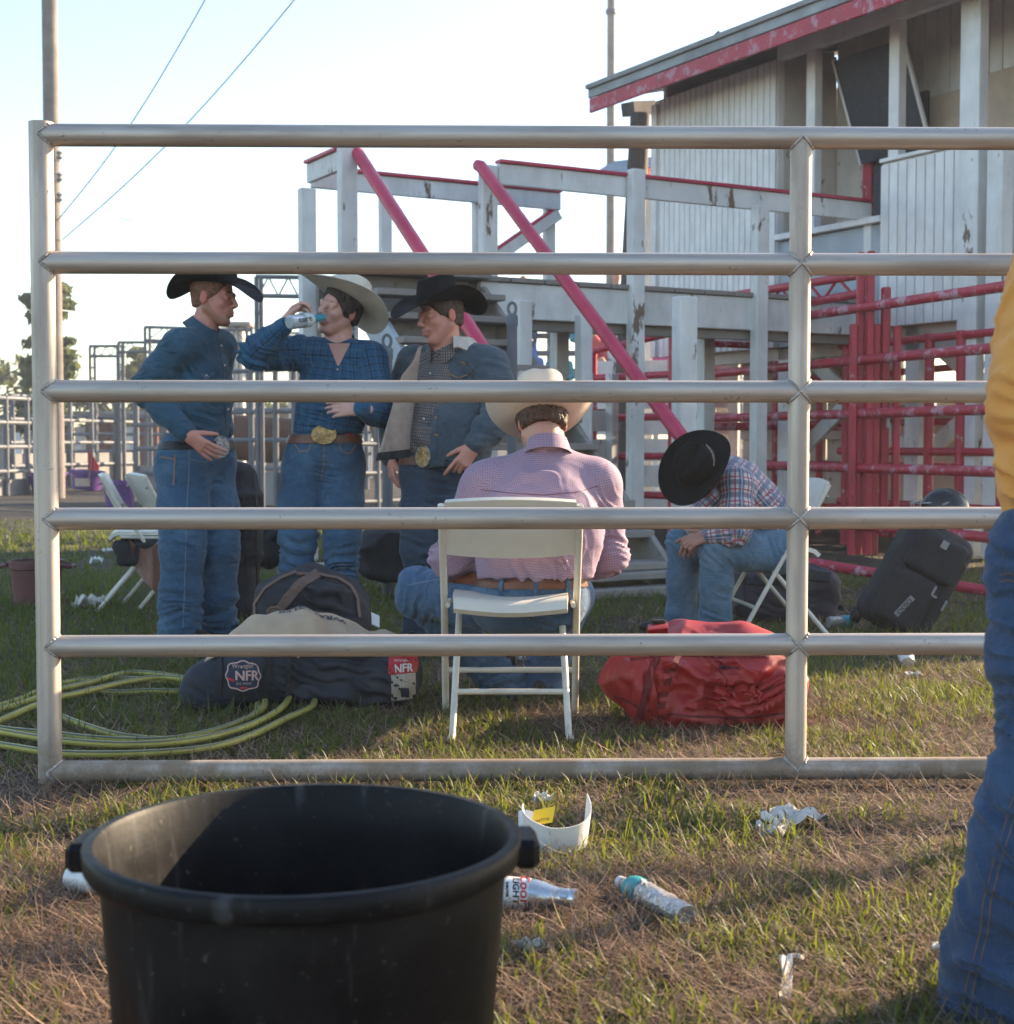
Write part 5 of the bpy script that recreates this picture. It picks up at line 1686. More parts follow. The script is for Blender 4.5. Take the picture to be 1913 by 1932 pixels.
    hat(rt, hf_.at(0.006, 0, 0.076), 'felt_black', 0.12, 0.125, 0.055, dip=0.085, b=0.09)
    boots(rt, (anR, (0.9, -0.4, 0)), (anL, (0.95, -0.25, 0)))
    return rt
man_denim_shirt()
# ----- man drinking from a bottle, blue plaid shirt
def man_drinking():
    D = 7.25
    q = P
    rt = thing('person', 'man in blue plaid shirt and pale hat drinking from a bottle', 'person', G(608, 1212), 'people by the pens')
    fB = Vector((-0.22, -0.97, 0)).normalized()
    hf_ = Fr(q(640, 585, D), (-0.60, -0.80, 0.10), (0.26, -0.06, 0.95))
    S = Soft()
    add_head(S, hf_, 1.03)
    S.cone(hf_(-0.02, 0, -0.06), q(640, 662, D + 0.02), 0.060, 0.066, 0.03)
    S.chain([q(634, 680, D), q(630, 730, D), q(618, 810, D), q(612, 860, D)], [0.11, 0.13, 0.11, 0.12], 0.04, fB, 0.62)
    sh, el, wr = q(558, 666, 7.26), q(480, 668, 7.10), q(535, 616, 6.99)
    sh2, el2, wr2 = q(700, 676, 7.24), q(722, 783, 7.14), q(682, 772, 6.98)
    S.chain([sh, el, wr], [0.045, 0.038, 0.027], 0.02)
    S.chain([sh2, el2, wr2], [0.045, 0.038, 0.027], 0.02)
    b0, b1 = q(545, 609, 6.93), q(611.5, 598.5, 7.11)
    hand(S, q(534, 611, 7.03), (0.50, 0.10, 0.72), (0.78, -0.10, -0.52), (-0.3, -1.0, 0.2), (30, 34, 36, 38), 0.03, 1.02, tout=0.6)
    hand(S, q(682, 772, 6.98), (-1, -0.05, 0.02), (0.1, 1, -0.2), (0, -0.1, 1), (14, 16, 18, 20), 0.05, 1.0, tout=0.4)
    hipR, knR, anR = q(573, 880, D), q(562, 1015, 7.19), q(556, 1190, 7.24)
    hipL, knL, anL = q(648, 880, D), q(646, 1015, 7.19), q(645, 1190, 7.24)
    S.chain([hipR, knR, anR], [0.07, 0.05, 0.04], 0.03)
    S.chain([hipL, knL, anL], [0.07, 0.05, 0.04], 0.03)
    finish_body(S, rt, 'body', (0.64, 0.36, 0.29), beard=(0.50, 0.27, 0.215), fine=[box_of(hf_(0.02, 0, -0.01), 0.15), box_of(q(556, 597, 6.99), 0.10), box_of(q(655, 772, 6.95), 0.09)])
    eyes(hf_, rt, 1.03, 'hair_dark', (1, 0.15, 0.05))
    hair_cap(hf_, rt, 1.03, 'hair_dark', -0.035, 0.056, 0.011, 0.007)
    H = Soft()
    torso(H, q(641, 660, D + 0.02), sh, sh2, [q(632, 730, D), q(629, 755, D), q(618, 805, D), q(613, 840, D)], [0.178, 0.180, 0.160, 0.158], 0.04, fB, 0.64, 0.076, 0.056)
    H.chain([sh, sh.lerp(el, 0.5), el, el.lerp(wr, 0.5), wr], [0.080, 0.076, 0.070, 0.058, 0.042], 0.03)
    H.chain([sh2, sh2.lerp(el2, 0.5), el2, el2.lerp(wr2, 0.5), wr2], [0.080, 0.072, 0.062, 0.052, 0.042], 0.03)
    g, bv = garment(H, rt, 'shirt', 'plaid_blue', [(el, 0.17, (0.5, 0, 0.8), 0.04, 0.011), (sh, 0.13, (1, 0, 0.2), 0.045, 0.008), (el2, 0.15, (0.2, 0, 1), 0.04, 0.009), (q(600, 800, 7.1), 0.16, (0.2, 0, 1), 0.05, 0.007), (q(660, 720, 7.1), 0.18, (0.9, 0, 0.4), 0.07, 0.004)], seed=13, base=0.003, clip=[(q(613, 818, D), (0, 0, -1))])
    # open neck of the shirt shows skin
    nk = obj('neckline', patch(bv, lambda u, v: q(640 + (u - 0.5) * (40 * (1 - v) + 1) - 2 * v, 648 + 44 * v, 7.1), 8, 10, YD, 0.001, 0.0012), M['skin'], rt)
    at = nk.data.attributes.new('skin', 'FLOAT_COLOR', 'POINT')
    at.data.foreach_set('color', np.tile(np.array((0.52, 0.27, 0.21, 1.0), dtype=np.float32), (len(nk.data.vertices), 1)).ravel())
    collar(rt, q(641, 650, 7.27), (-0.1, -0.93, -0.30), (0.05, -0.25, 0.95), 0.070, 0.100, 0.052, 'plaid_blue', 0.012, 1.05)
    pl = obj('placket', strip(bv, [q(639, 690, 7), q(632, 740, 7), q(622, 800, 7)], 0.026, YD, 0.002, 0.001), M['plaid_blue'], rt)
    for x, y in ((637, 698), (631, 735), (624, 775)):
        disc_on(pl, 'button', cast(bv, q(x, y, 7), YD, 0.005), (0, -1, 0), 0.005, 0.005, 'pearl', 0.002, beads=False, n=10)
    obj('cuff', MB().path([wr.lerp(el, 0.20), wr.lerp(el, 0.05), wr], [0.046, 0.046, 0.044], 24, caps=False), M['plaid_blue'], rt)
    obj('cuff', MB().path([wr2.lerp(el2, 0.25), wr2.lerp(el2, 0.05), wr2], [0.046, 0.046, 0.044], 24, caps=False), M['plaid_blue'], rt)
    for o_ in [c for c in rt.children if c.name.startswith('cuff') or c.name.startswith('collar') or c.name.startswith('placket')]:
        n_ = len(o_.data.vertices)
        co_ = np.zeros(n_ * 3, dtype=np.float32); o_.data.vertices.foreach_get('co', co_)
        co_ = co_.reshape(-1, 3)
        at = o_.data.attributes.new('pat', 'FLOAT_VECTOR', 'POINT')
        at.data.foreach_set('vector', np.stack([co_[:, 0], co_[:, 2], co_[:, 1]], 1).astype(np.float32).ravel())
    J = Soft()
    J.cone(q(582, 868, D), q(640, 868, D), 0.128, 0.128, 0.04, fB, 0.85)
    J.cone(q(596, 825, D), q(630, 825, D), 0.125, 0.125, 0.05, fB, 0.8)
    J.chain([q(574, 890, D), q(565, 950, 7.21), knR, q(557, 1090, 7.2), q(555, 1150, 7.22), q(554, 1196, 7.24)], [0.112, 0.102, 0.084, 0.078, 0.084, 0.092], 0.03)
    J.chain([q(646, 890, D), q(646, 950, 7.21), knL, q(645, 1090, 7.2), q(645, 1150, 7.22), q(645, 1196, 7.24)], [0.112, 0.102, 0.084, 0.076, 0.084, 0.092], 0.03)
    folds = [(knR, 0.16, (0.3, 0, 1), 0.05, 0.008), (q(556, 1080, 7.1), 0.14, (0.2, 0, 1), 0.04, 0.012), (knL, 0.16, (-0.3, 0, 1), 0.05, 0.008), (q(645, 1080, 7.1), 0.14, (-0.2, 0, 1), 0.04, 0.012),
             (q(610, 900, 7.1), 0.13, (0.0, 0, 1), 0.035, 0.007)]
    g, bj = garment(J, rt, 'jeans', 'denim_blue', folds, seed=15, clip=[(q(612, 818, D), (0, 0, 1))])
    for pts in ([q(556, 838, 7), q(566, 852, 7), q(582, 850, 7), q(588, 834, 7)], [q(672, 838, 7), q(660, 856, 7), q(645, 852, 7), q(640, 836, 7)], [q(612, 835, 7), q(611, 875, 7), q(606, 905, 7)]):
        obj('seam', strip(bj, pts, 0.004, YD, 0.0015, 0.0005, 20), M['stitch'], rt)
    bc = q(613, 823, D)
    bax = (fB, Vector((-fB.y, fB.x, 0)), ZV)
    obj('belt', ring_on(bj, bc, bax, -0.034, 0.006, 0.004, 0.004), M['leather'], rt)
    M['belt_red'] = m_plain('red_belt_lettering', (0.42, 0.03, 0.05), 0.5, 0, 0.1)
    lettering('belt_lettering', 'RS', 0.034, q(660, 818.5, 7.1), (1, 0, 0), (0, 0, 1), M['belt_red'], rt, bj, None, 0.012)
    bk = disc_on(rt, 'belt_buckle', cast(bj, q(612, 822, 7), YD, 0.018), (-0.05, -1, 0.12), 0.060, 0.045, 'brass', 0.006, dome=0.008, beadmat='brass')
    hat(rt, Fr(hf_(-0.022, 0.0, 0.062), (-0.56, -0.68, 0.46), (0.46, 0.30, 0.83)), 'straw_hat', 0.118, 0.135, 0.045, dip=0.02, b=0.094, back=-0.03, band='straw_hat')
    boots(rt, (anR, (-0.3, -1, 0)), (anL, (0.1, -1, 0)))
    # the bottle in his hand is a thing of its own
    M['bottle_clear'] = T('clear_bottle').out((0.55, 0.64, 0.68, 1), 0.12, 0, None, **{'Transmission Weight': 0.35, 'IOR': 1.3})
    M['bottle_label'] = m_plain('frosted_label', (0.60, 0.66, 0.66), 0.4, 0, 0.04)
    M['bottle_blue'] = m_plain('aqua_print', (0.05, 0.32, 0.42), 0.4, 0, 0.05)
    M['print_black'] = m_plain('black_print', (0.015, 0.015, 0.018), 0.5, 0, 0.05)
    bt = thing('water_bottle', 'clear water bottle raised to the mouth of the man in plaid', 'bottle', b0)
    ax = (b1 - b0)
    L_ = ax.length
    d_, s_, u_ = frame_for(ax)
    prof = [(0.0, 0.0), (0.026, 0.0), (0.0335, 0.01), (0.034, 0.075), (0.0325, 0.09), (0.0345, 0.105), (0.034, 0.128), (0.026, 0.150), (0.016, 0.163), (0.0145, L_)]
    obj('bottle', MB().lathe(prof, 28, b0, (s_, u_, d_)), M['bottle_clear'], bt)
    obj('label', MB().lathe([(0.0352, 0.088), (0.0358, 0.105), (0.0352, 0.130), (0.0285, 0.148)], 28, b0, (s_, u_, d_)), M['bottle_label'], bt)
    obj('cap_ring', MB().lathe([(0.0275, 0.149), (0.0185, 0.162), (0.0175, L_ - 0.004)], 24, b0, (s_, u_, d_)), M['bottle_blue'], bt)
    lb = bvh_of(*[np.array(z) for z in ([tuple(v) for v in MB().lathe([(0.036, 0.0), (0.036, 0.2)], 28, b0, (s_, u_, d_)).v], MB().lathe([(0.036, 0.0), (0.036, 0.2)], 28, b0, (s_, u_, d_)).f)])
    lettering('bottle_lettering', 'core', 0.040, b0 + d_ * 0.118 - Vector((0, 0.05, 0)), (ax.x, 0, ax.z), (-ax.z, 0, ax.x), M['print_black'], bt, lb, (0, 1, 0), 0.0006, 0.0006, 0.75)
    return rt
man_drinking()

# ----- man in the denim jacket with fleece lining
def man_jacket():
    D = 7.15
    q = P
    rt = thing('person', 'man in denim jacket with fleece lining and black hat, looking left', 'person', G(828, 1215), 'people by the pens')
    fC = Vector((-0.42, -0.90, 0)).normalized()
    hf_ = Fr(q(831, 597, D), (-0.80, -0.56, -0.13), (-0.06, 0.02, 1))
    S = Soft()
    add_head(S, hf_, 1.06, 1.08, smile=1.0)
    S.cone(hf_(-0.02, 0, -0.06), q(842, 662, D + 0.02), 0.064, 0.072, 0.03)
    S.chain([q(845, 690, 7.2), q(840, 750, 7.2), q(830, 840, 7.2), q(828, 890, 7.2)], [0.12, 0.14, 0.13, 0.13], 0.04, fC, 0.65)
    sh, el, wr = q(922, 690, 7.12), q(946, 782, 7.02), q(897, 838, 6.93)
    sh2, el2, wr2 = q(780, 682, 7.32), q(740, 782, 7.42), q(737, 862, 7.22)
    S.chain([sh, el, wr], [0.045, 0.038, 0.028], 0.02)
    S.chain([sh2, el2, wr2], [0.045, 0.038, 0.028], 0.02)
    hand(S, q(894, 842, 6.92), (-0.55, 0.05, -0.80), (0.1, 1, 0.1), (-0.85, 0, 0.5), (8, 30, 34, 38), 0.07, 1.08, tout=0.5)
    hand(S, q(737, 864, 7.20), (0.10, -0.1, -1), (0.75, 0.3, 0.0), (-0.3, -1, 0), (22, 26, 30, 34), 0.05, 1.05, tout=0.4)
    S.chain([q(800, 900, D), q(796, 1030, 7.1), q(796, 1195, 7.14)], [0.08, 0.055, 0.042], 0.03)
    S.chain([q(858, 900, D), q(858, 1030, 7.1), q(862, 1195, 7.14)], [0.08, 0.055, 0.042], 0.03)
    finish_body(S, rt, 'body', (0.62, 0.28, 0.21), beard=(0.53, 0.23, 0.17), fine=[box_of(hf_(0.02, 0, -0.01), 0.155), box_of(q(880, 860, 6.9), 0.10), box_of(q(738, 880, 7.2), 0.09)])
    eyes(hf_, rt, 1.06, 'hair_brown', (1, 0.05, 0))
    hair_cap(hf_, rt, 1.06, 'hair_brown', -0.035, 0.045, 0.006, 0.003)
    H = Soft()
    torso(H, q(843, 664, 7.17), q(905, 694, 7.14), q(795, 690, 7.28), [q(840, 740, 7.17), q(835, 770, 7.15), q(822, 830, 7.13), q(820, 858, 7.13)], [0.165, 0.172, 0.165, 0.150], 0.04, fC, 0.72, 0.07, 0.060)
    g, bs_ = garment(H, rt, 'shirt', 'check_grey', [(q(800, 830, 7), 0.15, (0.3, 0, 1), 0.04, 0.008), (q(805, 740, 7), 0.15, (1, 0, 0.3), 0.06, 0.005)], seed=23, base=0.003, clip=[(q(820, 858, 7.1), (0, 0, -1))])
    col_ = collar(rt, q(840, 655, 7.16), (-0.5, -0.75, -0.42), (-0.1, -0.25, 0.95), 0.074, 0.100, 0.05, 'check_grey', 0.03, 0.4)
    at = col_.data.attributes.new('pat', 'FLOAT_VECTOR', 'POINT')
    at.data.foreach_set('vector', np.array([(v.co.x * 1.2, v.co.z, 0) for v in col_.data.vertices], dtype=np.float32).ravel())
    for x, y in ((812, 705), (804, 745), (800, 790)):
        disc_on(rt, 'button', cast(bs_, q(x, y, 7), YD, 0.003), (-0.3, -1, 0), 0.006, 0.006, 'pearl', 0.003, beads=False, n=10)
    # jacket: the near half of the torso with the sleeve
    Jk = Soft()
    torso(Jk, q(850, 668, 7.19), sh, q(805, 690, 7.3), [q(860, 752, 7.18), q(856, 785, 7.16), q(848, 840, 7.13), q(846, 872, 7.12)], [0.200, 0.205, 0.200, 0.188], 0.05, fC, 0.74, 0.095, 0.072)
    g, bk_ = garment(Jk, rt, 'jacket', 'denim_jacket', [(q(880, 700, 7), 0.15, (0.8, 0, 0.5), 0.05, 0.006), (q(870, 810, 7), 0.18, (0.5, 0, 0.8), 0.06, 0.007)], seed=27, base=0.003,
                     clip=[(q(815, 760, 7.0), (-1.0, -0.42, 0.10)), (q(850, 878, 7.1), (0.12, 0, -1))])
    Sl = Soft()
    Sl.chain([sh, sh.lerp(el, 0.5), el, el.lerp(wr, 0.5), wr.lerp(el, 0.05)], [0.100, 0.090, 0.080, 0.070, 0.056], 0.03)
    Sl.chain([sh2, el2, wr2], [0.085, 0.070, 0.052], 0.03)
    garment(Sl, rt, 'jacket_sleeves', 'denim_jacket', [(el, 0.18, (0.2, 0, 1), 0.045, 0.011), (sh, 0.14, (0.3, 0, 1), 0.05, 0.007)], seed=29, base=0.003)
    # near front edge, hem, pocket flap, orange thread
    obj('front_edge', strip(bk_, [q(826, 690, 7), q(822, 740, 7), q(819, 800, 7), q(818, 862, 7)], 0.030, YD, 0.004, 0.001, 16), M['denim_jacket'], rt)
    obj('hem_band', strip(bk_, [q(820, 868, 7), q(850, 874, 7), q(885, 866, 7), q(905, 855, 7)], 0.036, YD, 0.004, 0.001, 14), M['denim_jacket'], rt)
    fl = obj('pocket_flap', patch(bk_, lambda u, v: q(840 + 52 * u, 690 + 2 * u + v * (12 + 14 * (1 - abs(2 * u - 1))), 7), 12, 4, YD, 0.005, 0.002), M['denim_jacket'], rt)
    for pts in ([q(840, 701, 7), q(866, 715, 7), q(892, 704, 7)], ):
        obj('flap_seam', strip(bk_, pts, 0.004, YD, 0.001, 0.009, 14), M['stitch'], fl)
    for pts in ([q(870, 683, 7), q(880, 686, 7)], [q(832, 653 + 30, 7), q(838, 687, 7)], [q(822, 788, 7), q(812 + 14, 788, 7)], [q(821, 820, 7), q(828, 822, 7)], [q(822, 700, 7), q(829, 702, 7)]):
        obj('thread_mark', strip(bk_, pts, 0.009, YD, 0.001, 0.007, 3), M['stitch'], rt)
    # fleece collar and the open front panel showing its lining
    def coll(u, v):
        a = 0.0 + 2.3 * u
        f = Fr(q(850, 650, 7.2), fC, (0, -0.15, 1))
        rr = 0.090 + 0.058 * v
        wob = 0.006 * math.sin(u * 23) * v
        return f(rr * math.cos(a + 0.55) * 1.0, rr * math.sin(a + 0.55) * 1.05, 0.040 - 0.060 * v ** 1.5 + wob)
    obj('fleece_collar', MB().sheet(coll, 30, 6, 0.009), M['sherpa_pale'], rt)
    def flap(u, v):
        # u across from the open edge at right to the free edge at left, v downwards
        xr = 797 - 28 * v ** 0.8 - 2 * math.sin(v * 3)
        xl = 790 - 22 * min(1, v * 4) - 62 * max(0, v - 0.12) ** 0.9
        x = xr + (xl - xr) * u
        y = 650 + (205 + 6 * u) * v + 8 * u * (1 - v)
        Dd = 7.06 - 0.16 * u * v + 0.025 * math.sin(u * 5 + v * 4) * v
        return q(x, y, Dd)
    pn = obj('jacket_front', MB().sheet(flap, 14, 20, 0.012), M['sherpa'], rt)
    def hem(u, v):
        return flap(-0.03 + 1.06 * u, 0.965 + 0.075 * v) + V(0, -0.016 - 0.004 * math.sin(u * 9), 0)
    M['dark_hem'] = m_plain('dark_denim_hem', (0.018, 0.02, 0.022), 0.9, 0, 0.3, 20, 0.4, 60)
    obj('lining_hem', MB().sheet(hem, 12, 2, 0.012), M['dark_hem'], pn)
    J = Soft()
    J.cone(q(802, 890, D), q(856, 890, D), 0.132, 0.132, 0.04, fC, 0.85)
    J.cone(q(810, 855, D), q(845, 855, D), 0.125, 0.125, 0.05, fC, 0.85)
    J.chain([q(803, 910, D), q(797, 970, 7.1), q(796, 1035, 7.08), q(795, 1110, 7.1), q(795, 1200, 7.14)], [0.115, 0.108, 0.092, 0.085, 0.094], 0.03)
    J.chain([q(858, 910, D), q(858, 970, 7.1), q(858, 1035, 7.08), q(860, 1110, 7.1), q(862, 1200, 7.14)], [0.115, 0.108, 0.092, 0.085, 0.094], 0.03)
    g, bj = garment(J, rt, 'jeans', 'denim_navy', [(q(798, 1020, 7.05), 0.2, (0.3, 0, 1), 0.05, 0.009), (q(858, 1020, 7.05), 0.2, (-0.3, 0, 1), 0.05, 0.009), (q(830, 925, 7), 0.14, (0, 0, 1), 0.04, 0.007)], seed=25, clip=[(q(828, 850, D), (0, 0, 1))])
    obj('belt', ring_on(bj, q(828, 862, D), (fC, Vector((-fC.y, fC.x, 0)), ZV), -0.036, 0.004, 0.004, 0.004), M['leather'], rt)
    disc_on(rt, 'belt_buckle', cast(bj, q(800, 862, 7), YD, 0.022), (-0.5, -0.85, 0.1), 0.040, 0.050, 'brass', 0.006, beadmat='silver')
    fg = q(884, 862, 6.9)
    hat(rt, hf_.at(0.002, 0, 0.068), 'felt_black', 0.125, 0.128, 0.060, dip=0.055, b=0.095, back=-0.02)
    boots(rt, (q(796, 1195, 7.14), (-0.4, -1, 0)), (q(862, 1195, 7.14), (-0.1, -1, 0)))
man_jacket()

# ----- man on the folding chair with his back to the camera
def man_seated():
    q = P
    rt = thing('person', 'man in lilac shirt and cream hat seated with his back turned', 'person', G(1000, 1370))
    YF = Vector((0, 1, 0))
    hf_ = Fr(q(1022, 800, 5.27), (-0.12, 0.82, -0.54), (-0.05, 0.54, 0.84))
    S = Soft()
    add_head(S, hf_, 1.04)
    S.cone(hf_(-0.03, 0, -0.05), q(1032, 866, 5.19), 0.060, 0.058, 0.03)
    S.chain([q(1028, 925, 5.20), q(1022, 950, 5.16), q(1010, 1030, 5.08), q(1003, 1130, 5.1)], [0.10, 0.12, 0.12, 0.13], 0.04, YF, 0.62)
    sh, el, wr = q(1126, 916, 5.2), q(1144, 1048, 5.22), q(1092, 1085, 5.48)
    sh2, el2, wr2 = q(914, 920, 5.2), q(850, 1055, 5.22), q(930, 1095, 5.5)
    S.chain([sh, el, wr], [0.045, 0.038, 0.028], 0.02)
    S.chain([sh2, el2, wr2], [0.045, 0.038, 0.028], 0.02)
    hand(S, wr, (-0.6, 0.6, 0.0), (0, 0.2, -1), (-0.6, -0.6, 0), (30, 34, 36, 38))
    hand(S, wr2, (0.7, 0.5, 0.0), (0, 0.2, -1), (0.6, -0.6, 0), (30, 34, 36, 38))
    hipL, knL, anL = q(957, 1142, 5.14), q(788, 1122, 5.42), q(945, 1292, 5.58)
    hipR, knR, anR = q(1040, 1142, 5.14), q(1078, 1128, 5.62), q(1024, 1290, 5.62)
    S.chain([hipL, knL, anL], [0.08, 0.055, 0.042], 0.03)
    S.chain([hipR, knR, anR], [0.08, 0.055, 0.042], 0.03)
    finish_body(S, rt, 'body', (0.56, 0.30, 0.22), fine=[box_of(hf_(0, 0, -0.02), 0.15)], h=0.010)
    hair_cap(hf_, rt, 1.04, 'hair_curl', -0.022, 0.02, 0.013, 0.008, h=0.0045)
    H = Soft()
    torso(H, q(1032, 872, 5.18), sh, sh2, [q(1022, 985, 5.12), q(1016, 1020, 5.08), q(1008, 1075, 5.07), q(1006, 1110, 5.07)], [0.210, 0.205, 0.178, 0.172], 0.06, YF, 0.62, 0.086, 0.062)
    H.chain([sh, sh.lerp(el, 0.5), el, el.lerp(wr, 0.5), wr], [0.088, 0.080, 0.074, 0.060, 0.045], 0.03)
    H.chain([sh2, sh2.lerp(el2, 0.5), el2, el2.lerp(wr2, 0.5), wr2], [0.086, 0.080, 0.072, 0.060, 0.045], 0.03)
    folds = [(q(1120, 970, 5.1), 0.12, (0.8, 0, 0.5), 0.06, 0.005), (q(925, 960, 5.1), 0.13, (0.7, 0, -0.6), 0.06, 0.005), (el, 0.13, (0.3, 0, 1), 0.04, 0.010),
             (el2, 0.13, (-0.3, 0, 1), 0.04, 0.010), (q(1010, 1085, 5.0), 0.16, (0.95, 0, 0.2), 0.045, 0.008), (q(1000, 930, 5.0), 0.16, (0.5, 0, 0.85), 0.09, 0.004), (q(1080, 1050, 5.0), 0.12, (0.7, 0, 0.7), 0.05, 0.008)]
    g, bv = garment(H, rt, 'shirt', 'lilac', folds, seed=33, base=0.0025, h=0.007, clip=[(q(1004, 1096, 5.0), (0.0, -0.1, -1))])
    # give the small print an even scale over the back
    cb = collar(rt, q(1033, 854, 5.17), (-0.05, 0.88, -0.3), (0.0, 0.33, 0.94), 0.072, 0.094, 0.062, 'lilac', 0.02, 0.5)
    at = cb.data.attributes.new('pat', 'FLOAT_VECTOR', 'POINT')
    at.data.foreach_set('vector', np.array([(math.atan2(v.co.x - 0.02, -(v.co.y + 0.0) - 1.0) * 0.09 + v.co.x, v.co.z, 0) for v in cb.data.vertices], dtype=np.float32).ravel())
    obj('yoke_seam', strip(bv, [q(905, 925, 5), q(960, 932, 5), q(1025, 936, 5), q(1090, 930, 5), q(1130, 918, 5)], 0.003, YD, 0.001, 0.0003, 24), M['seam_maroon'], rt)
    J = Soft()
    J.cone(q(968, 1120, 5.12), q(1042, 1120, 5.12), 0.125, 0.125, 0.04)
    J.cone(q(985, 1095, 5.10), q(1030, 1095, 5.10), 0.125, 0.125, 0.04)
    J.cone(q(960, 1150, 5.10), q(1048, 1150, 5.10), 0.098, 0.098, 0.04)
    J.chain([hipL, hipL.lerp(knL, 0.5), knL, knL.lerp(anL, 0.5), anL + (anL - knL).normalized() * 0.02], [0.108, 0.100, 0.088, 0.076, 0.082], 0.03)
    J.chain([hipR, hipR.lerp(knR, 0.5), knR, knR.lerp(anR, 0.5), anR], [0.108, 0.100, 0.086, 0.074, 0.078], 0.03)
    folds = [(knL, 0.16, (0.9, 0, -0.3), 0.04, 0.009), (hipL, 0.15, (0.8, 0, 0.4), 0.04, 0.008), (anL, 0.14, (0.5, 0, -0.8), 0.035, 0.010), (anR, 0.14, (0, 0, 1), 0.035, 0.010), (q(1040, 1150, 5), 0.13, (0.3, 0, 1), 0.04, 0.006)]
    g, bj = garment(J, rt, 'jeans', 'denim_seat', folds, seed=35, h=0.0075, clip=[(q(1003, 1092, 5.0), (-0.05, -0.12, 1))])
    for pts in ([q(1012, 1110, 4.9), q(1009, 1140, 4.9), q(1005, 1170, 4.9)], [q(935, 1108, 4.9), q(955, 1128, 4.9), q(1009, 1139, 4.9)], [q(1009, 1139, 4.9), q(1050, 1132, 4.9), q(1080, 1118, 4.9)],
                [q(765, 1108, 5.2), q(820, 1098, 5.2), q(880, 1096, 5.1)], [q(905, 1125, 4.9), q(925, 1155, 4.9), q(965, 1162, 4.9), q(985, 1150, 4.9)]):
        obj('seam', strip(bj, pts, 0.0045, YD, 0.0015, 0.0005, 20), M['stitch_pale'], rt)
    bax = (Vector((0, -1, 0)), Vector((1, 0, 0)), ZV)
    bc = q(1006, 1098, 5.10)
    obj('belt', ring_on(bj, bc, bax, -0.020, 0.018, 0.004, 0.004), M['leather'], rt)
    for x in (948, 1012, 1072):
        obj('belt_loop', strip(bj, [q(x, 1090, 4.9), q(x - 3, 1122, 4.9)], 0.014, YD, 0.004, 0.008, 6), M['denim_seat'], rt)
    obj('waist_label', patch(bj, lambda u, v: q(1042 + 34 * u, 1130 - 10 * u + 20 * v, 4.9), 4, 3, YD, 0.002, 0.001), M['leather'], rt)
    fb = Fr(hf_(-0.012, 0, 0.028), (-0.10, 0.925, -0.36), (-0.04, 0.36, 0.93))
    ht = hat(rt, fb, 'felt_cream', 0.150, 0.134, 0.085, dip=0.0, b=0.094, a=0.114, back=-0.012, band='felt_cream')
    boots(rt, (anL, (0.5, 0.6, 0)), (anR, (0.2, 1, 0)))
    # two printed labels at the back of the hat
    M['label_white'] = m_plain('white_label', (0.75, 0.72, 0.70), 0.6, 0, 0.03)
    M['print_red'] = m_plain('red_print', (0.55, 0.03, 0.05), 0.55, 0, 0.05)
    def onhat(th, z):
        return fb(0.119 * math.cos(th), 0.098 * math.sin(th), z)
    for (t0, t1, mat, txt, tm, sz) in ((2.72, 3.12, 'label_white', 'American', 'print_red', 0.017), (3.22, 3.42, 'print_black', 'TX', 'label_white', 0.020)):
        lb = obj('hat_label', MB().sheet(lambda u, v: onhat(t0 + (t1 - t0) * u, 0.010 + 0.030 * v), 6, 1, 0.001), M[mat], ht)
        tm_ = (t0 + t1) / 2
        outd = (onhat(tm_, 0.02) - fb(0, 0, 0.02)).normalized()
        exd = (onhat(tm_ + 0.05, 0.02) - onhat(tm_ - 0.05, 0.02)).normalized()
        lettering('hat_lettering', txt, sz, onhat(tm_, 0.026) + outd * 0.0035, exd, fb.z, M[tm], lb)
    rt.location.y += 0.08
    rt.location.x += 0.002
M['hair_curl'] = m_plain('curly_brown_hair', (0.065, 0.030, 0.016), 0.6, 0, 0.5, 60, 0.8, 80)
M['seam_maroon'] = m_plain('maroon_seam', (0.16, 0.06, 0.09), 0.8, 0, 0.1)
man_seated()

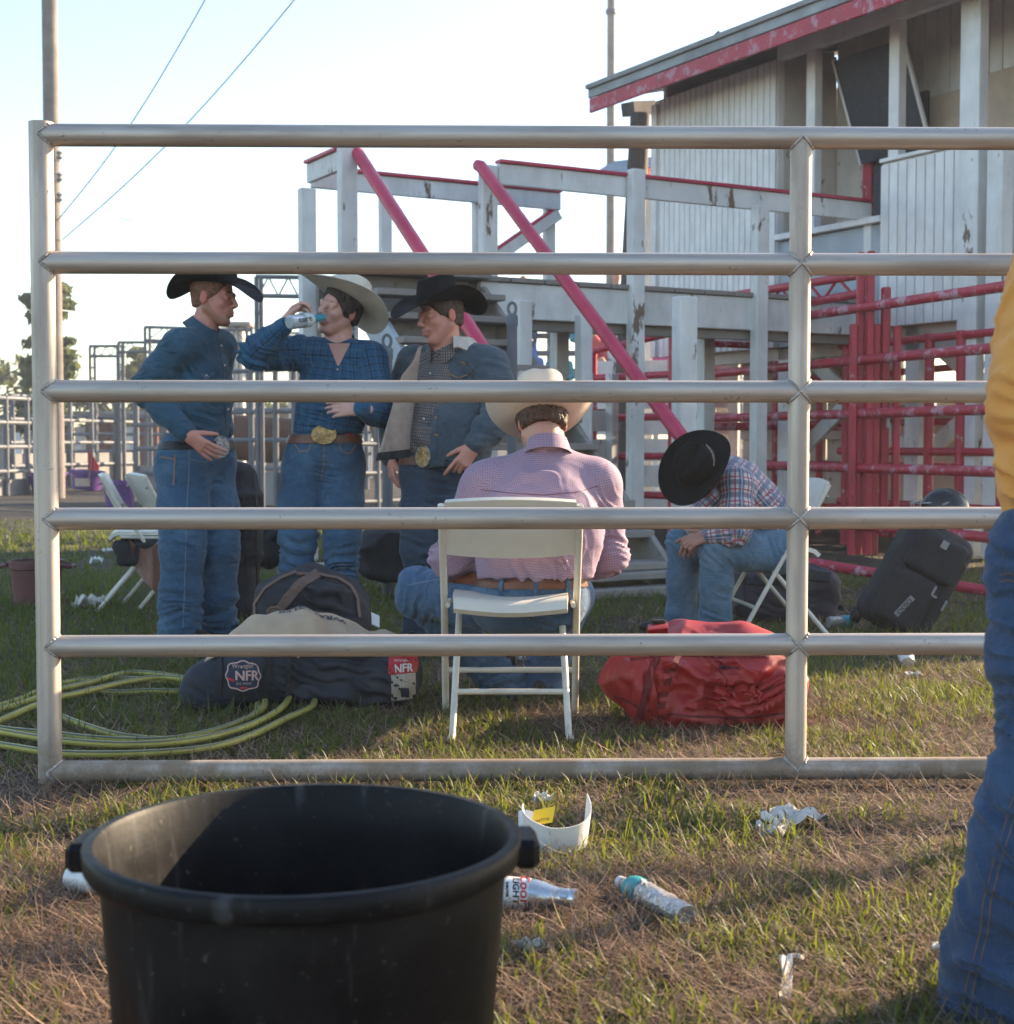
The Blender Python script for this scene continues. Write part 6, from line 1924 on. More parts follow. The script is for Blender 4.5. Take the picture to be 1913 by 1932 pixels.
# ----- man bent forward on a chair, face hidden by his hat
def man_hunched():
    q = P
    rt = thing('person', 'man in red and blue plaid shirt hunched forward, black hat hiding his face', 'person', G(1400, 1215))
    up = Vector((-0.46, -0.74, 0.46)).normalized()
    hf_ = Fr(q(1322, 893, 7.20), (-0.55, -0.10, -0.80), up)
    fl = Vector((0.78, 0, 0.62)).normalized()          # thickness direction of the bent back
    S = Soft()
    add_head(S, hf_, 1.03)
    S.cone(hf_(-0.03, 0, -0.06), q(1378, 905, 7.4), 0.060, 0.068, 0.03)
    S.chain([q(1388, 915, 7.4), q(1425, 955, 7.4), q(1466, 1020, 7.4)], [0.12, 0.13, 0.13], 0.04, fl, 0.68)
    sh, el, wr = q(1388, 915, 7.22), q(1388, 1003, 7.14), q(1338, 1010, 7.16)
    sh2, el2, wr2 = q(1378, 915, 7.58), q(1306, 985, 7.58), q(1322, 1008, 7.36)
    S.chain([sh, el, wr], [0.045, 0.038, 0.028], 0.02)
    S.chain([sh2, el2, wr2], [0.045, 0.038, 0.028], 0.02)
    hand(S, wr, (-0.9, 0.1, -0.3), (0.1, 0.7, -0.6), (0, -0.5, 0.8), (26, 30, 34, 36))
    hand(S, wr2, (-0.5, -0.6, -0.4), (-0.2, 0.3, -0.9), (-0.6, 0.4, 0.6), (26, 30, 34, 36))
    hipN, knN, anN = q(1468, 1042, 7.30), q(1352, 1034, 7.22), q(1349, 1188, 7.28)
    hipF, knF, anF = q(1462, 1042, 7.54), q(1290, 1026, 7.60), q(1286, 1190, 7.60)
    S.chain([hipN, knN, anN], [0.08, 0.055, 0.042], 0.03)
    S.chain([hipF, knF, anF], [0.08, 0.055, 0.042], 0.03)
    finish_body(S, rt, 'body', (0.46, 0.22, 0.16), fine=[box_of(hf_(0.02, 0, -0.02), 0.14), box_of(q(1322, 1008, 7.2), 0.09)])
    hair_cap(hf_, rt, 1.03, 'hair_brown', -0.05, 0.02, 0.006, 0.003)
    H = Soft()
    H.chain([q(1374, 900, 7.4), q(1398, 915, 7.4), q(1432, 955, 7.4), q(1462, 1000, 7.4)], [0.105, 0.165, 0.178, 0.165], 0.05, fl, 0.66)
    H.cone(sh, sh2, 0.078, 0.078, 0.05)
    H.chain([sh, sh.lerp(el, 0.5), el, wr.lerp(el, 0.1)], [0.082, 0.076, 0.066, 0.048], 0.03)
    H.chain([sh2, sh2.lerp(el2, 0.5), el2, wr2.lerp(el2, 0.1)], [0.080, 0.072, 0.062, 0.046], 0.03)
    garment(H, rt, 'shirt', 'plaid_rwb', [(el, 0.14, (0.3, 0, 1), 0.04, 0.009), (sh, 0.14, (0.4, 0, 0.9), 0.05, 0.006), (q(1450, 960, 7.2), 0.14, (0.7, 0, -0.6), 0.05, 0.007)], seed=43, base=0.003)
    J = Soft()
    J.cone(q(1466, 1028, 7.33), q(1463, 1028, 7.50), 0.128, 0.128, 0.04)
    J.chain([hipN, hipN.lerp(knN, 0.5), knN, q(1352, 1100, 7.25), q(1349, 1160, 7.28), q(1349, 1196, 7.28)], [0.110, 0.100, 0.086, 0.078, 0.076, 0.082], 0.03)
    J.chain([hipF, hipF.lerp(knF, 0.5), knF, q(1288, 1100, 7.6), q(1285, 1160, 7.6), q(1285, 1196, 7.6)], [0.110, 0.100, 0.086, 0.080, 0.078, 0.084], 0.03)
    g, bj = garment(J, rt, 'jeans', 'denim_pale', [(knN, 0.14, (0.7, 0, 0.7), 0.035, 0.008), (q(1450, 1040, 7.2), 0.13, (1, 0, 0.3), 0.04, 0.006), (q(1350, 1150, 7.2), 0.12, (0.2, 0, 1), 0.04, 0.006), (knF, 0.14, (0.7, 0, 0.7), 0.035, 0.008)], seed=45)
    for pts in ([q(1385, 1032, 7.1), q(1420, 1025, 7.1), q(1460, 1018, 7.1)], [q(1366, 1060, 7.1), q(1362, 1110, 7.1), q(1358, 1165, 7.1)], [q(1290, 1060, 7.4), q(1286, 1110, 7.4), q(1284, 1165, 7.4)]):
        obj('seam', strip(bj, pts, 0.005, YD, 0.0015, 0.0005, 20), M['stitch_pale'], rt)
    ht = hat(rt, hf_.at(0.0, 0, 0.060), 'felt_black', 0.105, 0.095, 0.045, dip=0.0, b=0.090)
    f2 = hf_.at(0.0, 0, 0.060)
    M['feather'] = m_plain('pale_feather', (0.42, 0.36, 0.33), 0.6, 0, 0.3, 60)
    fe = MB()
    for k in range(5):
        a0 = 2.0 + 0.2 * k
        fe.path([f2(0.113 * math.cos(a0), 0.094 * math.sin(a0), 0.012 + 0.008 * k), f2(0.118 * math.cos(a0 + 0.3), 0.100 * math.sin(a0 + 0.3), 0.026 + 0.006 * k)], [0.004, 0.0015], 6)
    obj('feather', fe, M['feather'], ht)
    boots(rt, (anN, (-1, -0.1, 0)), (anF, (-1, 0.05, 0)))
man_hunched()

# ----- person in marigold shirt walking out of the right edge, close to the camera
M['stitch_dim'] = m_plain('worn_stitching', (0.15, 0.095, 0.06), 0.85, 0, 0.3, 60)
def person_right():
    q = P
    D = 2.48
    rt = thing('person', 'person in marigold shirt and blue jeans striding at the right edge', 'person', (q(1990, 1500, D).x, D, 0))
    S = Soft()
    hf_ = Fr(q(2190, 150, 2.45), (0.95, -0.1, -0.15), (0.1, 0, 1))
    add_head(S, hf_, 1.05)
    S.cone(hf_(-0.02, 0, -0.06), q(2140, 330, D), 0.062, 0.07, 0.03)
    S.chain([q(2130, 400, D), q(2080, 600, D), q(2040, 850, D), q(2030, 1000, D)], [0.12, 0.13, 0.12, 0.12], 0.04, (1, 0, 0.2), 0.72)
    sh, el, wr = q(2105, 430, 2.30), q(2090, 760, 2.24), q(2180, 960, 2.2)
    sh2, el2, wr2 = q(2140, 430, 2.66), q(2180, 740, 2.72), q(2250, 930, 2.7)
    S.chain([sh, el, wr], [0.045, 0.038, 0.028], 0.02)
    S.chain([sh2, el2, wr2], [0.045, 0.038, 0.028], 0.02)
    hand(S, wr, (0.3, 0, -1), (0.3, 0.9, 0), (1, 0, 0.2), (15, 18, 20, 22))
    hand(S, wr2, (0.3, 0, -1), (0.3, -0.9, 0), (1, 0, 0.2), (15, 18, 20, 22))
    hip, kn, an = q(2000, 1040, 2.42), q(1985, 1440, 2.44), q(1886, 1890, 2.50)
    hip2, kn2, an2 = q(2040, 1040, 2.60), q(2140, 1430, 2.58), q(2180, 1930, 2.58)
    S.chain([hip, kn, an], [0.08, 0.055, 0.042], 0.03)
    S.chain([hip2, kn2, an2], [0.08, 0.055, 0.042], 0.03)
    finish_body(S, rt, 'body', h=0.012, fine=[box_of(hf_(0.02, 0, -0.01), 0.15)])
    hair_cap(hf_, rt, 1.05, 'hair_brown')
    H = Soft()
    H.chain([q(2122, 400, D), q(2098, 500, D), q(2072, 650, D), q(2050, 800, D), q(2043, 930, D)], [0.13, 0.178, 0.190, 0.180, 0.165], 0.05, (1, 0, 0.25), 0.84)
    H.cone(sh, sh2, 0.085, 0.085, 0.05)
    H.chain([sh, el, wr], [0.082, 0.068, 0.046], 0.03)
    H.chain([sh2, el2, wr2], [0.082, 0.068, 0.046], 0.03)
    garment(H, rt, 'shirt', 'orange_cloth', [(q(1900, 800, 2.4), 0.2, (0.3, 0, 1), 0.06, 0.009), (q(1890, 600, 2.4), 0.15, (0.8, 0, 0.6), 0.06, 0.008), (q(1895, 900, 2.4), 0.12, (0.5, 0, 0.8), 0.04, 0.008)], seed=53, base=0.004, bscale=7.0, h=0.007)
    J = Soft()
    J.cone(q(2003, 1050, 2.42), q(2035, 1050, 2.60), 0.125, 0.125, 0.04)
    J.chain([q(2000, 1100, 2.42), q(1990, 1260, 2.42), kn, q(1955, 1580, 2.45), q(1905, 1780, 2.49), q(1880, 1930, 2.50)], [0.122, 0.104, 0.092, 0.104, 0.112, 0.116], 0.03)
    J.chain([q(2040, 1100, 2.6), kn2, an2], [0.12, 0.095, 0.10], 0.03)
    folds = [(q(1900, 1500, 2.4), 0.16, (0.2, 0, 1), 0.06, 0.012), (q(1850, 1800, 2.4), 0.15, (0.4, 0, 1), 0.05, 0.013), (q(1890, 1200, 2.4), 0.13, (0.3, 0, 1), 0.06, 0.008), (q(1900, 1050, 2.4), 0.1, (0.5, 0, 0.8), 0.03, 0.006)]
    g, bj = garment(J, rt, 'jeans', 'denim_near', folds, seed=55, h=0.006, base=0.003, clip=[(q(2010, 965, 2.45), (0, 0, 1))])
    for off in (0, 14):
        obj('seam', strip(bj, [q(1912 + off, 1440, 2.3), q(1900 + off, 1500, 2.3), q(1868 + off, 1600, 2.3), q(1842 + off, 1700, 2.3), q(1836 + off, 1760, 2.3), q(1812 + off, 1850, 2.3), q(1800 + off, 1920, 2.3)], 0.0020, YD, 0.001, 0.0003, 40), M['stitch_dim'], rt)
    for y in (1085, 1098):
        obj('pocket_stitch', strip(bj, [q(1872, y, 2.3), q(1890, y - 4, 2.3), q(1913, y + 2, 2.3)], 0.0020, YD, 0.001, 0.0003, 12), M['stitch_dim'], rt)
    rt.location.x += 0.012
    boots(rt, (an, (1, -0.1, 0)), (an2, (1, -0.05, 0)))
person_right()
# ---------------------------------------------------------------- folding chairs
def folding_chair(label, loc, rotz, src=None):
    if src is not None:
        c = copy_tree(src)
        c.location = loc
        c.rotation_euler = (0, 0, rotz)
        c['label'] = label
        return c
    rt = thing('folding_chair', label, 'chair', (0, 0, 0), 'white folding chairs')
    W1, W2 = 0.228, 0.192
    for s_ in (-1, 1):
        top = V(s_ * W1, -0.20, 0.775)
        obj('long_leg', MB().path([V(s_ * (W1 + 0.006), 0.262, 0.0), V(s_ * W1, 0.02, 0.43), V(s_ * W1, -0.14, 0.66), top], 0.0125, 12, squash=0.9), M['tube_white'], rt)
        obj('rear_leg', MB().path([V(s_ * (W2 - 0.014), 0.12, 0.415), V(s_ * W2, -0.22, 0.02), V(s_ * (W2 + 0.006), -0.238, 0.0)], [0.0115, 0.0115, 0.014], 12), M['tube_white'], rt)
        obj('bracket', MB().path([V(s_ * 0.212, 0.13, 0.425), V(s_ * 0.212, -0.10, 0.432)], 0.009, 8), M['tube_white'], rt)
        obj('rivet', MB().lathe([(0.0, 0.014), (0.008, 0.012), (0.009, 0.0)], 10, V(s_ * W1, -0.185, 0.715), ((1, 0, 0), (0, 0, 1), (0, -1, 0))), M['weld'], rt)
    obj('cross_bar', MB().tube(V(-W2 + 0.01, -0.115, 0.142), V(W2 - 0.01, -0.115, 0.142), 0.010, n=10), M['tube_white'], rt)
    obj('cross_bar', MB().tube(V(-W1, 0.165, 0.172), V(W1, 0.165, 0.172), 0.010, n=10), M['tube_white'], rt)
    def seat(u, v):
        x = (u - 0.5) * 0.40
        y = 0.20 - 0.36 * v
        e = (abs(2 * u - 1)) ** 4
        f_ = max(0, (0.16 - v) / 0.16) ** 2
        r_ = max(0, (v - 0.88) / 0.12) ** 2
        nar = 1.0 - 0.10 * max(0, v - 0.5)
        return V(x * nar, y, 0.447 - 0.020 * (1 - (2 * u - 1) ** 2) - 0.030 * f_ - 0.028 * r_ - 0.006 * e + 0.012 * e * 0)
    obj('seat', MB().sheet(seat, 16, 16, -0.022), M['plastic_white'], rt)
    def back(u, v):
        x = (u - 0.5) * 0.436
        z = 0.605 + 0.178 * v
        arc = 1 - (2 * u - 1) ** 2
        y = -0.105 - (z - 0.605) * 0.52 - 0.028 * arc
        z += 0.010 * arc * (1 if v > 0.5 else -1.1)
        return V(x, y - 0.008, z)
    obj('backrest', MB().sheet(back, 18, 8, -0.020), M['plastic_white'], rt)
    rt.location = loc
    rt.rotation_euler = (0, 0, rotz)
    return rt
ch0 = folding_chair('ivory folding chair carrying the man in the lilac shirt', (P(963, 1300, 5.08).x, 5.045, 0), 0)
folding_chair('white folding chair under the hunched man in plaid', (P(1462, 1060, 7.42).x, 7.42, 0), R(97), ch0)
folding_chair('empty white folding chair at far left with a dark garment on its seat', (*xyat(262, 8.75), 0), R(-78), ch0)
folding_chair('empty white folding chair nearly hidden behind the denim-shirted man', (*xyat(318, 8.9), 0), R(-62), ch0)
M['black_cloth'] = m_plain('black_nylon', (0.012, 0.012, 0.015), 0.75, 0, 0.35, 10, 0.4, 60)
S = Soft()
S.box(P(272, 1030, 8.7), (0.15, 0.17, 0.035), 0.03, None, 0.02)
S.box(P(262, 1045, 8.55), (0.13, 0.03, 0.075), 0.025, None, 0.03)
v, fc = S.mesh(0.012)
v = wrinkle(v, fc, [], 0.012, 10, 61)
o = obj('dark_garment', (v, fc), M['black_cloth'], loc=P(272, 1050, 8.7), sharp=180); tag(o, 'dark garment slumped on the empty chair at far left', 'garment')
M['chap_leather'] = m_plain('rust_leather', (0.16, 0.07, 0.05), 0.6, 0, 0.3, 9, 0.4, 40)
gl = MB().sheet(lambda u, v: P(245 + 55 * u - 12 * v * (1 - u) + 25 * v, 1018 + 18 * math.sin(u * 3) + (60 + 40 * u) * v, 8.42 + 0.10 * math.sin(u * 6 + v * 2)), 14, 14, 0.006)
o = obj('leather_chaps', gl, M['chap_leather'], loc=G(272, 1150)); tag(o, 'rust brown leather chaps hanging from the empty far-left chair', 'chaps')

# ---------------------------------------------------------------- muck bucket in front
bkx = (572 - CX) / FPX * 1.9
bc_ = V(bkx, 1.90, 0)
bk = thing('muck_bucket', 'big black rubber bucket with two lug handles in the foreground', 'bucket', bc_)
RB, HB = 0.281, 0.472
prof = [(0.0, 0.0), (0.222, 0.0), (0.228, 0.01), (0.262, HB - 0.036), (0.276, HB - 0.034), (RB, HB - 0.026), (RB + 0.001, HB - 0.004), (RB - 0.003, HB), (RB - 0.013, HB), (RB - 0.017, HB - 0.006), (0.256, HB - 0.07), (0.222, 0.02), (0.0, 0.016)]
def mk_bucket():
    t = T('black_rubber_bucket')
    co = t.co()
    n1 = t.noise(co, 5.0, 6, 0.7)
    n2 = t.noise(t.map(co, scale=(30, 30, 3)), 1.0, 4, 0.6)
    col = t.mix(t.ramp(n1, 0.45, 0.75, 0.0, 0.5), (0.0025, 0.0025, 0.004, 1), (0.032, 0.029, 0.028, 1))
    col = t.mix(t.math('MULTIPLY', t.ramp(n2, 0.6, 0.75), 0.35), col, (0.12, 0.115, 0.12, 1))
    sp = t.ramp(t.noise(co, 70.0, 4, 0.7), 0.64, 0.72)
    col = t.mix(t.math('MULTIPLY', sp, 0.45), col, (0.20, 0.18, 0.16, 1))
    return t.out(col, t.ramp(n1, 0.3, 0.7, 0.38, 0.62), 0, t.bump(t.math('ADD', n1, t.math('MULTIPLY', n2, 0.4)), 0.25, 0.01), **{'Specular IOR Level': 0.2})
M['bucket'] = mk_bucket()
obj('bucket_wall', MB().lathe(prof, 96, bc_), M['bucket'], bk, sharp=50)
for a0 in (math.pi * 1.0, 0.06):
    er, et = V(math.cos(a0), math.sin(a0), 0), V(-math.sin(a0), math.cos(a0), 0)
    lug = MB().obox(bc_ + er * (RB + 0.006) + ZV * (HB - 0.024), (er, et, ZV), (0.017, 0.043, 0.019), 0.008)
    obj('handle', lug, M['bucket'], bk)

# ---------------------------------------------------------------- bags
def baggy(S, mat, rt, name, folds=(), base=0.006, bscale=7.0, seed=1, h=0.009, clip=None, crease=0.0):
    v, fc = S.mesh(h, clip=clip)
    v = wrinkle(v, fc, folds, base, bscale, seed)
    if crease:
        v = (v + vnormals(v, fc) * ((ridged(fbm(v * 4.2, seed + 3, 2)) ** 4 - 0.35) * crease)[:, None]).astype(np.float32)
    o = obj(name, (v, fc), M[mat], rt, sharp=180)
    return o, bvh_of(v, fc)
def rot3(ax, ang):
    m = Matrix.Rotation(ang, 3, ax)
    return [[m[i][j] for j in range(3)] for i in range(3)]
M['navy_canvas'] = m_plain('navy_canvas', (0.012, 0.017, 0.030), 0.72, 0, 0.3, 6, 0.25, 220, dirt=(0.10, 0.085, 0.07, 1), dirt_amt=0.25)
M['tan_canvas'] = m_plain('tan_canvas', (0.46, 0.34, 0.23), 0.85, 0, 0.12, 6, 0.3, 220)
M['navy_print'] = m_plain('navy_print', (0.02, 0.028, 0.06), 0.7, 0, 0.05)
M['red_print'] = m_plain('bright_red_patch', (0.50, 0.025, 0.04), 0.6, 0, 0.08)
M['pink_print'] = m_plain('pale_thread', (0.55, 0.36, 0.33), 0.7, 0, 0.08)
M['beige_print'] = m_plain('beige_patch', (0.45, 0.40, 0.34), 0.7, 0, 0.15, 30)
nb = thing('gear_bag', 'long navy canvas gear bag with embroidered badge beside the chair', 'bag', G(570, 1340))
S = Soft()
S.box(P(590, 1262, 5.48), (0.34, 0.155, 0.130), 0.11, rot3('Y', R(2)), 0.05)
S.box(P(430, 1285, 5.42), (0.15, 0.12, 0.095), 0.08, rot3('Y', R(-14)), 0.06)
S.ell(P(740, 1270, 5.42), (0.11, 0.14, 0.125), None, 0.05)
S.ell(P(560, 1205, 5.5), (0.2, 0.12, 0.07), None, 0.06)
S.box(P(395, 1312, 5.42), (0.09, 0.09, 0.045), 0.04, rot3('Y', R(10)), 0.05)
_, bn = baggy(S, 'navy_canvas', nb, 'bag_body', [(P(650, 1280, 5.3), 0.25, (0.3, 0, 1), 0.05, 0.012), (P(790, 1300, 5.3), 0.10, (1, 0, 0.4), 0.04, 0.006), (P(370, 1320, 5.3), 0.10, (0.5, 0, 1), 0.05, 0.006), (P(600, 1330, 5.3), 0.2, (0.1, 0, 1), 0.04, 0.010)], 0.006, 7, 71, 0.008)
obj('end_flap', patch(bn, lambda u, v: P(395 + 90 * u + 16 * v, 1318 + 14 * v + 8 * u * v, 5.3), 8, 3, None, 0.008, 0.010), M['navy_canvas'], nb)
pk = obj('end_pocket', patch(bn, lambda u, v: P(417 + 84 * u, 1226 + 92 * v, 5.3), 10, 10, None, 0.006, 0.003), M['navy_canvas'], nb)
for (a_, b_) in ((( 505, 1228), (500, 1318)), ((545, 1215), (540, 1338)), ((416, 1228), (412, 1312))):
    obj('strap', strip(bn, [P(*a_, 5.3), P((a_[0] + b_[0]) / 2 + 3, (a_[1] + b_[1]) / 2, 5.3), P(*b_, 5.3)], 0.018, None, 0.004, 0.008, 12), M['black_cloth'], nb)
# embroidered badge: outline, crown lettering
def badge_pt(a, k=1.0):
    r_ = 1.0 + 0.06 * math.cos(8 * a) - 0.04 * math.cos(4 * a)
    return P(459 + 31 * k * r_ * math.cos(a), 1275 + 26 * k * r_ * math.sin(a), 5.3)
obj('badge', patch(bn, lambda u, v: badge_pt(2 * math.pi * u, 0.02 + 0.98 * v), 36, 4, None, 0.0015, 0.011), M['navy_print'], pk)
obj('badge_rim', strip(bn, [badge_pt(2 * math.pi * k / 36) for k in range(37)], 0.0042, None, 0.0016, 0.0125, 72), M['pink_print'], pk)
lettering('badge_lettering', 'NFR', 0.044, P(466, 1275, 5.3), (1, 0, 0), (0, 0.1, 1), M['pink_print'], pk, bn, None, 0.0155, 0.0012, 0.95)
lettering('badge_lettering', 'Wrangler', 0.018, P(459, 1258, 5.3), (1, 0, 0), (0, 0.1, 1), M['pink_print'], pk, bn, None, 0.0155)
lettering('badge_lettering', 'LAS VEGAS', 0.0105, P(461, 1289, 5.3), (1, 0, 0), (0, 0.1, 1), M['pink_print'], pk, bn, None, 0.0155)
obj('badge_mark', strip(bn, [P(432, 1280, 5.3), P(444, 1283, 5.3)], 0.008, None, 0.001, 0.0155, 4), M['red_print'], pk)
obj('badge_mark', strip(bn, [P(454, 1296, 5.3), P(466, 1296, 5.3)], 0.006, None, 0.001, 0.0155, 4), M['red_print'], pk)
rp = obj('end_patch', patch(bn, lambda u, v: P(735 + 50 * u + 6 * math.sin(v * 3) * (u - 0.5), 1240 + 34 * v - 6 * u, 5.3), 8, 6, None, 0.002, 0.003), M['red_print'], nb)
obj('end_patch', patch(bn, lambda u, v: P(738 + 45 * u, 1274 - 5 * u + 48 * v, 5.3), 8, 6, None, 0.002, 0.003), M['beige_print'], nb)
lettering('patch_lettering', 'NFR', 0.040, P(760, 1262, 5.3), (1, 0, 0.08), (0, 0.1, 1), M['label_white'], rp, bn, None, 0.0065, 0.0012, 0.85)
lettering('patch_lettering', 'Wrangler', 0.014, P(757, 1247, 5.3), (1, 0, 0.08), (0, 0.1, 1), M['label_white'], rp, bn, None, 0.0065)
obj('patch_mark', patch(bn, lambda u, v: P(757 + 13 * u, 1298 + 16 * v, 5.3), 4, 4, None, 0.001, 0.006), M['navy_print'], nb)
# tan cloth thrown over the bag
def cloth(u, v):
    x = 398 + 370 * u
    d_ = 5.335 + 0.40 * v
    p_ = P(x, 1200, 5.45)
    hit = bn.ray_cast(V(p_.x, d_, 1.0), V(0, 0, -1))
    zz = hit[0].z + 0.010 if hit[0] is not None else 0.15
    zz = max(zz, 0.205 - 0.06 * abs(2 * u - 1) ** 1.5 - 0.05 * max(0, 0.3 - v))
    zz += 0.030 * math.exp(-((u - 0.45) / 0.28) ** 2) * math.exp(-((v - 0.6) / 0.4) ** 2)
    zz += 0.008 * math.sin(u * 26 + v * 5) * (0.3 + u) + 0.005 * math.sin(u * 47 + v * 9)
    return V(p_.x + 0.012 * math.sin(v * 7 + u * 3), d_ + 0.02 * math.sin(u * 11), zz)
clo = obj('canvas_cloth', MB().sheet(cloth, 46, 16, 0.004), M['tan_canvas'], loc=P(580, 1185, 5.45)); tag(clo, 'tan printed canvas cloth thrown over the navy gear bag', 'cloth')
g_ = MB().grid(cloth, 60, 20)
bcl = BVHTree.FromPolygons([tuple(p_) for p_ in g_.v], g_.f)
for i, (txt, dx, dy) in enumerate((('ERR & T', -0.06, 0.045), ('WRANGLER', 0.0, 0.0))):
    lettering('cloth_lettering', txt, 0.046 if i == 1 else 0.034, P(590, 1160, 5.50) + V(dx, dy - 0.02, 0.2), (-0.98, -0.12, 0), (0.12, -0.98, 0), M['navy_print'], clo, bcl, (0, 0, -1), 0.0065, 0.001)
clo2 = [c for c in clo.children]

M['black_canvas'] = m_plain('black_canvas', (0.016, 0.016, 0.021), 0.8, 0, 0.3, 7, 0.25, 200)
M['trim_brown'] = m_plain('brown_webbing', (0.14, 0.085, 0.065), 0.8, 0, 0.2, 20)
db = thing('duffel_bag', 'black round duffel with brown webbing behind the navy gear bag', 'bag', G(585, 1255))
S = Soft()
S.ell(P(585, 1150, 6.25), (0.245, 0.20, 0.185), None, 0.03)
S.box(P(588, 1190, 6.25), (0.235, 0.16, 0.12), 0.09, None, 0.05)
_, bd = baggy(S, 'black_canvas', db, 'bag_body', [(P(600, 1120, 6.1), 0.2, (0.3, 0, 1), 0.06, 0.009)], 0.005, 7, 73, crease=0.02)
arc = [P(478 + 4 * math.cos(k) + 14 * (k / 10), 1162 - k * 7.6, 6.1) for k in range(4)]
obj('piping', strip(bd, [P(483, 1165, 6.1), P(482, 1140, 6.1), P(500, 1112, 6.1), P(530, 1092, 6.1), P(560, 1080, 6.1)], 0.010, None, 0.006, 0.002, 20), M['trim_brown'], db)
obj('piping', strip(bd, [P(560, 1084, 6.1), P(600, 1084, 6.1), P(638, 1092, 6.1), P(660, 1106, 6.1), P(673, 1128, 6.1), P(677, 1165, 6.1)], 0.010, None, 0.006, 0.002, 24), M['trim_brown'], db)
obj('webbing', strip(bd, [P(508, 1172, 6.1), P(535, 1140, 6.1), P(565, 1105, 6.1), P(600, 1083, 6.1)], 0.038, None, 0.006, 0.003, 18, 2), M['trim_brown'], db)
obj('buckle_loop', MB().path([P(520, 1155, 6.0) + V(0.03 * math.cos(a * 0.7), -0.02, 0.022 * math.sin(a * 0.7)) for a in range(9)], 0.007, 8, closed=True), M['trim_brown'], db)
o = obj('folded_paper', MB().sheet(lambda u, v: P(672 + 44 * u, 1142 + 20 * u + 22 * v, 6.32 - 0.05 * v), 4, 3, 0.004), M['label_white'], loc=G(690, 1215)); tag(o, 'folded white printed sheet beside the black duffel', 'paper')

M['red_tarp'] = m_plain('red_coated_fabric', (0.34, 0.018, 0.020), 0.46, 0, 0.25, 5, 0.25, 11, dirt=(0.16, 0.05, 0.045, 1), dirt_amt=0.3)
M['red_strap'] = m_plain('dark_red_webbing', (0.15, 0.012, 0.014), 0.75, 0, 0.2, 30, 0.5, 200)
rb = thing('red_duffel', 'glossy red duffel bag lying on the grass right of the chair', 'bag', G(1335, 1372))
S = Soft()
S.box(P(1330, 1288, 5.18), (0.285, 0.165, 0.155), 0.12, rot3('Y', R(-3)), 0.05)
S.ell(P(1205, 1278, 5.22), (0.13, 0.15, 0.115), None, 0.05)
S.ell(P(1395, 1235, 5.25), (0.16, 0.13, 0.10), None, 0.06)
S.ell(P(1462, 1300, 5.15), (0.09, 0.14, 0.145), None, 0.05)
S.ell(P(1300, 1218, 5.28), (0.13, 0.12, 0.08), None, 0.05)
_, br = baggy(S, 'red_tarp', rb, 'bag_body', [(P(1300, 1290, 5.0), 0.2, (0.8, 0, 0.5), 0.07, 0.016), (P(1440, 1310, 5.0), 0.18, (0.6, 0, -0.8), 0.06, 0.018), (P(1340, 1350, 5.0), 0.2, (0.1, 0, 1), 0.05, 0.012), (P(1220, 1290, 5.0), 0.14, (1, 0, 0.2), 0.05, 0.012), (P(1390, 1250, 5.0), 0.2, (0.3, 0, 1), 0.06, 0.012)], 0.010, 5, 77, 0.0075, crease=0.022)
obj('strap', strip(br, [P(1252, 1215, 5.0), P(1230, 1260, 5.0), P(1218, 1310, 5.0), P(1206, 1355, 5.0)], 0.024, None, 0.004, 0.002, 20), M['red_strap'], rb)
obj('strap', strip(br, [P(1287, 1225, 5.0), P(1264, 1270, 5.0), P(1250, 1320, 5.0), P(1244, 1362, 5.0)], 0.020, None, 0.004, 0.002, 20), M['red_strap'], rb)
for k in range(5):
    a_ = P(1262 - k * 4, 1255 + k * 22, 5.0)
    obj('daisy_loop', strip(br, [a_ + V(-0.022, 0, 0), a_ + V(0.022, 0, 0.004)], 0.014, None, 0.008, 0.004, 5), M['red_tarp'], rb)
pf = obj('side_pocket', patch(br, lambda u, v: P(1340 + 98 * u, 1243 + 8 * u + 46 * v, 5.0), 12, 6, None, 0.005, 0.002), M['red_tarp'], rb)
obj('grab_handle', strip(br, [P(1345, 1302, 5.0), P(1390, 1305, 5.0), P(1436, 1312, 5.0)], 0.034, None, 0.010, 0.010, 14, 2), M['red_tarp'], rb)
obj('seam', strip(br, [P(1160, 1312, 5.0), P(1220, 1340, 5.0), P(1300, 1352, 5.0), P(1400, 1354, 5.0), P(1485, 1345, 5.0)], 0.007, None, 0.003, 0.001, 40), M['red_strap'], rb)
obj('seam', strip(br, [P(1190, 1245, 5.0), P(1260, 1235, 5.0), P(1350, 1240, 5.0), P(1450, 1240, 5.0)], 0.006, None, 0.003, 0.001, 40), M['red_strap'], rb)
sm = obj('stitched_mark', patch(br, lambda u, v: P(1358 + 8 * u, 1256 + 6 * v, 5.0), 2, 2, None, 0.001, 0.008), M['navy_print'], rb)
obj('stitched_mark', patch(br, lambda u, v: P(1372 + 24 * u, 1260 - 3 * u + 4 * v, 5.0), 4, 2, None, 0.001, 0.008), M['navy_print'], rb)
# end handle with clip, hanging strap, end cap seen right of the stile
obj('end_handle', MB().sheet(lambda u, v: P(1222 + 38 * u, 1178 + 22 * v - 4 * u, 5.22 - 0.06 * math.sin(v * 3)), 6, 6, 0.012), M['red_tarp'], rb)
obj('clip', MB().box(P(1243, 1173, 5.22), (0.05, 0.03, 0.014), 0.1, 0.004), M['black_cloth'], rb)
obj('end_strap', MB().sheet(lambda u, v: P(1478 + 16 * u + 10 * v, 1236 + 38 * v, 5.10 + 0.04 * math.sin(v * 3)), 3, 10, 0.005), M['red_strap'], rb)

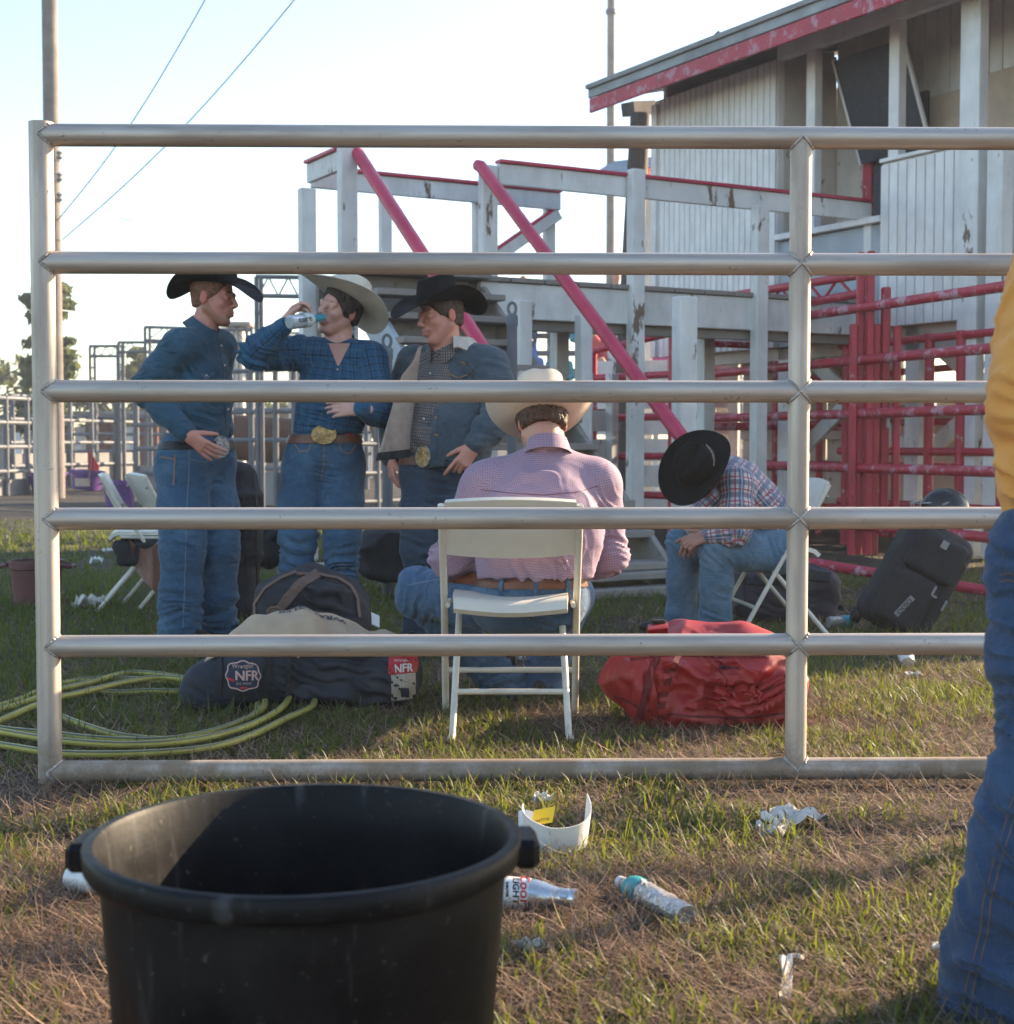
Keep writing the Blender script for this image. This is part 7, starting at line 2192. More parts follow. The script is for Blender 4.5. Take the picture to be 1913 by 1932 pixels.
M['grey_purple'] = m_plain('plum_grey_nylon', (0.050, 0.042, 0.058), 0.8, 0, 0.25, 6, 0.25, 120)
pb = thing('soft_bag', 'plum grey soft bag on the grass behind the hunched man', 'bag', G(1475, 1182))
S = Soft()
S.box(P(1478, 1125, 8.2), (0.285, 0.17, 0.145), 0.08, None, 0.03)
S.ell(P(1470, 1085, 8.2), (0.22, 0.14, 0.07), None, 0.05)
_, bp_ = baggy(S, 'grey_purple', pb, 'bag_body', [(P(1480, 1100, 8.0), 0.25, (0.2, 0, 1), 0.06, 0.012)], 0.006, 7, 79, 0.011, crease=0.03)
obj('zip_flap', strip(bp_, [P(1390, 1092, 8.0), P(1450, 1098, 8.0), P(1520, 1086, 8.0), P(1566, 1092, 8.0)], 0.05, None, 0.008, 0.004, 20, 2), M['black_cloth'], pb)
obj('side_strap', MB().sheet(lambda u, v: P(1565 + 26 * u, 1136 + 8 * u + 10 * v, 8.1), 4, 2, 0.01), M['black_cloth'], pb)

# black wheeled suitcase with a face-mask helmet on top
sc_ = thing('wheeled_suitcase', 'leaning black wheeled suitcase with raised front pockets at right', 'suitcase', G(1700, 1212))
m_ = rot3('Y', R(29))
cs = P(1725, 1094, 7.62)
S = Soft()
S.box(cs, (0.185, 0.13, 0.30), 0.07, m_, 0.02)
_, bs1 = baggy(S, 'black_canvas', sc_, 'case', [], 0.004, 6, 81, 0.011)
mm = Matrix.Rotation(R(29), 3, 'Y')
ex_, ez_ = mm @ Vector((1, 0, 0)), mm @ Vector((0, 0, 1))
S = Soft(); S.box(cs + ez_ * -0.12 - ex_ * 0.035 + V(0, -0.13, 0), (0.125, 0.045, 0.15), 0.04, m_, 0.02)
_, bs2 = baggy(S, 'black_cloth', sc_, 'front_pocket', [], 0.004, 6, 83, 0.010)
S = Soft(); S.box(cs + ez_ * 0.15 + V(0, -0.125, 0), (0.14, 0.035, 0.115), 0.032, m_, 0.02)
_, bs3 = baggy(S, 'black_canvas', sc_, 'front_pocket', [], 0.004, 6, 85, 0.010)
S = Soft(); S.box(cs + ez_ * -0.02 + ex_ * 0.135 + V(0, -0.11, 0), (0.035, 0.03, 0.22), 0.028, m_, 0.02)
baggy(S, 'black_cloth', sc_, 'side_pocket', [], 0.003, 6, 87, 0.010)
M['grey_badge'] = m_plain('grey_rubber_badge', (0.26, 0.25, 0.26), 0.6, 0, 0.1)
exl = (mm @ Vector((0.25, 0, 0.97))).normalized()
bo_ = cs + ez_ * -0.15 - ex_ * 0.03
bd_ = obj('badge', patch(bs2, lambda u, v: bo_ + exl * ((u - 0.5) * 0.125) + exl.cross(Vector((0, 1, 0))) * ((v - 0.5) * 0.030) + V(0, -0.2, 0), 8, 2, (0, 1, 0), 0.003, 0.001), M['grey_badge'], sc_)
lettering('badge_lettering', 'OGIO', 0.036, bo_ + V(0, -0.2, 0), exl, -exl.cross(Vector((0, 1, 0))), M['print_black'], bd_, bs2, (0, 1, 0), 0.0055, 0.0006)
obj('badge', patch(bs3, lambda u, v: cs + ez_ * 0.22 + ex_ * ((u - 0.5) * 0.036) + ez_ * ((v - 0.5) * 0.04) + V(0, -0.2, 0), 4, 4, (0, 1, 0), 0.004, 0.001), M['grey_badge'], sc_)
for (dx, dz, w, hh) in ((0.06, -0.01, 0.012, 0.05), (0.075, -0.035, 0.03, 0.012), (0.155, -0.05, 0.012, 0.06)):
    obj('zip_pull', MB().obox(cs + ex_ * dx + ez_ * dz + V(0, -0.19 if dx < 0.1 else -0.15, 0), (ex_, V(0, 1, 0), ez_), (w / 2, 0.004, hh / 2), 0.003), M['grey_badge'], sc_)
for dx in (-0.15, 0.15):
    obj('wheel', MB().lathe([(0.0, -0.02), (0.04, -0.02), (0.045, 0.0), (0.04, 0.02), (0.0, 0.02)], 18, cs + ex_ * dx - ez_ * 0.30 + V(0, 0.08, 0.0), ((0, 1, 0), tuple(ez_), tuple(ex_))), M['black_rubber'], sc_)
hb_ = P(1775, 962, 7.62)
hm = thing('helmet', 'black helmet with wire face cage resting on the leaning suitcase', 'helmet', hb_ - V(0, 0, 0.09))
M['helmet'] = m_plain('black_helmet_shell', (0.012, 0.012, 0.014), 0.22, 0, 0.2, 8)
S = Soft()
S.ell(hb_ + V(0.02, 0, 0.0), (0.125, 0.10, 0.115), None, 0.02)
S.ell(hb_ + V(-0.11, -0.01, -0.045), (0.085, 0.075, 0.075), None, 0.015, sub=True)
S.box(hb_ + V(0.02, 0, -0.16), (0.2, 0.2, 0.08), 0.02, None, 0.01, sub=True)
v, fc = S.mesh(0.007)
obj('shell', (v, fc), M['helmet'], hm, sharp=180)
for k in range(5):
    z = 0.045 - k * 0.027
    obj('cage_bar', MB().path([hb_ + V(-0.04 - 0.115 * math.cos(a), -0.10 * math.sin(a), z - 0.012 * math.cos(a)) for a in [(-1.25 + 2.5 * j / 10) for j in range(11)]], 0.0035, 6), M['silver'], hm)
for a in (-0.7, -0.25, 0.25, 0.7):
    obj('cage_bar', MB().path([hb_ + V(-0.04 - (0.115 - 0.02 * abs(z) * 8) * math.cos(a), -0.10 * math.sin(a), z) for z in (0.055, 0.02, -0.02, -0.065)], 0.0035, 6), M['silver'], hm)
for s_ in (-1, 1):
    obj('vent_stripe', MB().path([hb_ + V(-0.02 + 0.05 * k, -0.098 * s_ * math.cos(k * 0.55), 0.03 + 0.02 * math.sin(k * 1.2)) for k in range(3)], 0.005, 6), M['grey_badge'], hm)

# dark luggage behind the standing men
ub = thing('upright_bag', 'tall black upright bag behind the denim-shirted man', 'bag', G(415, 1175))
S = Soft()
S.box(P(418, 1050, 8.05), (0.20, 0.13, 0.40), 0.10, None, 0.03)
S.box(P(452, 930, 8.1), (0.10, 0.10, 0.17), 0.09, None, 0.05)
S.box(P(350, 1060, 8.05), (0.11, 0.12, 0.38), 0.08, None, 0.03)
_, bu = baggy(S, 'black_canvas', ub, 'bag_body', [(P(460, 1000, 7.9), 0.3, (0.2, 0, 1), 0.08, 0.01)], 0.006, 6, 91, 0.013, crease=0.03)
for dx in (455, 478):
    obj('piping', strip(bu, [P(dx, 890, 7.9), P(dx + 6, 960, 7.9), P(dx + 8, 1150, 7.9)], 0.012, None, 0.004, 0.002, 16), M['black_cloth'], ub)
kb = thing('backpack', 'black backpack with red and white tag behind the jacketed man', 'bag', G(745, 1092))
S = Soft()
S.box(P(745, 1045, 9.2), (0.20, 0.14, 0.15), 0.08, None, 0.03)
S.ell(P(735, 1010, 9.2), (0.13, 0.10, 0.06), None, 0.05)
_, bkb = baggy(S, 'black_canvas', kb, 'bag_body', [], 0.008, 6, 93, 0.012, crease=0.04)
obj('tag', patch(bkb, lambda u, v: P(760 + 12 * u + 3 * v, 1050 - 3 * u + 10 * v, 9.0), 2, 2, None, 0.004, 0.004), M['label_white'], kb)
obj('tag', patch(bkb, lambda u, v: P(764 + 5 * u, 1036 + 13 * v, 9.0), 2, 2, None, 0.004, 0.004), M['red_print'], kb)
sb = thing('soft_bag', 'low black bag on the grass between the two left men', 'bag', G(515, 1065))
S = Soft()
S.box(P(512, 1025, 9.6), (0.16, 0.14, 0.14), 0.08, None, 0.03)
_, bsb = baggy(S, 'black_cloth', sb, 'bag_body', [], 0.010, 6, 95, 0.012, crease=0.04)
obj('handle', MB().path([P(495, 1010, 9.4), P(505, 992, 9.4), P(525, 992, 9.4), P(533, 1010, 9.4)], 0.012, 8), M['black_cloth'], sb)

# ---------------------------------------------------------------- tubs, flag, far-left barrel
M['purple_plastic'] = m_plain('purple_plastic', (0.10, 0.035, 0.19), 0.45, 0, 0.15, 4)
M['maroon_plastic'] = m_plain('maroon_plastic', (0.13, 0.045, 0.045), 0.55, 0, 0.2, 6)
def tub(label, x, y, D, r, h, mat='purple_plastic', tilt=0.0):
    c_ = V(*xyat(x, D), 0)
    rt = thing('feed_tub', label, 'tub', c_, 'feed tubs')
    mb = MB().lathe([(0, 0.0), (r * 0.86, 0.0), (r * 0.97, h * 0.8), (r * 1.04, h * 0.82), (r * 1.05, h), (r * 0.98, h), (r * 0.93, h * 0.8), (r * 0.82, 0.03), (0, 0.03)], 28, (0, 0, 0))
    mb.xform(Matrix.Translation(c_ + V(0, 0, abs(math.sin(tilt)) * r * 0.8)) @ Matrix.Rotation(tilt, 4, 'Y'))
    obj('tub_wall', mb, M[mat], rt)
    for s_ in (-1, 1):
        obj('handle', MB().path([c_ + V(s_ * r * 1.02, -0.06, h * 0.9), c_ + V(s_ * (r * 1.02 + 0.06), -0.04, h * 0.86), c_ + V(s_ * (r * 1.02 + 0.06), 0.04, h * 0.86), c_ + V(s_ * r * 1.02, 0.06, h * 0.9)], 0.014, 8), M[mat], rt)
    return rt
tb = tub('purple feed tub with a pale label standing by the far pens', 163, 0, 30, 0.33, 0.40, tilt=R(5))
c_ = tb.location
obj('label', MB().sheet(lambda u, v: c_ + V((u - 0.5) * 0.3, -0.345 + 0.06 * (2 * u - 1) ** 2, 0.10 + 0.16 * v), 6, 2, -0.006), M['tan_panel'], tb)
tub('dark purple feed tub behind the gate post at far left', 92, 0, 28, 0.36, 0.42)
tub('purple feed tub behind the empty folding chairs', 225, 0, 22.5, 0.24, 0.40)
tub('maroon tub at the left edge of the grass', 66, 0, 8.9, 0.155, 0.27, 'maroon_plastic')
fl = thing('red_flag', 'small red pennant on a stick above the purple tub', 'flag', (*xyat(176, 29.5), 0))
M['red_flag'] = m_plain('red_fabric', (0.55, 0.02, 0.035), 0.7, 0, 0.1)
p_ = Vector(fl.location)
obj('stick', MB().tube(p_ + V(-0.1, 0, 0.2), p_ + V(0.02, 0, 0.95), 0.012, n=6), M['wood'], fl)
obj('pennant', MB().sheet(lambda u, v: p_ + V(-0.11 + 0.22 * u + 0.02 * v, 0.03 * math.sin(u * 5), 0.42 + 0.42 * v * (1 - 0.75 * u)), 6, 6, 0.01), M['red_flag'], fl)

# brown bull standing behind the steel pen
def bull():
    rt = thing('bull', 'brown bull standing behind the steel pen between the two left men', 'bull', (*xyat(500, 25.5), 0))
    o_ = Vector(rt.location)
    q = lambda x, y, z: o_ + V(x, y, z)
    S = Soft()
    S.chain([q(-0.75, 0, 1.12), q(-0.35, 0, 1.06), q(0.1, 0, 1.02), q(0.6, 0, 1.08)], [0.30, 0.36, 0.36, 0.32], 0.1, (0, 1, 0), 0.8)
    S.chain([q(-0.7, 0, 1.28), q(-1.0, 0, 1.32), q(-1.2, -0.05, 1.25)], [0.24, 0.20, 0.16], 0.08)
    S.chain([q(-1.2, -0.05, 1.22), q(-1.45, -0.06, 0.98)], [0.15, 0.085], 0.05)
    for s_ in (-1, 1):
        S.cone(q(-1.15, s_ * 0.12 - 0.05, 1.33), q(-1.16, s_ * 0.26 - 0.05, 1.30), 0.045, 0.02, 0.02)
        S.chain([q(-0.62, s_ * 0.17, 0.95), q(-0.60, s_ * 0.17, 0.52), q(-0.62, s_ * 0.17, 0.12), q(-0.63, s_ * 0.17, 0.03)], [0.14, 0.075, 0.05, 0.06], 0.06)
        S.chain([q(0.60, s_ * 0.18, 0.95), q(0.52, s_ * 0.18, 0.62), q(0.68, s_ * 0.18, 0.42), q(0.64, s_ * 0.18, 0.12), q(0.62, s_ * 0.18, 0.03)], [0.20, 0.10, 0.07, 0.05, 0.06], 0.06)
    S.chain([q(0.88, 0, 1.25), q(0.98, 0, 0.9), q(0.97, 0, 0.5)], [0.04, 0.025, 0.04], 0.02)
    M['bull_hide'] = m_plain('brown_hide', (0.10, 0.042, 0.025), 0.75, 0, 0.3, 2.5)
    v, fc = S.mesh(0.035)
    obj('body', (v, fc), M['bull_hide'], rt, sharp=180)
bull()

# ---------------------------------------------------------------- hose
M['hose'] = m_plain('yellow_hose', (0.42, 0.36, 0.075), 0.5, 0, 0.12, 9, 0.1, 80, dirt=(0.10, 0.08, 0.05, 1), dirt_amt=0.5)
M['hose_dark'] = m_plain('grey_hose_stripe', (0.16, 0.17, 0.16), 0.6, 0, 0.1)
hose = thing('garden_hose', 'yellow hose coiled loosely on the grass at left', 'hose', G(300, 1380))
def gz_at(p_):
    return float(ground_z(np.array([p_.x]), np.array([p_.y]))[0])
def smooth_path(pts, n=6):
    out = []
    m = len(pts)
    for i in range(m - 1):
        p0, p1, p2, p3 = pts[max(0, i - 1)], pts[i], pts[i + 1], pts[min(m - 1, i + 2)]
        for k in range(n):
            t_ = k / n
            out.append(0.5 * ((2 * p1) + (p2 - p0) * t_ + (2 * p0 - 5 * p1 + 4 * p2 - p3) * t_ ** 2 + (3 * p1 - p0 - 3 * p2 + p3) * t_ ** 3))
    out.append(pts[-1])
    return out
loops = [[(-40, 1352), (30, 1332), (95, 1308), (160, 1294), (230, 1292), (300, 1297), (352, 1302), (380, 1302)],
         [(-40, 1366), (30, 1346), (110, 1318), (180, 1302), (240, 1285), (300, 1288), (350, 1297), (385, 1300)],
         [(-40, 1402), (20, 1376), (60, 1356), (105, 1338), (160, 1326), (230, 1310), (300, 1300), (360, 1306), (390, 1308)],
         [(170, 1312), (220, 1318), (280, 1316), (330, 1318), (365, 1316), (390, 1312)],
         [(-40, 1388), (20, 1398), (90, 1404), (180, 1412), (300, 1412), (380, 1400), (450, 1380), (495, 1358), (500, 1335), (498, 1315)],
         [(-40, 1398), (30, 1412), (120, 1424), (240, 1428), (360, 1418), (460, 1394), (520, 1368), (545, 1344), (545, 1322)],
         [(110, 1362), (160, 1382), (230, 1400), (330, 1404), (420, 1388), (480, 1362), (486, 1338), (484, 1315)],
         [(-40, 1418), (20, 1430), (120, 1442), (280, 1438), (400, 1424), (480, 1400), (540, 1374), (590, 1352), (592, 1325)]]
for i, lp in enumerate(loops):
    pts = smooth_path([G(*p_) for p_ in lp], 6)
    rr = 0.0115
    pts = [p_ + V(0, 0, gz_at(p_) + rr + 0.012 + 0.010 * (i % 3)) for p_ in pts]
    o = obj('hose_length', MB().path(pts, rr, 10), M['hose'], hose)
    obj('hose_stripe', MB().path([p_ + V(0, -0.0085, rr * 0.80) for p_ in pts], 0.0030, 5), M['hose_dark'], o)

# ---------------------------------------------------------------- litter
def gpt(x, y, up=0.0):
    p_ = G(x, y)
    p_.z = gz_at(p_) + up
    return p_
M['alu_can'] = m_plain('brushed_can', (0.62, 0.63, 0.65), 0.28, 0.9, 0.1, 30)
M['can_white'] = m_plain('white_can', (0.72, 0.70, 0.68), 0.35, 0.1, 0.05)
def lying(a_, b_):
    d, s_, u_ = frame_for(b_ - a_)
    return (s_, u_, d)
a_, b_ = gpt(880, 1713, 0.036), gpt(1086, 1731, 0.034)
cn = thing('aluminium_bottle', 'silver beer bottle can with red script lying right of the bucket', 'can', a_)
Lc = (b_ - a_).length
ax_ = lying(a_, b_)
obj('can_wall', MB().lathe([(0, 0.0), (0.028, 0.0), (0.033, 0.006), (0.033, Lc * 0.62), (0.030, Lc * 0.70), (0.0215, Lc * 0.82), (0.0195, Lc * 0.86)], 32, a_, ax_), M['alu_can'], cn)
obj('neck', MB().lathe([(0.0196, Lc * 0.86), (0.0205, Lc * 0.88), (0.0190, Lc * 0.90), (0.0205, Lc * 0.93), (0.0190, Lc * 0.95), (0.0205, Lc * 0.97), (0.0205, Lc), (0.016, Lc), (0.016, Lc * 0.9)], 28, a_, ax_), M['alu_can'], cn)
wall = MB().lathe([(0.0335, Lc * 0.1), (0.0335, Lc * 0.62)], 40, a_, ax_)
obj('label', MB().lathe([(0.0334, Lc * 0.30), (0.0334, Lc * 0.60)], 40, a_, ax_), M['can_white'], cn)
bw = BVHTree.FromPolygons([tuple(p_) for p_ in wall.v], wall.f)
dax = ax_[2]
for (txt, f_, sz, mt) in (('Coors', 0.535, 0.030, 'print_red'), ('LIGHT', 0.455, 0.019, 'print_black'), ('WINTER', 0.375, 0.008, 'print_black')):
    lettering('can_lettering', txt, sz, a_ + dax * (Lc * f_) + V(0, -0.05, 0.03), (0, -0.55, -0.83), dax, M[mt], cn, bw, (0, 0.83, -0.55), 0.0012, 0.0005)
a_, b_ = gpt(1170, 1688, 0.022), gpt(1295, 1756, 0.026)
wb = thing('plastic_bottle', 'crushed clear plastic bottle with teal label lying on the grass', 'bottle', a_)
Lw = (b_ - a_).length
ax_ = lying(a_, b_)
M['pet'] = m_plain('crinkled_clear_plastic', (0.62, 0.56, 0.52), 0.14, 0, 0.15, 40, 0.8, 90, **{'Transmission Weight': 0.55, 'IOR': 1.25})
M['teal_label'] = m_plain('teal_label', (0.03, 0.28, 0.30), 0.45, 0, 0.1)
mb = MB().lathe([(0.0, 0.0), (0.0125, 0.0), (0.0130, 0.018), (0.014, 0.02), (0.017, 0.03), (0.026, 0.048), (0.029, 0.06)] + [(0.0285 + 0.0012 * math.sin(k * 2.2), 0.06 + k * (Lw - 0.07) / 14) for k in range(1, 14)] + [(0.026, Lw), (0.0, Lw - 0.006)], 28, (0, 0, 0))
for i, v_ in enumerate(mb.v):
    k = max(0, (v_.z - 0.1) / Lw)
    v_.y *= 1 - 0.45 * k
    v_.x += 0.006 * math.sin(v_.z * 90 + v_.y * 60) * k
mt_ = Matrix((ax_[0], ax_[1], ax_[2])).transposed().to_4x4()
mb.xform(Matrix.Translation(a_) @ mt_)
obj('bottle_wall', mb, M['pet'], wb)
obj('cap', MB().lathe([(0.0, -0.004), (0.014, -0.003), (0.0148, 0.012), (0.0132, 0.013)], 20, a_, ax_), M['can_white'], wb)
obj('label', MB().lathe([(0.0262, 0.046), (0.0302, 0.062), (0.0300, 0.098)], 28, a_, ax_), M['teal_label'], wb)
lp_ = wall2 = MB().lathe([(0.0306, 0.04), (0.0306, 0.12)], 40, a_, ax_)
bw2 = BVHTree.FromPolygons([tuple(p_) for p_ in wall2.v], wall2.f)
obj('label_panel', patch(bw2, lambda u, v: a_ + ax_[2] * (0.072 + 0.024 * u) + V(0.006, -0.04, 0.034) + V(0, -0.5, -0.8) * ((v - 0.62) * 0.026), 4, 4, (0, 0.8, -0.55), 0.0006, 0.0004), M['can_white'], wb)

def scrap(name, label, cat, x, y, w, d, h, mat, seed, amp=0.012, rotz=0.0, cur=0.0, n=14):
    """crumpled thin sheet lying on the grass"""
    c_ = gpt(x, y, max(0.008, h - 0.012))
    r_ = random.Random(seed)
    ph = [r_.uniform(0, 6.28) for _ in range(6)]
    cz, sz = math.cos(rotz), math.sin(rotz)
    def fn(u, v):
        a, b = (u - 0.5) * w, (v - 0.5) * d
        a *= 0.85 + 0.2 * math.sin(v * 5 + ph[0])
        b *= 0.85 + 0.2 * math.sin(u * 6 + ph[1])
        z = amp * (math.sin(u * 9 + ph[2]) * math.cos(v * 7 + ph[3]) + 0.6 * math.sin(u * 17 + v * 13 + ph[4]) + 0.4 * abs(math.sin(u * 23 - v * 19 + ph[5])))
        z += cur * (2 * u - 1) ** 2
        return c_ + V(a * cz - b * sz, a * sz + b * cz, z)
    o = obj(name, MB().sheet(fn, n, n, 0.0015), M[mat], loc=c_)
    tag(o, label, cat)
    return o
M['paper'] = m_plain('dirty_paper', (0.66, 0.61, 0.56), 0.8, 0, 0.12, 30, 0.2, 60, dirt=(0.25, 0.16, 0.10, 1), dirt_amt=0.5)
scrap('crumpled_paper', 'crumpled white wrapper half buried in grass at right of centre', 'litter', 1490, 1556, 0.17, 0.12, 0.03, 'paper', 1, 0.014, 0.2)
scrap('crumpled_paper', 'rosy stained paper next to the crumpled white wrapper', 'litter', 1460, 1572, 0.10, 0.08, 0.016, 'paper', 2, 0.012, 0.6)
scrap('paper_scrap', 'white paper scrap in the grass above the torn jar', 'litter', 1022, 1521, 0.055, 0.05, 0.03, 'paper', 3, 0.010, 0.3)
scrap('paper_scrap', 'tan leaf-like scrap in the grass right of the bucket', 'litter', 998, 1802, 0.045, 0.06, 0.022, 'paper', 4, 0.008, 0.7)
scrap('paper_scrap', 'dark blotched scrap near the bottom centre of the grass', 'litter', 1258, 1860, 0.03, 0.09, 0.02, 'chap_leather', 5, 0.006, 0.2)
scrap('paper_scrap', 'white scrap caught at the ankle of the near right person', 'litter', 1776, 1838, 0.035, 0.03, 0.055, 'paper', 6, 0.006, 0.2)
scrap('paper_scrap', 'white paper litter on the shaded grass at far left', 'litter', 182, 1066, 0.11, 0.08, 0.04, 'can_white', 7, 0.02, 0.3)
scrap('paper_scrap', 'small white litter above the other scrap at far left', 'litter', 203, 1042, 0.10, 0.06, 0.03, 'can_white', 8, 0.015, 0.1)
scrap('paper_scrap', 'small white litter between the legs of the drinking man', 'litter', 605, 1068, 0.07, 0.06, 0.02, 'paper', 9, 0.012, 0.1)
scrap('paper_scrap', 'pinkish paper litter under the folding chair of the lilac man', 'litter', 972, 1247, 0.10, 0.10, 0.04, 'paper', 10, 0.02, 0.1)
scrap('paper_scrap', 'small white litter on the bare ground right of the gate stile', 'litter', 1590, 1076, 0.08, 0.05, 0.02, 'can_white', 12, 0.01)
scrap('rag', 'pale knotted rag on the grass at far left', 'litter', 165, 1148, 0.19, 0.10, 0.045, 'paper', 13, 0.03, 0.5)
# torn strip standing near the bottom right
sc0 = gpt(1478, 1850, 0.02)
st = MB().sheet(lambda u, v: P(1469 + 24 * u * (0.75 + 0.5 * abs(v - 0.5)) + 6 * math.sin(v * 4), 1802 + 84 * v, 2.66 - 0.14 * v) + V(0, -0.01 * math.sin(u * 6 + v * 3), 0.004 * math.sin(v * 14 + u * 7)), 8, 18, 0.0015)
o = obj('torn_tape', st, M['paper'], loc=sc0); tag(o, 'torn white tape strip lying near the bottom right of the grass', 'litter')
st = MB().sheet(lambda u, v: P(1488 + 34 * u, 1800 + 3 * math.sin(u * 9) + 8 * v, 2.67) + V(0, 0.01 * math.sin(u * 8), 0.0), 10, 3, 0.0015)
obj('torn_end', st, M['paper'], o)
# torn white jar with a yellow sticker
jc = gpt(1050, 1598, 0.0)
jar = thing('torn_jar', 'torn open white plastic jar with yellow sticker right of the bucket', 'litter', jc)
M['jar'] = m_plain('white_jar_plastic', (0.74, 0.71, 0.68), 0.45, 0, 0.05, 10)
M['sticker'] = m_plain('yellow_sticker', (0.72, 0.50, 0.02), 0.5, 0, 0.05)
def jarw(u, v):
    a = math.pi * (0.92 + 1.22 * u)
    rr = 0.062 + 0.010 * v
    hgt = 0.10 * (0.62 + 0.55 * max(0, 2 * u - 1) ** 2 + 0.35 * max(0, 1 - 2.4 * u))
    return jc + V(math.cos(a) * rr * 1.15, math.sin(a) * rr * 1.1, 0.004 + hgt * v)
obj('jar_wall', MB().sheet(jarw, 26, 6, 0.0022), M['jar'], jar)
obj('jar_flap', MB().sheet(lambda u, v: jc + V(-0.092 + 0.050 * u, 0.012 + 0.03 * v, 0.030 + 0.045 * v + 0.004 * math.sin(u * 5)), 5, 5, 0.002), M['jar'], jar)
stk = obj('sticker', MB().sheet(lambda u, v: jc + V(-0.062 + 0.052 * u + 0.008 * v, 0.018 + 0.022 * v, 0.044 + 0.034 * v + 0.010 * u), 5, 4, 0.001), M['sticker'], jar)
lettering('sticker_lettering', '0497716', 0.011, jc + V(-0.036, 0.022, 0.058), (0.95, 0.0, 0.22), (0.1, 0.5, 0.8), M['print_black'], stk)
a_ = gpt(1712, 1262, 0.03)
cup = thing('paper_cup', 'dented white cup lying behind the second lowest rail at right', 'cup', a_)
obj('cup_wall', MB().lathe([(0.0, 0.0), (0.030, 0.0), (0.040, 0.09), (0.042, 0.09), (0.041, 0.094), (0.037, 0.09), (0.028, 0.004)], 24, a_, ((1, 0, 0), (0, 0.5, -0.86), (0.1, 0.86, 0.5))), M['can_white'], cup)
scrap('paper_scrap', 'torn white scrap beside the dented cup', 'litter', 1722, 1275, 0.08, 0.05, 0.015, 'paper', 15, 0.01)
a_, b_ = gpt(1563, 1186, 0.034), gpt(1632, 1183, 0.034)
cb_ = thing('plastic_bottle', 'clear plastic bottle lying beside the leaning suitcase', 'bottle', a_)
ax_ = lying(a_, b_)
obj('bottle_wall', MB().lathe([(0, 0), (0.030, 0.0)] + [(0.031 + 0.0015 * math.sin(k * 2.4), 0.01 + 0.011 * k) for k in range(11)] + [(0.026, 0.145), (0.014, 0.165), (0.013, 0.185), (0, 0.186)], 24, a_, ax_), M['pet'], cb_)
obj('label', MB().lathe([(0.0335, 0.075), (0.0335, 0.125)], 24, a_, ax_), M['bottle_blue'], cb_)
a_, b_ = gpt(168, 1690, 0.030), gpt(124, 1684, 0.030)
c2 = thing('drink_can', 'white drink can lying left of the black bucket', 'can', a_)
ax_ = lying(a_, b_)
obj('can_wall', MB().lathe([(0, 0.004), (0.024, 0.0), (0.0285, 0.008), (0.0285, 0.108), (0.024, 0.118), (0.022, 0.116), (0.0, 0.114)], 28, a_ + (a_ - b_) * 1.1, ax_), M['can_white'], c2)

# ---------------------------------------------------------------- far crowd on the bleachers, one blurred mass of colour
def crowd():
    q = lambda x, y, z: V(x, y, z)
    S = Soft()
    S.chain([q(0, 0, 0.08), q(0, 0.02, 0.30), q(0, 0.0, 0.50)], [0.15, 0.15, 0.15], 0.05, (0, 1, 0), 0.7, tag=1)
    S.ell(q(0, -0.03, 0.78), (0.085, 0.10, 0.125), None, 0.02, 2)
    S.cone(q(0, -0.01, 0.60), q(0, -0.02, 0.70), 0.06, 0.06, 0.03, tag=2)
    for s_ in (-1, 1):
        S.chain([q(s_ * 0.19, 0, 0.48), q(s_ * 0.24, -0.05, 0.24), q(s_ * 0.12, -0.25, 0.16)], [0.07, 0.055, 0.045], 0.03, tag=1)
        S.chain([q(s_ * 0.09, 0, 0.06), q(s_ * 0.12, -0.42, 0.08), q(s_ * 0.12, -0.42, -0.30)], [0.09, 0.07, 0.055], 0.03, tag=3)
    v, fc = S.mesh(0.035)
    tg, _ = S.tags(v)
    cols = [(0.55, 0.06, 0.22), (0.10, 0.16, 0.40), (0.60, 0.58, 0.56), (0.55, 0.08, 0.08), (0.06, 0.25, 0.30), (0.45, 0.12, 0.40), (0.08, 0.08, 0.1), (0.50, 0.36, 0.12)]
    Vs, Fs, Cs, off = [], [], [], 0
    for i in range(6):
        for k in range(9):
            if rnd.random() < 0.22: continue
            x = -0.8 + k * 0.58 + rnd.uniform(-0.1, 0.1)
            p_ = np.array((x, 25.0 + 0.62 * i, 1.53 + 0.36 * i), dtype=np.float32)
            sc_ = rnd.uniform(0.9, 1.05)
            c_ = np.tile(np.array((*rnd.choice(cols), 1.0)), (len(v), 1))
            c_[tg == 2] = (0.5, 0.28, 0.2, 1)
            c_[tg == 3] = (0.05, 0.08, 0.14, 1)
            Vs.append(v * sc_ + p_); Fs.append(fc + off); Cs.append(c_); off += len(v)
    t = T('crowd_clothes')
    M['crowd'] = t.out(t.attr('skin', 'Color'), 0.8)
    o = obj('spectators', (np.concatenate(Vs), np.concatenate(Fs), {'skin': np.concatenate(Cs)}), M['crowd'], sharp=180)
    tag(o, 'far crowd of spectators in bright shirts on the bleachers', 'crowd', kind='stuff')
crowd()
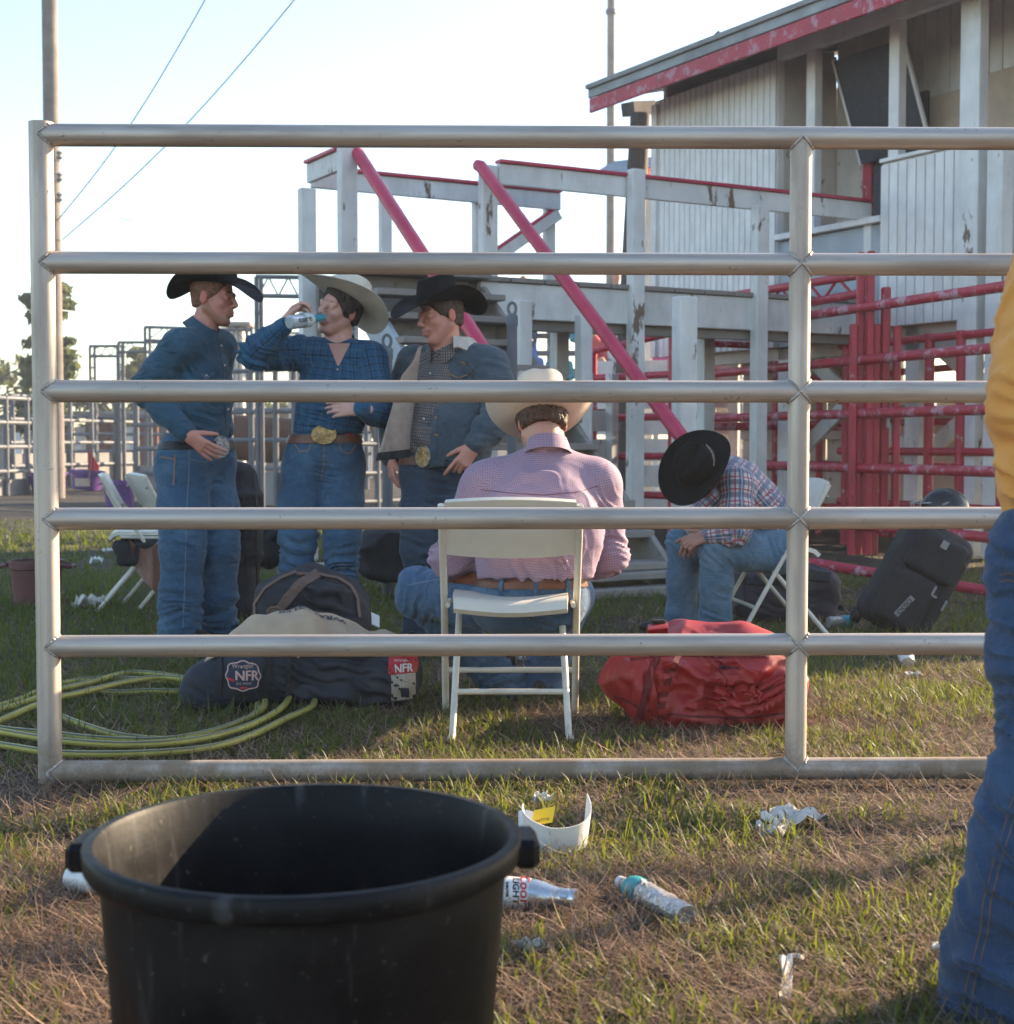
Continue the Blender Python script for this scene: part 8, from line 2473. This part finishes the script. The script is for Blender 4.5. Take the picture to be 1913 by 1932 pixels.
# ---------------------------------------------------------------- grass and straw
def m_blade(name, lo, hi, tr, amt, rough=0.55):
    t = T(name)
    f = t.attr('tint', 'Fac')
    col = t.mix(f, lo, hi)
    pn = t.nt.nodes.new('ShaderNodeBsdfPrincipled')
    t.nt.links.new(col, pn.inputs['Base Color'])
    pn.inputs['Roughness'].default_value = rough
    tl = t.nt.nodes.new('ShaderNodeBsdfTranslucent')
    t.nt.links.new(t.mix(0.5, col, tr), tl.inputs[0])
    ms = t.nt.nodes.new('ShaderNodeMixShader')
    ms.inputs[0].default_value = amt
    t.nt.links.new(pn.outputs[0], ms.inputs[1])
    t.nt.links.new(tl.outputs[0], ms.inputs[2])
    oo = t.nt.nodes.new('ShaderNodeOutputMaterial')
    t.nt.links.new(ms.outputs[0], oo.inputs[0])
    return t.m
M['grass'] = m_blade('grass_blade', (0.024, 0.046, 0.010, 1), (0.135, 0.165, 0.026, 1), (0.34, 0.38, 0.03, 1), 0.45)
M['straw'] = m_blade('dry_straw', (0.075, 0.040, 0.024, 1), (0.54, 0.36, 0.25, 1), (0.50, 0.30, 0.16, 1), 0.25, 0.7)
def scatter(n, d0, d1, seed, extra=0.9):
    r_ = np.random.default_rng(seed)
    y = np.sqrt(d0 * d0 + (d1 * d1 - d0 * d0) * r_.random(n))
    x = (r_.random(n) * 2 - 1) * (0.362 * y + extra)
    return x, y, r_
obst = [(bkx, 1.90, 0.235), (P(570, 1300, 5.45).x, 5.48, 0.10)]
def blades(x, y, r_, length, width, lean, curl, tint, rows=3):
    """n blades as strips of rows quads"""
    n = len(x)
    z = ground_z(x, y) - 0.004
    th = r_.random(n) * 2 * np.pi
    dx, dy = np.cos(th), np.sin(th)
    ph = th + np.pi / 2 + (r_.random(n) - 0.5) * 1.2
    wx, wy = np.cos(ph), np.sin(ph)
    vs_ = np.zeros((n, rows + 1, 2, 3), dtype=np.float32)
    px, py, pz = x.copy(), y.copy(), z.copy()
    ang = lean.copy()
    for k in range(rows + 1):
        w = width * (1.0 - 0.85 * (k / rows) ** 1.6) * (0.7 + 0.6 * min(1, k / rows * 3) if k == 0 else 1.0) * 0.5
        for s_, sg in ((0, -1), (1, 1)):
            vs_[:, k, s_, 0] = px + wx * w * sg
            vs_[:, k, s_, 1] = py + wy * w * sg
            vs_[:, k, s_, 2] = pz
        st = length / rows
        px = px + dx * np.sin(ang) * st; py = py + dy * np.sin(ang) * st
        pz = np.maximum(pz + np.cos(ang) * st, z + 0.002)
        ang = ang + curl / rows
    b_ = np.arange(n)[:, None] * ((rows + 1) * 2)
    f_ = np.concatenate([np.stack([b_[:, 0] + 2 * k, b_[:, 0] + 2 * k + 1, b_[:, 0] + 2 * k + 3, b_[:, 0] + 2 * k + 2], 1) for k in range(rows)])
    tt = np.repeat(tint, (rows + 1) * 2)
    return vs_.reshape(-1, 3), f_, tt
def greenness(x, y):
    p_ = np.stack([x * 1.1, y * 1.1, np.zeros_like(x)], 1)
    g = fbm(p_, 41, 3)
    g2 = fbm(p_ * 4.3, 47, 2)
    v_ = 0.62 * g + 0.38 * g2 + 0.05
    v_ += np.where(y > 4.6, 0.06, 0.0) - 0.10 * np.exp(-((x - 1.35) / 0.7) ** 2 - ((y - 5.4) / 1.1) ** 2)
    v_ += 0.09 * np.clip((-x) / 1.5, -0.5, 1) * (y > 5.0)
    v_ -= 0.09 * np.exp(-((x + 0.85) / 0.4) ** 2 - ((y - 2.6) / 0.9) ** 2)
    return v_
def keep_out(x, y):
    m = np.ones(len(x), dtype=bool)
    for (ox, oy, rr) in obst: m &= (x - ox) ** 2 + (y - oy) ** 2 > rr * rr
    return m
parts_g, parts_s = [], []
for (n, d0, d1, ln, wd, seed, ex) in ((34000, 1.7, 3.4, 0.050, 0.0052, 1, 0.35), (62000, 3.4, 6.4, 0.052, 0.0056, 2, 0.5), (52000, 6.4, 11.0, 0.060, 0.0075, 3, 0.8), (34000, 11.0, 19.5, 0.060, 0.016, 4, 1.2)):
    x, y, r_ = scatter(n, d0, d1, seed, ex)
    g = greenness(x, y)
    far_dirt = np.where(x > 0.8, np.clip((y - 9.0) / 3.5, 0, 1), np.clip((y - 15.0) / 4.0, 0, 1))
    k_ = keep_out(x, y) & (r_.random(n) < np.clip((g - 0.42) * 7.0, 0.08, 1.0) * (1 - 0.96 * far_dirt))
    x, y, g = x[k_], y[k_], g[k_]
    m = len(x)
    # pull blades into tufts
    tx, ty = np.round(x / 0.055) * 0.055, np.round(y / 0.055) * 0.055
    pull = 0.45 * r_.random(m)
    x2, y2 = x + (tx - x) * pull, y + (ty - y) * pull
    L_ = ln * (0.35 + 1.25 * r_.random(m) ** 1.6) * np.clip(0.6 + 1.6 * (g - 0.4), 0.6, 1.25)
    W_ = wd * (0.6 + 0.8 * r_.random(m))
    tint = np.clip(0.15 + 0.75 * r_.random(m) ** 1.4 + 0.25 * (fbm(np.stack([x * 2, y * 2, x * 0], 1), 9, 2) - 0.5), 0, 1)
    parts_g.append(blades(x2, y2, r_, L_, W_, r_.random(m) * 0.85, 0.3 + 1.3 * r_.random(m), tint))
for (n, d0, d1, ln, wd, seed, ex) in ((72000, 1.7, 3.4, 0.070, 0.0024, 11, 0.35), (80000, 3.4, 6.4, 0.070, 0.0030, 12, 0.5), (26000, 6.4, 11.0, 0.075, 0.0060, 13, 0.8)):
    x, y, r_ = scatter(n, d0, d1, seed, ex)
    g = greenness(x, y)
    far_dirt = np.where(x > 0.8, np.clip((y - 9.0) / 3.5, 0, 1), np.clip((y - 15.0) / 4.0, 0, 1))
    k_ = keep_out(x, y) & (r_.random(n) < np.clip(1.1 - (g - 0.42) * 2.8, 0.38, 1.0) * (1 - 0.8 * far_dirt))
    x, y = x[k_], y[k_]
    m = len(x)
    L_ = ln * (0.35 + 1.2 * r_.random(m) ** 1.5)
    W_ = wd * (0.5 + 0.9 * r_.random(m))
    tint = np.clip(r_.random(m) ** 1.3 * 0.9 + 0.3 * (fbm(np.stack([x * 3, y * 3, x * 0], 1), 19, 2) - 0.5), 0, 1)
    v_, f_, t_ = blades(x, y, r_, L_, W_, 0.95 + 0.65 * r_.random(m), (r_.random(m) - 0.5) * 1.5, tint)
    v_ = v_.reshape(m, -1, 3)
    v_[:, :, 2] += (0.002 + 0.022 * r_.random(m) ** 2)[:, None]
    parts_s.append((v_.reshape(-1, 3), f_, t_))
def merge(ps):
    off, V_, F_, T_ = 0, [], [], []
    for v_, f_, t_ in ps:
        V_.append(v_); F_.append(f_ + off); T_.append(t_); off += len(v_)
    return np.concatenate(V_).astype(np.float32), np.concatenate(F_), {'tint': np.concatenate(T_)}
gr = obj('grass', merge(parts_g), M['grass'], smooth=False)
tag(gr, 'short patchy green grass covering the ground', 'grass', kind='stuff')
stw = obj('straw', merge(parts_s), M['straw'], smooth=False)
tag(stw, 'dry tan straw and thatch lying between the grass', 'straw', kind='stuff')

# ---------------------------------------------------------------- haze volume added to lift shadows and veil the distance as lens flare does
hz = MB().box((0, 35.0, 8.0), (150, 84, 18.4))
haze = obj('haze', hz, None, smooth=False)
t = T('veil_haze')
pv = t.nt.nodes.new('ShaderNodeVolumePrincipled')
pv.inputs['Color'].default_value = (0.86, 0.90, 1.0, 1)
pv.inputs['Density'].default_value = 0.0017
pv.inputs['Anisotropy'].default_value = 0.35
oo = t.nt.nodes.new('ShaderNodeOutputMaterial')
t.nt.links.new(pv.outputs[0], oo.inputs['Volume'])
haze.data.materials.append(t.m)
tag(haze, kind='stuff')
